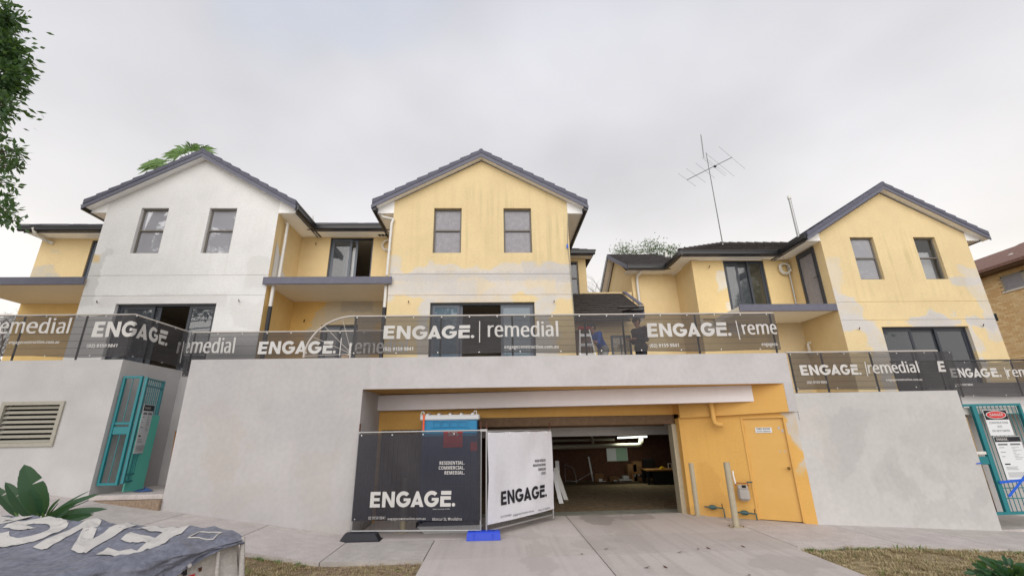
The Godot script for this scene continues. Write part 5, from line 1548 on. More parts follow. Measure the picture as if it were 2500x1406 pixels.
	part(t, "moulded_ledge", cb(V(x0 + 0.22, 1.90, d0 - 0.011), V(x1 - 0.22, 1.965, d0 - 0.05), 0.012), M.loo_blue)
	part(t, "roof_rim", cb(V(x0 - 0.01, 2.13, d1 + 0.02), V(x1 + 0.01, 2.25, d0 - 0.04), 0.025), M.loo_white)
	for k in 5: part(t, "roof_ridge", tb([V(x0 + 0.15 + k * 0.25, 2.252, d0 - 0.02), V(x0 + 0.15 + k * 0.25, 2.275, d0 + 0.3), V(x0 + 0.15 + k * 0.25, 2.252, d1)], 0.03, 8), M.loo_white)
	for x in [x0 + 0.05, x1 - 0.08]:
		part(t, "lifting_eye", tb([V(x - 0.05, 2.24, d0 - 0.02), V(x - 0.02, 2.32, d0 - 0.02), V(x + 0.02, 2.32, d0 - 0.02), V(x + 0.03, 2.24, d0 - 0.02)], 0.012, 6), M.loo_white)
	part(t, "strap", bx(V(x0 + 0.06, 1.9, d0 - 0.06), V(x0 + 0.10, 2.26, d0 - 0.045)), M.orange_strap)
	part(t, "red_notice", bx(V(x1 - 0.78, 1.56, d0 - 0.015), V(x1 - 0.36, 1.93, d0 - 0.002)), M.print_red)
	part(t, "red_notice", bx(V(x1 - 0.30, 1.48, d0 + 0.02), V(x1 - 0.04, 1.66, d0 + 0.012)), M.print_red)
	flat_text(t, "SBS", V(x1 - 0.57, 1.80, d0 - 0.02), Vector3.RIGHT, Vector3.UP, 0.10, true, M.print_white)
	part(t, "skid", cb(V(x0, 0.0, d0 + 0.1), V(x1, 0.1, d0 - 0.02), 0.01), M.black_plastic)
	settle(t)
	var tray := MB.new()
	var zq := 9.75
	tray.poly([V(-1.50, 0.12, 10.2), V(-0.25, 0.12, 10.2), V(-0.25, 0.12, zq), V(-1.55, 0.12, zq)])
	tray.poly([V(-1.55, 0.12, zq), V(-0.25, 0.12, zq), V(-0.35, 0.004, zq - 0.06), V(-1.40, 0.004, zq - 0.06)])
	tray.poly([V(-1.55, 0.12, zq), V(-1.50, 0.12, 10.2), V(-1.40, 0.004, 10.2), V(-1.40, 0.004, zq - 0.06)])
	tray.poly([V(-1.40, 0.004, zq - 0.06), V(-0.35, 0.004, zq - 0.06), V(-0.35, 0.004, 10.2), V(-1.40, 0.004, 10.2)])
	solo("metal_tray", tray, M.galv, "shallow galvanised tray on the ground below the portable toilet", "tray")

# ---------------------------------------------------------------- bollards, meter, gates
func build_street_things():
	for k in 3:
		var c: Vector3 = [PY(1705, 1258, 0.0), PY(1799, 1287, 0.0), V(-1.85, 0, 9.9)][k]
		var h: float = [1.10, 1.19, 1.0][k]
		var t := thing("bollard", ["cream steel bollard nearer the garage opening", "cream steel bollard in front of the gas meter", "cream steel bollard hidden behind the black banner"][k], "bollard", "steel bollards at the garage", c)
		var b := MB.new()
		b.lathe(Vector3.ZERO, [[0.062, 0.01], [0.062, h - 0.006], [0.056, h], [0.0, h + 0.002]], 20)
		part(t, "post", b, M.post_cream)
		part(t, "base_plate", cb(Vector3(-0.13, 0.0, -0.11), Vector3(0.13, 0.014, 0.11), 0.004), M.post_cream)
		for q in [[-0.1, -0.08], [0.1, -0.08], [0.1, 0.08], [-0.1, 0.08]]:
			part(t, "bolt", tb([Vector3(q[0], 0.012, q[1]), Vector3(q[0], 0.03, q[1])], 0.011, 6), M.rust)
	# gas meter on the orange wall
	var w0 := V(6.47, 0, 9.62); var w1 := V(4.42, 0, 10.90)
	var e := (w1 - w0).normalized(); var nrm := Vector3(-e.z, 0, e.x)
	if nrm.z < 0: nrm = -nrm
	var P := func(s: float, y: float, o: float) -> Vector3: return w0 + e * s + nrm * o + Vector3(0, y, 0)
	var t := thing("gas_meter", "grey gas meter with copper pipes on the orange wall", "gas meter", "", P.call(1.28, 0.3, 0.1))
	var mb := MB.new()
	var bs := Basis(-e, Vector3.UP, nrm)
	mb.cbox(Transform3D(bs, P.call(1.25, 0.50, 0.14)), Vector3(0.23, 0.26, 0.15), 0.05)
	part(t, "case", mb, M.meter)
	mb = MB.new(); mb.cbox(Transform3D(bs, P.call(1.25, 0.64, 0.14)), Vector3(0.20, 0.09, 0.13), 0.02)
	part(t, "head", mb, M.meter)
	mb = MB.new(); mb.cbox(Transform3D(bs, P.call(1.22, 0.66, 0.205)), Vector3(0.08, 0.05, 0.02), 0.004)
	part(t, "dial", mb, M.black_matte)
	part(t, "yoke", tb([P.call(1.14, 0.66, 0.14), P.call(1.14, 0.72, 0.14), P.call(1.38, 0.72, 0.14), P.call(1.38, 0.66, 0.14)], 0.014, 8), M.copper)
	part(t, "inlet_pipe", tb([P.call(1.38, 0.70, 0.14), P.call(1.40, 0.86, 0.12), P.call(1.40, 0.95, 0.06)], 0.02, 8), M.pvc)
	part(t, "tap", tb([P.call(1.05, 0.74, 0.1), P.call(1.16, 0.74, 0.12)], 0.016, 8), M.valve)
	settle(t)
	for k in 2:
		var s: float = [1.92, 1.30][k]
		var y: float = [0.20, 0.13][k]
		t = thing("pipe_valve", ["grey green check valve on the wall left of the bollard", "grey green check valve on the wall below the gas meter"][k], "valve", "check valves on the orange wall", P.call(s, y, 0.08))
		part(t, "body", tb([P.call(s + 0.08, y, 0.08), P.call(s + 0.05, y, 0.08), P.call(s, y, 0.08), P.call(s - 0.05, y, 0.08), P.call(s - 0.08, y, 0.08)], [0.018, 0.042, 0.05, 0.042, 0.018], 12), M.valve)
		part(t, "pipe", tb([P.call(s + 0.17, y, 0.06), P.call(s + 0.07, y, 0.08)], 0.014, 8), M.valve)
		part(t, "pipe", tb([P.call(s - 0.07, y, 0.08), P.call(s - 0.2, y - 0.01, 0.08), P.call(s - 0.22, y - 0.02, 0.08), P.call(s - 0.22, 0.0, 0.07)], 0.014, 8), M.valve)
		part(t, "handle", tb([P.call(s - 0.2, y, 0.1), P.call(s - 0.2, y + 0.09, 0.12)], 0.009, 6), M.rust)
		settle(t)
	# left gate: fixed frame and open leaf
	t = thing("steel_gate", "narrow teal steel side frame fixed at the open left gate", "gate", "", V(-7.63, 1.0, 9.7))
	var b := MB.new()
	frame_rect(b, -7.82, -7.43, 1.0, 3.12, 9.68, 9.73, 0.045)
	part(t, "frame", b, M.teal)
	part(t, "lock_plate", cb(V(-7.775, 1.95, 9.72), V(-7.475, 2.10, 9.69), 0.006), M.teal)
	part(t, "lock_rail", cb(V(-7.775, 2.14, 9.72), V(-7.475, 2.19, 9.69), 0.006), M.teal)
	part(t, "infill_bar", tb([V(-7.62, 2.2, 9.7), V(-7.62, 3.07, 9.7)], 0.008, 6), M.teal)
	part(t, "infill_bar", tb([V(-7.62, 1.05, 9.7), V(-7.62, 1.95, 9.7)], 0.008, 6), M.teal)
	settle(t)
	gate_leaf("open teal barred gate leaf carrying a white notice board", Vector3(-7.38, 1.02, -9.72), Vector3(-7.58, 1.02, -10.55), 2.08, true)
	t = thing("notice_board", "white printed notice with black header on the open left gate", "sign", "", V(-7.4, 1.6, 9.95))
	notice(t, V(-7.37, 1.57, 9.83), Vector3(-0.20, 0, -0.83).normalized(), 0.44, 0.98, 1)
	settle(t)
	var bo := MB.new()
	bo.bar(V(-7.45, 0.84, 10.15), V(-7.50, 2.35, 10.25), 0.42, 0.03, Vector3(1, 0, 0.2))
	solo("leaning_board", bo, M.teal_board, "pale green board leaning behind the open left gate", "board")
	bo = MB.new()
	bo.bar(V(-7.05, 0.84, 10.75), V(-7.18, 2.0, 10.85), 0.30, 0.025, Vector3(1, 0, 0.2))
	solo("leaning_board", bo, M.timber, "yellow timber sheet standing behind the pale green board", "board")
	var bag := MB.new()
	for k in 9:
		var a := k * 0.7
		bag.tri(V(-7.2, 0.845, 10.1) + Vector3(cos(a) * 0.2, 0, sin(a) * 0.12), V(-7.2, 0.845, 10.1) + Vector3(cos(a + 0.9) * 0.18, 0.0, sin(a + 0.9) * 0.14), V(-7.2 + 0.06 * sin(a * 3), 0.92 - 0.02 * (k % 3), 10.12))
	solo("plastic_sheet", bag, M.stripe_blue, "crumpled blue plastic sheet at the foot of the left gate", "plastic")
	# right gate
	t = thing("steel_gate", "teal steel gate frame at the right end of the wall", "gate", "", V(10.9, -0.2, 9.75))
	b = MB.new()
	frame_rect(b, 10.30, 11.75, 0.05, 2.27, 9.73, 9.79, 0.05)
	part(t, "frame", b, M.teal)
	part(t, "stile", bx(V(10.60, 0.1, 9.79), V(10.70, 2.22, 9.73)), M.teal)
	part(t, "lock_plate", cb(V(10.36, 1.02, 9.78), V(10.60, 1.18, 9.74), 0.006), M.teal)
	part(t, "lock_rail", cb(V(10.36, 1.22, 9.78), V(10.60, 1.28, 9.74), 0.006), M.pvc)
	for k in 10: part(t, "bar", tb([V(10.78 + k * 0.095, 0.10, 9.76), V(10.78 + k * 0.095, 2.22, 9.76)], 0.008, 6), M.teal)
	for y in [0.35, 0.55, 2.05]: part(t, "cross_rail", tb([V(10.70, y, 9.76), V(11.70, y, 9.76)], 0.010, 6), M.teal)
	settle(t)
	t = thing("danger_sign", "danger sign with red oval on black band on the right gate", "sign", "", V(10.98, 1.7, 9.7))
	part(t, "plate", bx(V(10.78, 1.60, 9.71), V(11.32, 2.14, 9.70)), M.paper)
	part(t, "black_band", bx(V(10.79, 1.93, 9.6985), V(11.31, 2.13, 9.6955)), M.print_black)
	var ov := MB.new(); var ow := MB.new()
	for r in 2:
		var ps: Array = []
		for k in 24: ps.append(V(11.05 + cos(TAU * k / 24) * [0.235, 0.215][r], 2.03 + sin(TAU * k / 24) * [0.085, 0.07][r], [9.693, 9.690][r]))
		(ow if r == 0 else ov).poly(ps)
	part(t, "oval_border", ow, M.print_white); part(t, "red_oval", ov, M.print_red)
	flat_text(t, "DANGER", V(11.05, 2.005, 9.687), Vector3.RIGHT, Vector3.UP, 0.055, true, M.print_white)
	flat_text(t, "CONSTRUCTION", V(11.05, 1.845, 9.698), Vector3.RIGHT, Vector3.UP, 0.042, false, M.print_black)
	flat_text(t, "SITE", V(11.05, 1.765, 9.698), Vector3.RIGHT, Vector3.UP, 0.042, false, M.print_black)
	flat_text(t, "DO NOT ENTER", V(11.05, 1.675, 9.698), Vector3.RIGHT, Vector3.UP, 0.042, false, M.print_black)
	settle(t)
	t = thing("notice_board", "white printed notice with black header below the danger sign", "sign", "", V(11.1, 0.8, 9.7))
	notice(t, V(10.82, 0.72, 9.70), Vector3.RIGHT, 0.60, 0.86, 2)
	settle(t)
	t = thing("barrier_tape", "blue tape tied across the right gate below the notices", "tape", "", V(11.0, 0.6, 9.69))
	b = MB.new()
	b.bar(V(10.62, 0.67, 9.695), V(11.75, 0.74, 9.695), 0.05, 0.004, Vector3(0, 0, 1))
	part(t, "strip", b, M.tape_blue)
	b = MB.new(); b.bar(V(10.72, 0.40, 9.69), V(11.5, 0.98, 9.69), 0.05, 0.004, Vector3(0, 0, 1))
	part(t, "strip", b, M.tape_blue)
	b = MB.new(); b.bar(PD(2386, 1132, 9.6), PD(2398, 1130, 9.6), 0.02, 0.004, Vector3(0, 0, 1))
	part(t, "strip", b, M.tape_blue)
	settle(t)

func gate_leaf(label: String, a: Vector3, c: Vector3, h: float, mesh_bars: bool):
	var t := thing("steel_gate", label, "gate", "", a)
	var e := (c - a).normalized(); var L := (c - a).length(); var up := Vector3(0, h, 0)
	for s in [0.03, L - 0.03]:
		var b := MB.new(); b.bar(a + e * s, a + e * s + up, 0.05, 0.05, e); part(t, "stile", b, M.teal)
	for y in [0.025, 0.16, h - 0.17, h - 0.025]:
		var b := MB.new(); b.bar(a + e * 0.05 + Vector3(0, y, 0), a + e * (L - 0.05) + Vector3(0, y, 0), 0.03, 0.03); part(t, "rail", b, M.teal)
	for k in 8:
		var s := lerpf(0.12, L - 0.12, k / 7.0)
		part(t, "bar", tb([a + e * s + Vector3(0, 0.04, 0), a + e * s + Vector3(0, h - 0.04, 0)], 0.009, 6), M.teal)
	settle(t)

# lower left corner, direction along its foot, width, height
func notice(t: Node, p: Vector3, ex: Vector3, w: float, h: float, seed_: int):
	var n := Vector3(-ex.z, 0, ex.x)
	if n.dot(-p) < 0: n = -n
	var b := MB.new()
	b.obox(Transform3D(Basis(ex, Vector3.UP, n), p + ex * w * 0.5 + Vector3(0, h * 0.5, 0)), Vector3(w, h, 0.006))
	part(t, "plate", b, M.paper)
	var F_ := func(x0: float, x1: float, y0: float, y1: float, m: Material, called: String):
		var q := MB.new()
		q.obox(Transform3D(Basis(ex, Vector3.UP, n), p + ex * w * (x0 + x1) * 0.5 + Vector3(0, h * (y0 + y1) * 0.5, 0) + n * 0.0045), Vector3(w * (x1 - x0), h * (y1 - y0), 0.002))
		part(t, called, q, m)
	F_.call(0.01, 0.99, 0.87, 0.99, M.print_black, "header")
	flat_text(t, "ENGAGE.", p + ex * w * 0.08 + Vector3(0, h * 0.905, 0) + n * 0.007, ex, Vector3.UP, 0.045, true, M.print_white, false)
	F_.call(0.08, 0.44, 0.79, 0.83, M.print_grey, "printed_bar"); F_.call(0.54, 0.92, 0.79, 0.83, M.print_grey, "printed_bar")
	var rng := RandomNumberGenerator.new(); rng.seed = seed_
	for k in 9:
		F_.call(0.56, 0.62 + rng.randf() * 0.3, 0.74 - k * 0.035, 0.747 - k * 0.035, M.print_grey, "printed_line")
		if k % 3 == 0: F_.call(0.09, 0.2 + rng.randf() * 0.15, 0.73 - k * 0.035, 0.742 - k * 0.035, M.print_grey, "printed_line")
	F_.call(0.10, 0.30, 0.335, 0.365, M.print_black, "printed_bar")
	for k in 3: F_.call(0.10, 0.45 + rng.randf() * 0.15, 0.28 - k * 0.03, 0.288 - k * 0.03, M.print_grey, "printed_line")
	for k in 5: F_.call(0.10, 0.8 + rng.randf() * 0.12, 0.15 - k * 0.024, 0.157 - k * 0.024, M.print_grey, "printed_line")
# ---------------------------------------------------------------- garage contents
func build_garage_things():
	var t := thing("tube_light", "lit fluorescent tube light on the garage ceiling", "light", "", PD(1544, 1066, 17.4))
	var a := PD(1508, 1069, 17.4); var c := PD(1580, 1066, 17.4)
	part(t, "batten", cb(Vector3(a.x, a.y + 0.06, a.z - 0.05), Vector3(c.x, a.y + 0.14, a.z + 0.05), 0.01), M.pvc)
	part(t, "tube", tb([a, c], 0.03, 10), M.tube_glow)
	settle(t)
	var l := AreaLight3D.new()
	l.name = "tube_glow_light"
	l.area_size = Vector2(1.15, 0.08); l.light_energy = 0.75; l.light_color = Color(0.97, 1.0, 0.92); l.area_range = 14.0
	l.position = (a + c) * 0.5 + Vector3(0, -0.05, 0.0); l.rotation = Vector3(-PI / 2, 0, 0); l.shadow_enabled = true
	add_child(l)
	var fl := -0.31
	t = thing("plan_sheet", "pale printed plan sheet pinned on the garage back wall", "poster", "", PD(1507, 1110, 18.97))
	part(t, "sheet", bx(PD(1483, 1126, 18.98), PD(1531, 1093, 18.96)), M.paper)
	part(t, "sheet_fold", bx(PD(1506, 1125, 18.955), PD(1530, 1094, 18.95)), M.plan_green)
	settle(t)
	t = thing("microwave_oven", "white microwave oven on the garage floor", "microwave", "", V(PY(1522, 1188, fl).x, fl, 18.4))
	var mx := PY(1522, 1188, fl).x
	part(t, "case", cb(V(mx - 0.26, fl, 18.75), V(mx + 0.26, fl + 0.32, 18.4), 0.02), M.pvc)
	part(t, "door_window", bx(V(mx - 0.21, fl + 0.05, 18.399), V(mx + 0.20, fl + 0.27, 18.39)), M.black_matte)
	settle(t)
	solo("parcel", cb(V(mx - 0.1, fl + 0.32, 18.65), V(mx + 0.12, fl + 0.44, 18.45), 0.005), M.paper, "small white parcel on top of the microwave oven", "box")
	var i := 0
	for q in [[1458, 1189, 0.36, 0.52, "open-topped"], [1470, 1190, 0.30, 0.34, "low reddish"], [1495, 1189, 0.34, 0.40, "squat"], [1541, 1188, 0.36, 0.85, "tall stacked"], [1555, 1188, 0.36, 0.95, "tallest"]]:
		var x := PY(q[0], q[1], fl).x
		t = thing("cardboard_box", q[4] + " brown cardboard box at the garage back wall", "box", "boxes at the garage back wall", V(x, fl, 18.6))
		part(t, "carton", cb(V(x - q[2] * 0.5, fl, 18.85), V(x + q[2] * 0.5, fl + q[3], 18.5), 0.006), M.card)
		part(t, "label", bx(V(x - 0.02, fl + q[3] * 0.45, 18.499), V(x + 0.12, fl + q[3] * 0.45 + 0.12, 18.495)), M.paper)
		settle(t); i += 1
	# boards and angles leaning near the opening
	i = 0
	for q in [[1372, 1235, 1352, 1150], [1384, 1226, 1356, 1142], [1366, 1222, 1360, 1125], [1452, 1192, 1437, 1115], [1360, 1160, 1372, 1105], [1367, 1160, 1376, 1108]]:
		var b := MB.new()
		var foot := PY(q[0], q[1], -0.12 if i < 3 else fl)
		var dd := -foot.z
		var top := PD(q[2], q[3], dd + 0.3)
		b.bar(foot, top, 0.12 if i < 3 else 0.06, 0.015, Vector3(0, 0, 1))
		solo("metal_strip", b, M.galv if i != 1 else M.pvc, ["long grey strip leaning just inside the garage", "white flat strip leaning just inside the garage", "grey strip standing behind the white strip", "tall pale strip leaning on the garage back wall", "short strip leaning above the grey strips", "second short strip crossing above the grey strips"][i], "strip", "strips leaning in the garage")
		i += 1
	# low frame like a folded chair
	t = thing("folding_stand", "grey tubular folding frame standing in the garage", "frame", "", PY(1392, 1192, fl))
	var f0 := PY(1382, 1194, fl); var f1 := PY(1408, 1196, fl)
	part(t, "tube_leg", tb([f0, f0 + Vector3(0, 0.9, 0), f0 + Vector3(0.3, 0.75, 0.1), f1 + Vector3(0, 0.5, 0), f1], 0.018, 6), M.galv)
	part(t, "cross_tube", tb([f0 + Vector3(0, 0.3, 0), f1 + Vector3(0, 0.3, 0), f1 + Vector3(0.6, 0.55, -0.2)], 0.015, 6), M.galv)
	settle(t)
	# bench with tools at the right
	t = thing("work_bench", "dark work bench with tools on its top at the garage's right side", "bench", "", PY(1610, 1192, fl))
	var bx0 := PD(1578, 1150, 17.2); var bx1 := PD(1668, 1150, 17.2)
	part(t, "bench_top", cb(Vector3(bx0.x, bx0.y, -17.9), Vector3(bx1.x, bx0.y + 0.05, -17.1), 0.006), M.timber)
	for k in 4:
		var x: float = lerpf(bx0.x + 0.06, bx1.x - 0.06, k % 2); var d: float = [17.2, 17.8][k / 2]
		part(t, "leg", bx(V(x - 0.04, fl, d + 0.04), V(x + 0.04, bx0.y, d - 0.04)), M.black_matte)
	part(t, "hanging_sheet", bx(Vector3(bx0.x + 0.2, fl + 0.15, -17.15), Vector3(bx1.x, bx0.y, -17.12)), M.black_matte)
	settle(t)
	solo("angle_grinder", tb([PD(1610, 1146, 17.3), PD(1616, 1142, 17.3), PD(1622, 1144, 17.3), PD(1626, 1150, 17.3)], [0.02, 0.06, 0.05, 0.02], 8), M.yellow_tool, "small yellow power tool on the dark work bench", "tool")
	var st := MB.new()
	frame_rect(st, PD(1633, 1146, 17.4).x, PD(1642, 1146, 17.4).x, PD(1633, 1146, 17.4).y, PD(1633, 1131, 17.4).y, 17.4, 17.43, 0.02)
	solo("white_stand", st, M.pvc, "small white frame standing on the dark work bench", "frame")
	t = thing("office_chair", "black padded chair in front of the work bench", "chair", "", PY(1585, 1194, fl))
	var ch := PY(1587, 1194, fl)
	part(t, "seat", cb(ch + Vector3(-0.25, 0.42, -0.25), ch + Vector3(0.25, 0.5, 0.25), 0.03), M.black_matte)
	part(t, "backrest", cb(ch + Vector3(-0.25, 0.5, 0.2), ch + Vector3(0.22, 1.1, 0.27), 0.03), M.black_matte)
	part(t, "column", tb([ch + Vector3(0, 0.06, 0), ch + Vector3(0, 0.42, 0)], 0.03, 8), M.black_matte)
	for k in 5: part(t, "leg", tb([ch + Vector3(0, 0.1, 0), ch + Vector3(cos(k * TAU / 5) * 0.28, 0.03, sin(k * TAU / 5) * 0.28)], 0.02, 6), M.black_matte)
	settle(t)
	t = thing("saw_horse", "timber saw horse with splayed legs by the tall boxes", "saw horse", "", PY(1565, 1192, fl))
	var sh := PY(1566, 1191, fl)
	part(t, "beam", bx(sh + Vector3(-0.35, 0.5, -0.05), sh + Vector3(0.35, 0.58, 0.05)), M.timber)
	for k in 4:
		var b := MB.new(); var sx: float = [-0.28, 0.28][k % 2]; var sz: float = [-0.22, 0.22][k / 2]
		b.bar(sh + Vector3(sx * 1.2, 0, sz), sh + Vector3(sx, 0.52, 0), 0.05, 0.03)
		part(t, "leg", b, M.timber)
	settle(t)
	var bb := MB.new()
	bb.lathe(PY(1617, 1198, fl), [[0.0, 0.0], [0.22, 0.02], [0.25, 0.2], [0.2, 0.45], [0.06, 0.55], [0.08, 0.62], [0.0, 0.6]], 12)
	solo("rubbish_bag", bb, M.black_matte, "black rubbish bag tied at the top near the bench", "bag")
	bb = MB.new()
	bb.lathe(PY(1632, 1198, fl), [[0.0, 0.0], [0.12, 0.0], [0.14, 0.34], [0.135, 0.34], [0.12, 0.05]], 14)
	solo("bucket", bb, M.meter, "grey bucket beside the black rubbish bag", "bucket")
	bb = MB.new(); bb.obox(Transform3D(Basis(Vector3.UP, 0.3), PY(1645, 1229, -0.05)), Vector3(0.55, 0.06, 0.25))
	solo("timber_block", bb, M.brown_door, "dark timber block on the ramp at the right jamb", "timber")

# ---------------------------------------------------------------- roof things, neighbours
func build_roof_things():
	var t := thing("tv_antenna", "tall roof antenna with crossed arms on a thin mast", "antenna", "", V(9.22, 8.85, 16.0))
	part(t, "mast", tb([V(9.22, 8.75, 16.0), V(9.21, 13.2, 16.0)], [0.022, 0.014], 8), M.wire)
	part(t, "flashing", tb([V(9.22, 8.78, 16.0), V(9.22, 8.90, 16.0)], [0.10, 0.03], 10), M.galv)
	var a := PD(1678, 439, 16.0); var c := PD(1788, 384, 16.0)
	# the long boom points away to the right, its rods lie across it
	part(t, "boom", tb([a, c], 0.013, 6), M.antenna_dark)
	for q in [[1656, 423, 1700, 455], [1676, 411, 1723, 445], [1699, 398, 1746, 435], [1724, 374, 1793, 430], [1756, 358, 1820, 412]]:
		part(t, "rod", tb([PD(q[0], q[1], 15.75), PD(q[2], q[3], 16.25)], 0.0055, 5), M.galv)
	part(t, "dipole", tb([PD(1715, 385, 15.8), PD(1771, 429, 16.2), PD(1775, 425, 16.2), PD(1718, 382, 15.8), PD(1715, 385, 15.8)], 0.0055, 5), M.galv)
	part(t, "junction_box", cb(PD(1743, 409, 16.02), PD(1750, 403, 15.95), 0.005), M.antenna_dark)
	part(t, "upper_boom", tb([PD(1712, 330, 16.1), PD(1719, 385, 15.9)], 0.010, 6), M.wire)
	for k in 14:
		var p := PD(1712, 330, 16.1).lerp(PD(1718, 378, 15.9), k / 13.0)
		part(t, "rod", tb([p + Vector3(-0.09, 0, 0.1), p + Vector3(0.09, 0, -0.1)], 0.004, 4), M.wire)
	settle(t)
	# brick neighbour on the right
	t = thing("brick_house", "blond brick house with brown tiled roof beyond the right house", "house", "", V(22.0, 0, 17.0))
	var wx := 22.0
	part(t, "wall", bx(V(wx + 0.012, -0.6, 26.0), V(wx + 0.3, 8.05, 10.0)), M.brick_mortar)
	var rng := RandomNumberGenerator.new(); rng.seed = 4
	var win := [[15.6, 17.27, 7.2, 7.86], [15.8, 16.55, 4.6, 5.4]]
	var bm := MB.new(); bm.box(Vector3(-0.03, -0.038, -0.115), Vector3(0.03, 0.038, 0.115))
	var shared := bm.mesh()
	var n := 0
	var rest := [MB.new(), MB.new()]
	var row := 0
	var y := 8.0
	while y > 0.3:
		var d := 12.0 + (0.12 if row % 2 == 0 else 0.0)
		while d < 22.0:
			var skip := false
			for w in win:
				if d > w[0] - 0.1 and d < w[1] + 0.1 and y > w[2] - 0.03 and y < w[3] + 0.03: skip = true
			if not skip:
				if n < 300 and y > 4.6 and d > 16.1 and d < 18.15:
					var o := MeshInstance3D.new(); o.name = "brick"; o.mesh = shared; o.material_override = M["brick_%d" % rng.randi_range(0, 3)]
					o.position = V(wx + rng.randf_range(-0.004, 0.004), y, d); t.add_child(o, true); n += 1
				else:
					rest[row % 2].box(V(wx - 0.03, y - 0.038, d + 0.115), V(wx + 0.03, y + 0.038, d - 0.115))
			d += 0.24
		y -= 0.086; row += 1
	for k in 2: stuff(part(t, "brickwork", rest[k], M["brick_%d" % k]))
	for w in win:
		var b := MB.new()
		for q in [[w[0], w[0] + 0.06, w[2], w[3]], [w[1] - 0.06, w[1], w[2], w[3]], [w[0], w[1], w[2], w[2] + 0.05], [w[0], w[1], w[3] - 0.05, w[3]], [(w[0] + w[1]) * 0.5 - 0.06, (w[0] + w[1]) * 0.5 + 0.06, w[2], w[3]]]:
			b.box(V(wx - 0.01, q[2], q[1]), V(wx + 0.05, q[3], q[0]))
		var o := part(t, "window", b, M.louvre)
		part(o, "pane", bx(V(wx + 0.008, w[2] + 0.04, w[1] - 0.05), V(wx + 0.011, w[3] - 0.04, w[0] + 0.05)), M.pane_film)
		part(o, "sill", bx(V(wx - 0.08, w[2] - 0.06, w[1] + 0.05), V(wx + 0.02, w[2], w[0] - 0.05)), M.pvc)
	part(t, "eave_soffit", bx(V(wx - 0.55, 8.05, 26.3), V(wx + 0.1, 8.07, 9.7)), M.brown_door)
	part(t, "fascia", bx(V(wx - 0.58, 8.02, 26.3), V(wx - 0.55, 8.2, 9.7)), M.brown_door)
	part(t, "gutter", bx(V(wx - 0.68, 8.10, 26.3), V(wx - 0.58, 8.2, 9.7)), M.tile_red)
	var b2 := MB.new()
	b2.quad(V(wx - 0.62, 8.2, 9.7), V(wx - 0.62, 8.2, 26.3), V(wx + 3.2, 9.95, 26.3), V(wx + 3.2, 9.95, 9.7))
	var rf := part(t, "roof", b2, M.tile_red)
	var vd := Vector3(3.82, 1.75, 0).normalized()
	var nd := Vector3(-1.75, 3.82, 0).normalized()
	for k in 13:
		for j in 8:
			var tl := MB.new()
			var p := V(wx - 0.62, 8.2, 15.6 + j * 0.36) + vd * (k * 0.32)
			tl.obox(Transform3D(Basis(vd, nd, Vector3(0, 0, 1)), p + vd * 0.17 + nd * 0.022 - Vector3(0, 0, 0.18)), Vector3(0.34, 0.03, 0.35))
			part(rf, "tile", tl, M.tile_red)
	part(rf, "roof_vent", tb([PX(2475, 629, wx + 0.9), PX(2475, 629, wx + 0.9) + Vector3(0, 0.16, 0), PX(2475, 629, wx + 0.9) + Vector3(0, 0.2, 0)], [0.12, 0.12, 0.03], 10), M.pvc)
	settle(t)
	t = thing("wall_awning", "black folded awning on the side of the right house", "awning", "", V(15.95, 5.1, 13.3))
	part(t, "cover", cb(V(15.645, 4.98, 13.5), V(16.25, 5.22, 13.2), 0.02), M.black_matte)
	var br := MB.new(); br.bar(V(15.65, 5.40, 13.3), V(16.2, 5.24, 13.3), 0.03, 0.03)
	part(t, "arm", br, M.black_matte)
	settle(t)

# ---------------------------------------------------------------- plants
func leaf_at(b: MB, p: Vector3, dir: Vector3, ln: float, w: float, rng: RandomNumberGenerator):
	var sd := dir.cross(Vector3(rng.randf_range(-1, 1), rng.randf_range(0.2, 1), rng.randf_range(-1, 1))).normalized() * w * 0.5
	var up := sd.cross(dir).normalized() * w * 0.12
	var m := p + dir * ln * 0.45
	b.tri(p, m + sd, p + dir * ln + up); b.tri(p, p + dir * ln + up, m - sd)
func clump(b: MB, c: Vector3, r: Vector3, n: int, ln: float, w: float, rng: RandomNumberGenerator, droop := 0.25):
	for i in n:
		var q := Vector3(rng.randfn(), rng.randfn(), rng.randfn()) * 0.5
		var p := c + Vector3(q.x * r.x, q.y * r.y, q.z * r.z)
		var dir := (Vector3(q.x, q.y, q.z).normalized() + Vector3(rng.randf_range(-1, 1), rng.randf_range(-1, 1) - droop, rng.randf_range(-1, 1)) * 0.9).normalized()
		leaf_at(b, p, dir, ln * rng.randf_range(0.7, 1.25), w * rng.randf_range(0.8, 1.2), rng)
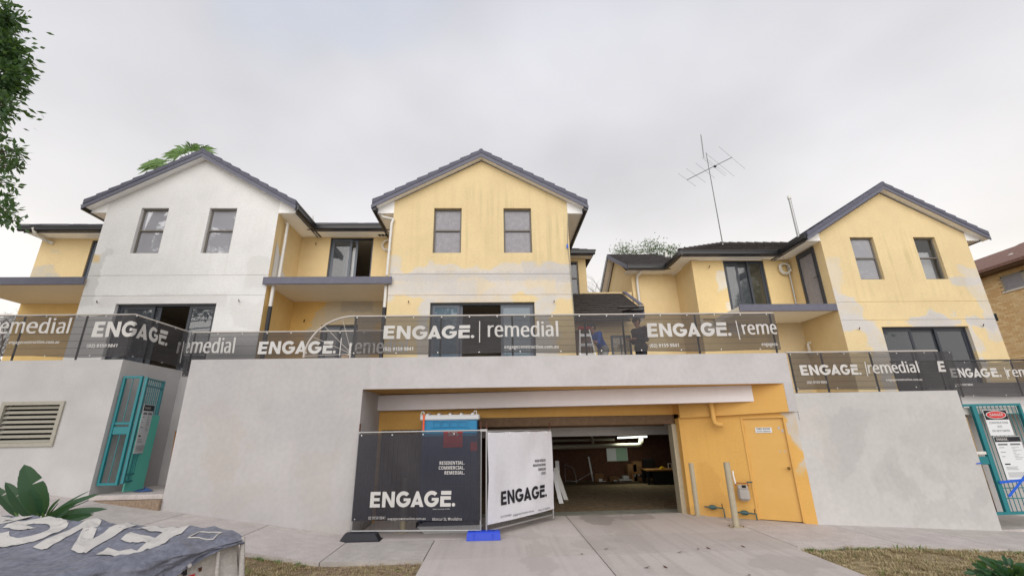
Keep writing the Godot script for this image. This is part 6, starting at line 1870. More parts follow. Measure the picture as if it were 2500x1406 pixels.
func big_tree(label: String, base: Vector3, h: float, rad: float, m: Material, seed_: int, n: int, leaf: float, group: String):
	var rng := RandomNumberGenerator.new(); rng.seed = seed_
	var t := thing("street_tree", label, "tree", group, base)
	var tr := MB.new(); var cr := MB.new()
	tr.tube([Vector3.ZERO, Vector3(0.1, h * 0.3, 0), Vector3(-0.1, h * 0.6, 0.1), Vector3(0, h * 0.85, 0)], [h * 0.028, h * 0.022, h * 0.014, h * 0.005], 9)
	for k in 16:
		var a := rng.randf() * TAU; var y := rng.randf_range(0.38, 0.95) * h
		var rr := rad * sqrt(maxf(0.12, 1.0 - pow((y / h - 0.66) / 0.38, 2.0))) * rng.randf_range(0.45, 0.95)
		var tip := Vector3(cos(a) * rr, y, sin(a) * rr)
		tr.tube([Vector3(0, y * 0.72, 0), tip * 0.55 + Vector3(0, y * 0.36, 0), tip], [h * 0.009, h * 0.006, 0.01], 6)
		for j in 3:
			clump(cr, tip + Vector3(rng.randf_range(-1, 1), rng.randf_range(-0.6, 0.8), rng.randf_range(-1, 1)) * rad * 0.22, Vector3.ONE * rad * rng.randf_range(0.22, 0.36), n, leaf, leaf * 0.45, rng)
	part(t, "trunk", tr, M.bark)
	part(t, "crown", cr, m)

func build_plants():
	var rng := RandomNumberGenerator.new(); rng.seed = 77
	# leafy branches reaching into the picture from the left; the trunk stands outside it
	var t := thing("overhanging_tree", "dark leafy tree reaching in beside the white house", "tree", "", V(-13.2, 1.05, 8.2))
	var tr := MB.new(); var cr := MB.new()
	var base := V(-13.2, 0.9, 8.2)
	tr.tube([base, base + Vector3(0.2, 4, 0), base + Vector3(0.0, 8, -0.3), base + Vector3(0.6, 13, 0)], [0.3, 0.24, 0.17, 0.06], 10)
	var spots := [[-12, 25, 0.45, 330], [6, 60, 0.28, 150], [28, 44, 0.18, 70], [-12, 105, 0.5, 400], [14, 125, 0.34, 280], [34, 158, 0.28, 190], [58, 180, 0.16, 50], [-4, 178, 0.42, 340], [22, 205, 0.26, 150], [-10, 228, 0.32, 200], [8, 256, 0.22, 80], [-10, 275, 0.2, 50], [-10, 312, 0.16, 30],
		[30, 365, 0.16, 30], [46, 378, 0.13, 24], [12, 385, 0.18, 28], [40, 402, 0.14, 24], [22, 400, 0.16, 20], [-2, 395, 0.2, 30], [2, 345, 0.16, 22], [30, 450, 0.11, 12], [2, 440, 0.14, 14], [26, 474, 0.08, 6], [2, 495, 0.2, 40], [16, 515, 0.18, 34], [34, 540, 0.12, 18], [0, 525, 0.2, 36], [-50, 100, 0.9, 700], [-60, 240, 0.8, 500], [-80, 420, 0.6, 200], [-60, 520, 0.4, 120]]
	for s in spots:
		var d := 8.0 + rng.randf_range(-0.6, 0.6)
		var c := PD(s[0], s[1], d)
		clump(cr, c, Vector3.ONE * float(s[2]) * 0.75, int(s[3] * 1.2), 0.15, 0.065, rng)
		var root := base + Vector3(0.1, clampf(c.y - 1.8, 2.5, 11.0), 0)
		tr.tube([root, root.lerp(c, 0.5) + Vector3(0, 0.25, 0), c], [0.05, 0.024, 0.008], 5)
		for k in 4:
			var e := c + Vector3(rng.randf_range(-1, 1), rng.randf_range(-0.8, 0.5), rng.randf_range(-1, 1)) * float(s[2]) * 0.7
			tr.tube([root.lerp(c, 0.8) + Vector3(0, 0.1, 0), e], [0.009, 0.004], 4, false)
	part(t, "trunk", tr, M.bark); part(t, "crown", cr, M.leaf_dark)
	settle(t)
	# palm behind the white house
	var pc := PD(466, 400, 20.0)
	t = thing("palm_tree", "green fan palm showing above the white house's gable", "palm", "", Vector3(pc.x, 0, pc.z))
	part(t, "trunk", tb([Vector3(pc.x, 0, pc.z), Vector3(pc.x + 0.2, pc.y * 0.5, pc.z), Vector3(pc.x, pc.y, pc.z)], [0.28, 0.2, 0.17], 10), M.bark)
	for k in 13:
		var q: Array = [[424, 352], [466, 336], [506, 344], [402, 364], [342, 394], [372, 408], [444, 342], [516, 366], [524, 396], [486, 420], [430, 420], [408, 440], [514, 430]][k]
		var tip := PD(q[0], q[1], 20.0 + [0.4, -0.5, 0.9, -0.2, 0.1, -0.8, 1.2, 0.3, -0.6, -1.0, -0.9, 0.5, 0.8][k])
		var fb := MB.new()
		var hub := pc.lerp(tip, 0.45) + Vector3(0, 0.12, 0)
		fb.tube([pc, hub], 0.018, 5)
		var dir := (tip - hub); var ln := dir.length(); dir = dir.normalized()
		var sd := dir.cross(Vector3(0.2, 0.3, 1)).normalized()
		var thin := k in [4, 5]
		for j in 22:
			var an := (lerpf(-1.5, 1.5, j / 21.0) + rng.randf_range(-0.06, 0.06)) * (0.2 if thin else 1.0)
			var dj := (dir * cos(an) + sd * sin(an)).normalized()
			var lj := ln * (1.0 - 0.2 * absf(an)) * rng.randf_range(0.7, 1.15)
			var mid := hub + dj * lj * 0.6; var e := hub + dj * lj + Vector3(0, -lj * rng.randf_range(0.1, 0.4), rng.randf_range(-0.1, 0.1))
			var ww := Vector3(0, 0, 1).cross(dj).normalized() * 0.011
			fb.tri(hub, mid + ww, e); fb.tri(hub, e, mid - ww)
		part(t, "frond", fb, M.leaf_palm)
	settle(t)
	var bush := MB.new()
	clump(bush, PD(395, 420, 19.0), Vector3(0.5, 0.3, 0.5), 200, 0.12, 0.05, rng)
	t = thing("background_tree", "small dark tree top just above the white house's roof edge", "tree", "", V(PD(385, 412, 19.0).x, 0, 19.0))
	part(t, "crown", bush, M.leaf_gum); part(t, "trunk", tb([V(PD(385, 412, 19.0).x, 0, 19.0), PD(385, 414, 19.0)], [0.2, 0.05], 8), M.bark)
	settle(t)
	# gum behind the right-hand wing
	t = thing("background_tree", "olive green gum tree showing above the right-hand wing's roof", "tree", "", V(PD(1580, 640, 30.0).x, 0, 30.0))
	cr = MB.new(); tr = MB.new()
	for s in [[1522, 612, 0.75, 420], [1545, 622, 0.7, 300], [1586, 604, 0.85, 520], [1606, 612, 0.7, 340], [1640, 612, 0.6, 320], [1655, 625, 0.5, 180], [1560, 640, 0.9, 300], [1620, 640, 0.9, 300], [1510, 640, 0.7, 200], [1580, 680, 2.0, 300]]:
		var c := PD(s[0], s[1], 30.0)
		clump(cr, c, Vector3(1.0, 0.6, 1.0) * float(s[2]), s[3], 0.17, 0.06, rng)
		tr.tube([V(PD(1580, 640, 30.0).x, 9.0, 30.0), c], [0.12, 0.02], 5)
	tr.tube([V(PD(1580, 640, 30.0).x, 0, 30.0), V(PD(1580, 640, 30.0).x, 10.0, 30.0)], [0.4, 0.2], 8)
	part(t, "trunk", tr, M.bark_pale); part(t, "crown", cr, M.leaf_gum)
	settle(t)
	# bare trees
	bare_tree("leafless grey tree behind the gap beside the centre house", V(PD(1465, 740, 24.0).x, 0, 24.0), PD(1462, 612, 24.0).y, 5, 1.15)
	bare_tree("pale leafless tree beyond the left wing under its balcony", V(PD(22, 760, 18.0).x, 0, 18.0), PD(22, 722, 18.0).y + 0.5, 9, 1.6)
	# tall street trees that the panes mirror
	big_tree("tall street tree on the far side of the road, left", V(-24, 0.2, -3), 16.0, 3.6, M.leaf_mid, 3, 170, 0.34, "tall trees across the road")
	big_tree("tall street tree on the far side of the road, right", V(24, -0.6, -4), 15.0, 3.8, M.leaf_mid, 6, 170, 0.34, "tall trees across the road")
	big_tree("tall street tree on the far side of the road, middle", V(-5, 0.1, -12), 13.0, 3.6, M.leaf_mid, 9, 170, 0.34, "tall trees across the road")
	# broad-leaved plant behind the skip bag
	t = thing("broad_leaf_plant", "plant with large torn green leaves behind the covered skip bag", "plant", "", V(-5.95, ground_y(-5.95) - 0.05, 6.75))
	var pb := V(-5.95, ground_y(-5.95) - 0.05, 6.75)
	for q in [[104, 1258, 58, 1134, 0.26, 6.7, 0], [74, 1268, 10, 1178, 0.15, 6.8, 0], [92, 1264, 70, 1190, 0.13, 6.6, 0], [112, 1264, 248, 1208, 0.10, 6.6, 1], [105, 1268, 196, 1222, 0.08, 6.5, 1], [112, 1270, 266, 1246, 0.11, 6.5, 1], [112, 1264, 226, 1198, 0.035, 6.9, 1], [40, 1260, -28, 1182, 0.13, 7.0, 0], [120, 1272, 176, 1236, 0.11, 6.4, 1], [130, 1277, 232, 1256, 0.12, 6.4, 1], [110, 1266, 150, 1216, 0.07, 6.8, 1]]:
		var b0 := PD(q[0], q[1], q[5]); var tip := PD(q[2], q[3], q[5] - 0.15)
		var lb := MB.new()
		blade(lb, b0, tip, q[4], q[6] == 0, rng)
		var lf := part(t, "leaf", lb, M.leaf_big)
		part(lf, "stalk", tb([pb, pb.lerp(b0, 0.6) + Vector3(0, 0.05, 0), b0, b0.lerp(tip, 0.75)], [0.022, 0.018, 0.014, 0.004], 6), M.leaf_palm)
	settle(t)
	# shrub in the lower right corner
	var sb := PY(2478, 1425, 0.0)
	t = thing("low_shrub", "low glossy dark green shrub on the right verge", "shrub", "", Vector3(sb.x, ground_y(sb.x) - 0.05, sb.z))
	cr = MB.new()
	for i in 260:
		var a := rng.randf() * TAU; var el := rng.randf_range(0.1, 1.4); var r := rng.randf_range(0.05, 0.38)
		var p := Vector3(sb.x, ground_y(sb.x) - 0.02, sb.z) + Vector3(cos(a) * cos(el) * r * 1.1, sin(el) * r * 0.6, sin(a) * cos(el) * r)
		var dir := Vector3(cos(a) * cos(el * 0.6), sin(el * 0.6) + rng.randf_range(-0.5, 0.4), sin(a) * cos(el * 0.6)).normalized()
		blade(cr, p, p + dir * rng.randf_range(0.07, 0.13), rng.randf_range(0.035, 0.06), false, rng)
	part(t, "foliage", cr, M.leaf_shrub)
	tr = MB.new()
	for i in 9: tr.tube([Vector3(sb.x, ground_y(sb.x) - 0.06, sb.z), Vector3(sb.x + cos(i * 0.7) * 0.22, 0.14, sb.z + sin(i * 0.7) * 0.22)], [0.012, 0.005], 5)
	part(t, "stem", tr, M.bark)
	settle(t)

# a leaf blade folded along its midrib, with ragged splits when torn
func blade(b: MB, p0: Vector3, p1: Vector3, w: float, torn: bool, rng: RandomNumberGenerator):
	var dir := p1 - p0; var L := dir.length(); dir = dir.normalized()
	var toward := Vector3(-p0.x, EYE - p0.y, -p0.z).normalized()
	var sd := dir.cross(toward + Vector3(rng.randf_range(-0.4, 0.4), rng.randf_range(0, 0.6), 0)).normalized()
	var nn := sd.cross(dir).normalized()
	var n := 10
	for s in [-1.0, 1.0]:
		for i in n:
			var t0 := float(i) / n; var t1 := float(i + 1) / n
			var w0 := w * 0.5 * pow(sin(PI * clampf(pow(t0, 0.8) * 0.93 + 0.05, 0, 1)), 0.75) * (rng.randf_range(0.93, 1.05) if torn else 1.0); var w1 := w * 0.5 * pow(sin(PI * clampf(pow(t1, 0.8) * 0.93 + 0.05, 0, 1)), 0.75)
			if i == n - 1: w1 = 0.0
			var c0 := p0 + dir * L * t0 + nn * sin(t0 * 2.5) * L * 0.06; var c1 := p0 + dir * L * t1 + nn * sin(t1 * 2.5) * L * 0.06
			var e0: Vector3 = c0 + sd * s * w0 + nn * w0 * 0.35 + dir * w0 * 0.25 * (1.0 if torn else 0.4); var e1: Vector3 = c1 + sd * s * w1 + nn * w1 * 0.35 + dir * w1 * 0.25 * (1.0 if torn else 0.4)
			if torn and s > 0 and i == 5: e1 -= dir * L * 0.055
			b.quad(c0, c1, e1, e0)

func bare_tree(label: String, base: Vector3, top: float, seed_: int, spread: float):
	var rng := RandomNumberGenerator.new(); rng.seed = seed_
	var t := thing("bare_tree", label, "tree", "", base)
	var b := MB.new()
	var tr := MB.new()
	var h := top - base.y
	tr.tube([Vector3.ZERO, Vector3(0.1, h * 0.45, 0)], [0.16, 0.09], 8)
	var st: Array = []
	for k in 6: st.append([Vector3(0.1, h * (0.36 + 0.02 * k), 0), Vector3(rng.randf_range(-1, 1) * 0.45, 1.0, rng.randf_range(-1, 1) * 0.45).normalized(), h * 0.26, 0.05, 0])
	while not st.is_empty():
		var s: Array = st.pop_back()
		var p: Vector3 = s[0]; var d: Vector3 = s[1]; var ln: float = s[2]
		var m := p + d * ln * 0.5 + Vector3(rng.randf_range(-1, 1), 0, rng.randf_range(-1, 1)) * ln * 0.06
		var e := p + d * ln
		b.tube([p, m, e], [s[3], s[3] * 0.75, s[3] * 0.55], 5, false)
		if s[4] < 4:
			for k in 3:
				var nd := (d + Vector3(rng.randf_range(-1, 1) * spread, rng.randf_range(-0.35, 0.5), rng.randf_range(-1, 1) * spread) * 0.75).normalized()
				st.append([p.lerp(e, rng.randf_range(0.45, 1.0)), nd, ln * rng.randf_range(0.5, 0.72), s[3] * 0.5, s[4] + 1])
	part(t, "trunk", tr, M.bark_pale)
	part(t, "crown", b, M.bark_pale)

# ---------------------------------------------------------------- skip bag with tarpaulin
func build_skip():
	var y := 1.0
	var FR := PY(590, 1302, y); var FL := PY(-60, 1257, y)
	var S := (PY(80, 1406, y) - FR) * 1.7      # along the side that faces the driveway
	var gy := ground_y(-3.0) - 0.05
	var out := Vector3(-S.z, 0, S.x).normalized()
	if out.x < 0: out = -out
	var t := thing("skip_bag", "dirty white skip bag full of rubble under a lettered tarpaulin", "skip bag", "", Vector3(FR.x, gy, FR.z))
	var rng := RandomNumberGenerator.new(); rng.seed = 19
	var n := 30; var m := 10
	var pt := func(A: Vector3, B: Vector3, o: Vector3, f: float, g: float, off: float) -> Vector3:
		var p := A.lerp(B, f); p.y = lerpf(gy, y - 0.04, g)
		return p + o * (0.09 * sin(PI * g) + 0.03 * sin(f * 17.0 + g * 4.0) * sin(PI * g) + 0.014 * sin(f * 41.0 - g * 9.0) - 0.05 + off)
	var c := FR + (FL - FR) * 0.5 + S * 0.5
	for e in [[FR, FR + S], [FR + S, FL + S], [FL + S, FL], [FL, FR]]:
		var o: Vector3 = (e[0] + e[1]) * 0.5 - c; o.y = 0; o = o.normalized()
		if e[0] == FR: o = out
		var P: Array = []
		for i in n + 1:
			var row: Array = []
			for j in m + 1: row.append(pt.call(e[0], e[1], o, float(i) / n, float(j) / m, 0.0))
			P.append(row)
		var q := MB.new()
		for i in n:
			for j in m: smooth_quad(q, P, i, j, n, m)
		part(t, "bag_side", q, M.bag_white)
	# print on the side panel
	var st := MB.new()
	for k in 20:
		var f0 := 0.08 + k * 0.035; var f1 := f0 + 0.031
		st.quad(pt.call(FR, FR + S, out, f0, 0.66, 0.01), pt.call(FR, FR + S, out, f1, 0.66, 0.01), pt.call(FR, FR + S, out, f1, 0.72, 0.01), pt.call(FR, FR + S, out, f0, 0.72, 0.01))
	part(t, "blue_stripe", st, M.stripe_blue)
	st = MB.new(); st.quad(pt.call(FR, FR + S, out, 0.16, 0.68, 0.014), pt.call(FR, FR + S, out, 0.20, 0.68, 0.014), pt.call(FR, FR + S, out, 0.19, 0.79, 0.014), pt.call(FR, FR + S, out, 0.15, 0.79, 0.014))
	part(t, "red_mark", st, M.print_red)
	st = MB.new()
	var tt := text_tris("VE BIN", 0.10, true)
	for i in range(0, tt.size(), 3):
		var q3: Array = []
		for k in 3: q3.append(pt.call(FR, FR + S, out, 0.40 - tt[i + k].x / S.length() * 1.2, 0.80 + tt[i + k].y, 0.012))
		st.tri(q3[0], q3[1], q3[2])
	part(t, "lettering", st, M.print_black)
	for k in 26:
		st = MB.new()
		var f := rng.randf_range(0.06, 0.7); var g := rng.randf_range(0.2, 0.9)
		st.quad(pt.call(FR, FR + S, out, f, g, 0.008), pt.call(FR, FR + S, out, f + 0.008 + rng.randf() * 0.014, g, 0.008), pt.call(FR, FR + S, out, f + 0.014, g + 0.03, 0.008), pt.call(FR, FR + S, out, f, g + 0.01 + rng.randf() * 0.03, 0.008))
		part(t, "dirt_mark", st, M.print_grey if k % 2 == 0 else M.rust)
	for k in 20:
		var f := rng.randf_range(0.0, 0.3); var rk := MB.new()
		var s := rng.randf_range(0.06, 0.13)
		rk.cbox(Transform3D(Basis.from_euler(Vector3(rng.randf() * 3, rng.randf() * 3, rng.randf() * 3)), FR + S * f - out * rng.randf_range(0.04, 0.2) + Vector3(0, -0.10 + rng.randf() * 0.05, 0)), Vector3(s, s * 0.7, s * 0.8), s * 0.18)
		part(t, "rubble_piece", rk, M.rubble)
	part(t, "strap", tb([FR + out * 0.02 + Vector3(0, -0.03, 0), FR + out * 0.09 + Vector3(0, -0.35, 0), FR + out * 0.05 + Vector3(0, -0.93, 0)], [0.02, 0.026, 0.026], 6), M.bag_white)
	part(t, "strap", tb([FR + S * 0.09 + out * 0.03 + Vector3(0, -0.08, 0), FR + S * 0.09 + out * 0.09 + Vector3(0, -0.4, 0), FR + S * 0.1 + out * 0.05 + Vector3(0, -0.95, 0)], [0.016, 0.022, 0.022], 6), M.bag_white)
	settle(t)
	# tarpaulin: lies on the load and hangs over the driveway side
	t = thing("tarpaulin", "navy tarpaulin with large upside-down white letters over the skip bag", "tarpaulin", "", FR)
	var L := (FL - FR).length(); var D := S.length()
	var P2: Array = []
	var nx := 190; var ny := 90
	for i in nx + 1:
		var row: Array = []
		for j in ny + 1: row.append(tarp(FR, FL, S, out, float(i) / nx * 1.15 - 0.15, float(j) / ny, 0.0))
		P2.append(row)
	var b := MB.new()
	for i in nx:
		for j in ny: smooth_quad(b, P2, i, j, nx, ny)
	part(t, "sheet", b, M.tarp_navy)
	var at := -1
	b = MB.new()
	for ps in engage():
		at += 1
		if at in [0, 4, 7, 30, 33, 56, 60]:
			if at > 0 and b.v.size() > 0: part(t, "letter", b, M.print_cream)
			b = MB.new()
		var ok := true
		for p in ps:
			if (0.74 + p.x * 0.91) / L > 0.99: ok = false
		if not ok: continue
		var q: Array = []
		for p in ps: q.append(Vector2(maxf((0.66 + p.x * 0.92) / L - 0.11 * p.y, 0.006), 0.012 + 0.26 * p.y))
		var cut := 10 if q.size() == 4 else 1
		if q.size() == 4:
			for k in cut:
				for l in cut:
					var f := func(a: float, g: float) -> Vector3:
						var w: Vector2 = q[0].lerp(q[1], a).lerp(q[3].lerp(q[2], a), g)
						return tarp(FR, FL, S, out, w.x, w.y, 0.008)
					b.quad(f.call(k / float(cut), l / float(cut)), f.call((k + 1) / float(cut), l / float(cut)), f.call((k + 1) / float(cut), (l + 1) / float(cut)), f.call(k / float(cut), (l + 1) / float(cut)))
		else:
			var cen := Vector2()
			for w in q: cen += w / q.size()
			for k in q.size():
				var u: Vector2 = q[k]; var v: Vector2 = q[(k + 1) % q.size()]
				for l in 6:
					var a0 := u.lerp(v, l / 6.0); var a1 := u.lerp(v, (l + 1) / 6.0)
					for h in 3:
						var c0 := cen.lerp(a0, h / 3.0); var c1 := cen.lerp(a1, h / 3.0); var d0 := cen.lerp(a0, (h + 1) / 3.0); var d1 := cen.lerp(a1, (h + 1) / 3.0)
						b.quad(tarp(FR, FL, S, out, c0.x, c0.y, 0.008), tarp(FR, FL, S, out, d0.x, d0.y, 0.008), tarp(FR, FL, S, out, d1.x, d1.y, 0.008), tarp(FR, FL, S, out, c1.x, c1.y, 0.008))
	if b.v.size() > 0: part(t, "letter", b, M.print_cream)
	for k in 4:
		var q: Array = [[0.008, 0.10], [0.03, 0.04], [0.055, 0.09], [0.03, 0.16]]
		var line: Array = []
		for l in 6:
			var w := Vector2(q[k][0], q[k][1]).lerp(Vector2(q[(k + 1) % 4][0], q[(k + 1) % 4][1]), l / 5.0)
			line.append(tarp(FR, FL, S, out, w.x, w.y, 0.006))
		part(t, "printed_line", tb(line, 0.006, 5), M.print_cream)
	for k in 4:
		var e := tarp(FR, FL, S, out, -0.12, 0.2 + 0.2 * k, 0.008)
		part(t, "eyelet", tb([e - out * 0.004, e + out * 0.008], 0.016, 8), M.eyelet)
	settle(t)

var crumple: FastNoiseLite
# a: share of the way along the far edge (below 0: share of the hanging flap), b: along the driveway side
func tarp(FR: Vector3, FL: Vector3, S: Vector3, out: Vector3, a: float, b: float, off: float) -> Vector3:
	var p := FR + S * b
	var cr := 0.016 * sin(a * 19.0 + b * 9.0) + 0.011 * sin(a * 43.0 - b * 17.0) + 0.008 * sin(a * 13.0 + b * 41.0) + 0.005 * sin(a * 97.0 + b * 29.0) + 0.004 * sin(a * 61.0 - b * 83.0)
	cr *= 0.6
	var crease := 0.016 * (1.0 - 2.0 * absf(fposmod(a * 5.3 + b * 2.1, 1.0) - 0.5)) + 0.010 * (1.0 - 2.0 * absf(fposmod(a * 3.1 - b * 6.3, 1.0) - 0.5))
	if crumple == null:
		crumple = FastNoiseLite.new(); crumple.seed = 31; crumple.frequency = 1.6; crumple.fractal_type = FastNoiseLite.FRACTAL_RIDGED; crumple.fractal_octaves = 3
	crease += 0.019 * crumple.get_noise_2d(a * 5.2, b * 3.1)
	if a >= 0.0:
		p = p + (FL - FR) * a
		# round over the rim, then a shallow hollow
		var rim := exp(-a * 45.0)
		var h := cr + crease - 0.05 * rim * rim - 0.14 * smoothstep(0.0, 0.4, b) * smoothstep(0.0, 0.12, a)
		return p + Vector3(0, h + off, 0) + out * 0.02 * rim
	var drop := -a / 0.15 * lerpf(0.03, 0.40, smoothstep(0.04, 0.55, b))
	return p + Vector3(0, -0.05 - drop, 0) + out * (0.03 + 0.35 * drop * (1.0 - drop) + (cr + crease) * 1.5 + off)
# ---------------------------------------------------------------- people
# bones: [from, to, radius from, radius to, colour]; blended into one surface and meshed on a grid
func figure(b: MB, bones: Array, cell: float, k: float):
	b.loose = true
	var lo := Vector3.INF; var hi := -Vector3.INF
	for q in bones:
		for e in 2:
			var r: float = q[2 + e] + cell * 2.0
			lo = lo.min(q[e] - Vector3.ONE * r); hi = hi.max(q[e] + Vector3.ONE * r)
	var nx := int((hi.x - lo.x) / cell) + 2; var ny := int((hi.y - lo.y) / cell) + 2; var nz := int((hi.z - lo.z) / cell) + 2
	var f := PackedFloat32Array(); f.resize(nx * ny * nz); f.fill(1.0)
	for q in bones:
		var a: Vector3 = q[0]; var c: Vector3 = q[1]; var ra: float = q[2]; var rb: float = q[3]
		var m := maxf(ra, rb) + k + cell * 2.0
		var i0 := ((a.min(c) - Vector3.ONE * m - lo) / cell).floor().max(Vector3.ZERO)
		var i1 := ((a.max(c) + Vector3.ONE * m - lo) / cell).ceil().min(Vector3(nx - 1, ny - 1, nz - 1))
		var ac := c - a; var l2 := maxf(ac.length_squared(), 1e-8)
		for z in range(int(i0.z), int(i1.z) + 1):
			for y in range(int(i0.y), int(i1.y) + 1):
				for x in range(int(i0.x), int(i1.x) + 1):
					var p := lo + Vector3(x, y, z) * cell
					var t := clampf((p - a).dot(ac) / l2, 0.0, 1.0)
					var d := p.distance_to(a + ac * t) - lerpf(ra, rb, t)
					var at := (z * ny + y) * nx + x
					var o := f[at]
					var h := maxf(k - absf(o - d), 0.0) / k
					f[at] = minf(o, d) - h * h * k * 0.25
	var idx := PackedInt32Array(); idx.resize(nx * ny * nz); idx.fill(-1)
	var vs: Array = []; var ns: Array = []; var cs: Array = []
	var corner := [0, 1, nx, nx + 1, nx * ny, nx * ny + 1, nx * ny + nx, nx * ny + nx + 1]
	for z in nz - 1:
		for y in ny - 1:
			for x in nx - 1:
				var at := (z * ny + y) * nx + x
				var mask := 0
				for e in 8:
					if f[at + corner[e]] < 0.0: mask |= 1 << e
				if mask == 0 or mask == 255: continue
				var s := Vector3(); var n := 0
				for e in 12:
					var pa: int = [0, 2, 4, 6, 0, 1, 4, 5, 0, 1, 2, 3][e]; var pb: int = [1, 3, 5, 7, 2, 3, 6, 7, 4, 5, 6, 7][e]
					var fa := f[at + corner[pa]]; var fb := f[at + corner[pb]]
					if (fa < 0.0) != (fb < 0.0):
						var A := Vector3(pa & 1, (pa >> 1) & 1, pa >> 2); var B := Vector3(pb & 1, (pb >> 1) & 1, pb >> 2)
						s += A.lerp(B, fa / (fa - fb)); n += 1
				var v := lo + (Vector3(x, y, z) + s / n) * cell
				idx[at] = vs.size(); vs.append(v)
				ns.append(Vector3(f[at + 1] - f[at], f[at + nx] - f[at], f[at + nx * ny] - f[at]).normalized())
				var best := INF; var col := Color.WHITE
				for q in bones:
					var ac: Vector3 = q[1] - q[0]
					var t := clampf((v - q[0]).dot(ac) / maxf(ac.length_squared(), 1e-8), 0.0, 1.0)
					var d: float = v.distance_to(q[0] + ac * t) - lerpf(q[2], q[3], t)
					if d < best: best = d; col = q[4]
				cs.append(col)
	for z in range(1, nz - 1):
		for y in range(1, ny - 1):
			for x in range(1, nx - 1):
				var at := (z * ny + y) * nx + x
				for ax in 3:
					var st: int = [1, nx, nx * ny][ax]
					if (f[at] < 0.0) == (f[at + st] < 0.0): continue
					var s1: int = [nx, nx * ny, 1][ax]; var s2: int = [nx * ny, 1, nx][ax]
					var q := [idx[at], idx[at - s1], idx[at - s1 - s2], idx[at - s2]]
					if q.has(-1): continue
					for i in [0, 1, 2, 0, 2, 3]:
						b.tint = cs[q[i]]; b.put(vs[q[i]], ns[q[i]])

func hand_bones(w: Vector3, dir: Vector3, side: Vector3, skin: Color) -> Array:
	var o: Array = [[w, w + dir * 0.07, 0.03, 0.036, skin]]
	var palm := w + dir * 0.07
	for k in 4:
		var r := palm + side * (k - 1.5) * 0.021
		var ln: float = [0.068, 0.078, 0.073, 0.056][k]
		var curl := (dir * 0.75 - Vector3.UP * 0.65).normalized()
		o.append([r, r + dir * ln * 0.5, 0.0095, 0.009, skin]); o.append([r + dir * ln * 0.5, r + dir * ln * 0.5 + curl * ln * 0.6, 0.009, 0.0075, skin])
	o.append([w + dir * 0.025 - side * 0.03, w + dir * 0.065 - side * 0.06, 0.012, 0.010, skin]); o.append([w + dir * 0.065 - side * 0.06, w + dir * 0.095 - side * 0.062, 0.010, 0.008, skin])
	return o

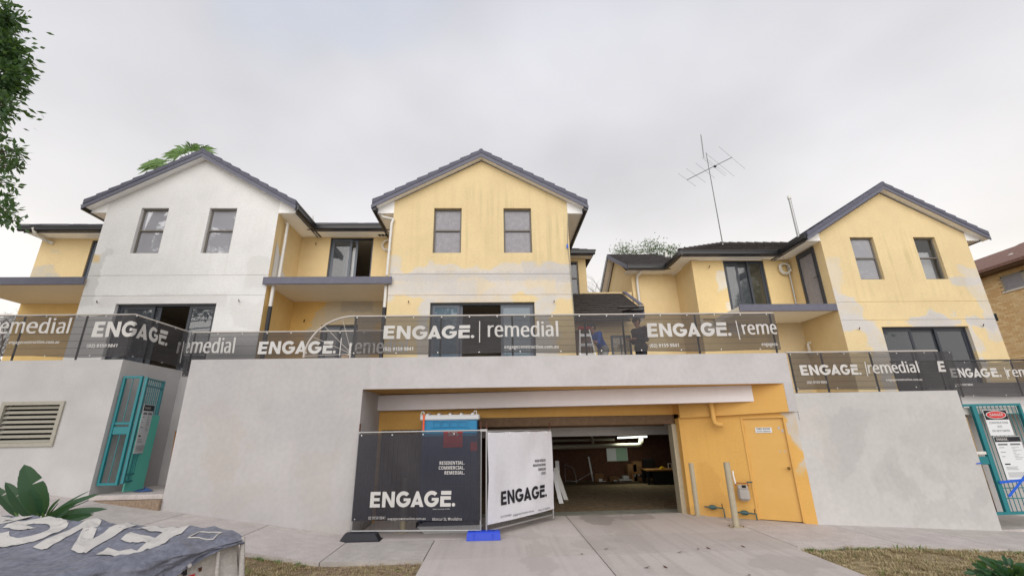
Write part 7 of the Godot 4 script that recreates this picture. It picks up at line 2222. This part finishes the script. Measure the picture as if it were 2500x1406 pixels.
# J: joints in metres, facing fwd
func person(label: String, at: Vector3, J: Dictionary, fwd: Vector3, top: Color, legs: Color, cap = null):
	var skin := Color(0.42, 0.23, 0.16); var shoe := Color(0.03, 0.03, 0.03)
	var t := thing("person", label, "person", "", at)
	var b := MB.new()
	var side := fwd.cross(Vector3.UP).normalized()
	var bones: Array = []
	bones.append([J.hip + side * 0.08, J.hip - side * 0.08, 0.115, 0.115, legs])
	bones.append([J.hip + Vector3(0, 0.06, 0), J.chest, 0.125, 0.14, top])
	bones.append([J.chest + side * 0.10, J.chest - side * 0.10, 0.105, 0.105, top])
	bones.append([J.sh_r, J.sh_l, 0.075, 0.075, top])
	bones.append([J.neck - (J.head - J.neck) * 0.3, J.head, 0.056, 0.05, skin])
	for s in ["_r", "_l"]:
		bones.append([J["sh" + s], J["el" + s], 0.062, 0.047, top])
		bones.append([J["el" + s], J["wr" + s], 0.044, 0.032, J.get("sleeve", skin)])
		bones.append([J["leg" + s], J["kn" + s], 0.092, 0.062, legs])
		bones.append([J["kn" + s], J["an" + s], 0.06, 0.042, legs])
		bones.append([J["an" + s] + Vector3(0, -0.03, 0) - fwd * 0.05, J["an" + s] + fwd * 0.16 + Vector3(0, -0.045, 0), 0.045, 0.034, shoe])
	figure(b, bones, 0.022, 0.05)
	# head on a finer grid
	var u: Vector3 = (J.head - J.neck).normalized()
	var fw: Vector3 = (J.look - u * J.look.dot(u)).normalized(); var sd := fw.cross(u).normalized()
	var h: Vector3 = J.head + u * 0.06
	var hb: Array = [[h + u * 0.035 - fw * 0.015, h + u * 0.02 + fw * 0.012, 0.088, 0.08, skin], [h - u * 0.05 + fw * 0.02, h - u * 0.085 + fw * 0.055, 0.06, 0.03, skin],
		[h + fw * 0.092 + u * 0.012, h + fw * 0.112 - u * 0.022, 0.011, 0.016, skin], [h + sd * 0.085 + u * 0.01, h + sd * 0.088 - u * 0.03, 0.015, 0.011, skin], [h - sd * 0.085 + u * 0.01, h - sd * 0.088 - u * 0.03, 0.015, 0.011, skin],
		[h + sd * 0.02 + fw * 0.088 - u * 0.055, h - sd * 0.02 + fw * 0.088 - u * 0.055, 0.009, 0.009, Color(0.30, 0.12, 0.10)],
		[h + sd * 0.032 + fw * 0.080 + u * 0.018, h + sd * 0.036 + fw * 0.080 + u * 0.018, 0.012, 0.012, Color(0.02, 0.015, 0.01)], [h - sd * 0.032 + fw * 0.080 + u * 0.018, h - sd * 0.036 + fw * 0.080 + u * 0.018, 0.012, 0.012, Color(0.02, 0.015, 0.01)],
		[J.neck, h - u * 0.04, 0.052, 0.056, skin]]
	figure(b, hb, 0.0085, 0.018)
	for s in ["_r", "_l"]:
		var d: Vector3 = (J["wr" + s] - J["el" + s]).normalized()
		var sv := d.cross(Vector3.UP).normalized() * (1.0 if s == "_r" else -1.0)
		figure(b, hand_bones(J["wr" + s], d, sv, skin), 0.0055, 0.008)
	part(t, "body", b, M.figure)
	b = MB.new()
	var hc := Color(0.02, 0.017, 0.015)
	figure(b, [[h + u * 0.055 - fw * 0.035, h + u * 0.06 + fw * 0.02, 0.09, 0.082, hc], [h - fw * 0.06 - u * 0.02, h - fw * 0.05 + u * 0.04, 0.062, 0.078, hc]], 0.010, 0.03)
	part(t, "hair", b, M.figure)
	if cap != null:
		b = MB.new()
		figure(b, [[h + u * 0.075 - fw * 0.03, h + u * 0.07 + fw * 0.02, 0.09, 0.088, cap], [h + u * 0.055 + fw * 0.09, h + u * 0.045 + fw * 0.16, 0.03, 0.02, cap]], 0.011, 0.03)
		part(t, "cap", b, M.figure)
	settle(t)

func build_people():
	var g := Vector3(3.90, 3.0, -11.5)
	var f := Vector3(-0.86, 0, 0.5).normalized(); var s := f.cross(Vector3.UP)
	person("person in dark grey shirt and black trousers standing behind the long banner", g, {
		"hip": g + Vector3(0, 0.94, 0), "chest": g + Vector3(0, 1.28, 0) + f * 0.02, "neck": g + Vector3(0, 1.45, 0) + f * 0.02, "head": g + Vector3(0, 1.55, 0) + f * 0.06, "look": f + Vector3(0, -0.15, 0),
		"sh_r": g + s * 0.19 + Vector3(0, 1.40, 0), "sh_l": g - s * 0.19 + Vector3(0, 1.40, 0), "el_r": g + s * 0.27 + Vector3(0, 1.10, 0) - f * 0.04, "el_l": g - s * 0.24 + Vector3(0, 1.10, 0) + f * 0.02,
		"wr_r": g + s * 0.16 + f * 0.22 + Vector3(0, 1.14, 0), "wr_l": g - s * 0.10 + f * 0.27 + Vector3(0, 1.12, 0), "sleeve": Color(0.035, 0.033, 0.04),
		"leg_r": g + s * 0.09 + Vector3(0, 0.92, 0), "leg_l": g - s * 0.09 + Vector3(0, 0.92, 0), "kn_r": g + s * 0.10 + Vector3(0, 0.50, 0) + f * 0.02, "kn_l": g - s * 0.10 + Vector3(0, 0.50, 0) + f * 0.03,
		"an_r": g + s * 0.11 + Vector3(0, 0.085, 0), "an_l": g - s * 0.11 + Vector3(0, 0.085, 0)}, f, Color(0.055, 0.05, 0.058), Color(0.012, 0.012, 0.016))
	g = Vector3(2.84, 3.0, -11.62); f = Vector3(-0.95, 0, 0.3).normalized(); s = f.cross(Vector3.UP)
	person("person in blue shirt leaning towards the step ladder", g, {
		"hip": g + Vector3(0, 0.90, 0) - f * 0.08, "chest": g + Vector3(0, 1.19, 0) + f * 0.08, "neck": g + Vector3(0, 1.33, 0) + f * 0.15, "head": g + Vector3(0, 1.42, 0) + f * 0.20, "look": f + Vector3(0, -0.5, 0),
		"sh_r": g + s * 0.19 + f * 0.12 + Vector3(0, 1.29, 0), "sh_l": g - s * 0.19 + f * 0.12 + Vector3(0, 1.29, 0), "el_r": g + s * 0.26 + f * 0.18 + Vector3(0, 1.02, 0), "el_l": g - s * 0.25 + f * 0.2 + Vector3(0, 1.02, 0),
		"wr_r": g + s * 0.14 + f * 0.38 + Vector3(0, 1.08, 0), "wr_l": g - s * 0.10 + f * 0.40 + Vector3(0, 1.12, 0),
		"leg_r": g + s * 0.09 - f * 0.07 + Vector3(0, 0.88, 0), "leg_l": g - s * 0.09 - f * 0.07 + Vector3(0, 0.88, 0), "kn_r": g + s * 0.10 + Vector3(0, 0.48, 0) + f * 0.03, "kn_l": g - s * 0.12 + Vector3(0, 0.48, 0) - f * 0.03,
		"an_r": g + s * 0.11 + Vector3(0, 0.085, 0), "an_l": g - s * 0.14 + Vector3(0, 0.085, 0) - f * 0.06}, f, Color(0.02, 0.10, 0.45), Color(0.30, 0.30, 0.30), Color(0.02, 0.02, 0.03))
	# step ladder in front of the worker
	var t := thing("step_ladder", "aluminium step ladder beside the person in blue", "ladder", "", V(2.4, 3.0, 11.2))
	var a0 := V(2.12, 3.0, 11.05); var a1 := V(2.66, 3.0, 11.05); var t0 := V(2.24, 4.40, 11.25); var t1 := V(2.48, 4.40, 11.25)
	for q in [[a0, t0], [a1, t1]]:
		var b := MB.new(); b.bar(q[0], q[1], 0.025, 0.06, Vector3(0, 0, 1)); part(t, "stile", b, M.alu)
	for k in 5:
		var r := (k + 0.7) / 5.4
		var b := MB.new(); b.bar(a0.lerp(t0, r), a1.lerp(t1, r), 0.03, 0.07, Vector3(0, 1, 0)); part(t, "tread", b, M.alu)
	for q in [[V(2.15, 3.0, 11.62), t0], [V(2.62, 3.0, 11.62), t1]]:
		var b := MB.new(); b.bar(q[0], q[1] - Vector3(0, 0.08, 0), 0.02, 0.03, Vector3(0, 0, 1)); part(t, "rear_leg", b, M.alu)
	part(t, "top_cap", cb(t0 + Vector3(-0.04, -0.02, -0.06), t1 + Vector3(0.04, 0.04, 0.06), 0.008), M.cap_red)
	settle(t)
	# a glazed panel leaning behind the standing person
	t = thing("window_panel", "grey framed glazed panel standing behind the person in dark grey", "panel", "", V(3.35, 3.0, 11.9))
	var fb := MB.new(); frame_rect(fb, 3.22, 3.78, 3.0, 4.35, 11.9, 11.94, 0.05)
	part(t, "frame", fb, M.frame_slate)
	part(t, "mullion", bx(V(3.48, 3.05, 11.935), V(3.51, 4.30, 11.905)), M.frame_slate)
	part(t, "pane", bx(V(3.27, 3.05, 11.925), V(3.73, 4.30, 11.92)), M.pane_dark)
	settle(t)

# ---------------------------------------------------------------- sky, light and the whole
func sky_image() -> ImageTexture:
	var w := 1024; var h := 512
	var f := FastNoiseLite.new(); f.seed = 21; f.frequency = 1.5; f.fractal_octaves = 4; f.noise_type = FastNoiseLite.TYPE_SIMPLEX_SMOOTH
	var d := PackedByteArray(); d.resize(w * h * 3)
	var top := Color(0.665, 0.675, 0.715); var mid := Color(0.755, 0.753, 0.768); var low := Color(0.872, 0.856, 0.832)
	for j in h:
		var el := PI * 0.5 - PI * (j + 0.5) / h
		for i in w:
			var az := TAU * ((i + 0.5) / w - 0.5)
			var p := Vector3(sin(az) * cos(el), sin(el) * 1.7, -cos(az) * cos(el))
			var n := f.get_noise_3dv(p)
			var e := clampf(el / (PI * 0.5), 0.0, 1.0)
			var c: Color = low.lerp(mid, smoothstep(0.04, 0.40, e)) if e < 0.40 else mid.lerp(top, smoothstep(0.40, 0.75, e))
			c = c * (1.0 + n * 0.085)
			# thin breaks where a bluer layer shows
			var bl := smoothstep(0.15, 0.6, f.get_noise_3dv(p * 0.7 + Vector3(4, 2, 9)))
			c = c.lerp(Color(0.64, 0.69, 0.77), bl * 0.42 * smoothstep(0.2, 0.6, e))
			var o := (j * w + i) * 3
			d[o] = int(255 * clampf(c.r, 0, 1)); d[o + 1] = int(255 * clampf(c.g, 0, 1)); d[o + 2] = int(255 * clampf(c.b, 0, 1))
	return ImageTexture.create_from_image(Image.create_from_data(w, h, false, Image.FORMAT_RGB8, d))

func _ready():
	var cam := Camera3D.new()
	cam.name = "camera"
	cam.position = Vector3(0, EYE, 0)
	cam.basis = CB
	cam.fov = rad_to_deg(2.0 * atan(703.0 / F))
	cam.far = 600.0; cam.near = 0.05
	add_child(cam); cam.current = true
	var env := Environment.new()
	env.background_mode = Environment.BG_SKY
	var sky := Sky.new(); var pm := PanoramaSkyMaterial.new()
	pm.panorama = sky_image(); sky.sky_material = pm; env.sky = sky
	env.background_energy_multiplier = 1.0
	env.tonemap_mode = Environment.TONE_MAPPER_LINEAR
	env.tonemap_exposure = 1.46
	env.sdfgi_enabled = true; env.ssao_enabled = true; env.ssil_enabled = true
	var we := WorldEnvironment.new(); we.name = "world"; we.environment = env; add_child(we)
	var sun := DirectionalLight3D.new()
	sun.name = "sun"
	sun.light_energy = 0.5; sun.light_angular_distance = 70.0; sun.light_color = Color(1.0, 0.985, 0.965); sun.shadow_enabled = true
	sun.look_at_from_position(Vector3.ZERO, Vector3(0.08, -0.42, -0.90))
	add_child(sun)
	make_materials()
	build_ground()
	build_podium()
	build_houses()
	build_banners()
	build_fence()
	build_street_things()
	build_garage_things()
	build_roof_things()
	build_plants()
	build_skip()
	build_people()
	for n in find_children("*", "Node", true, false):
		if n.has_meta("settled"): n.remove_meta("settled")
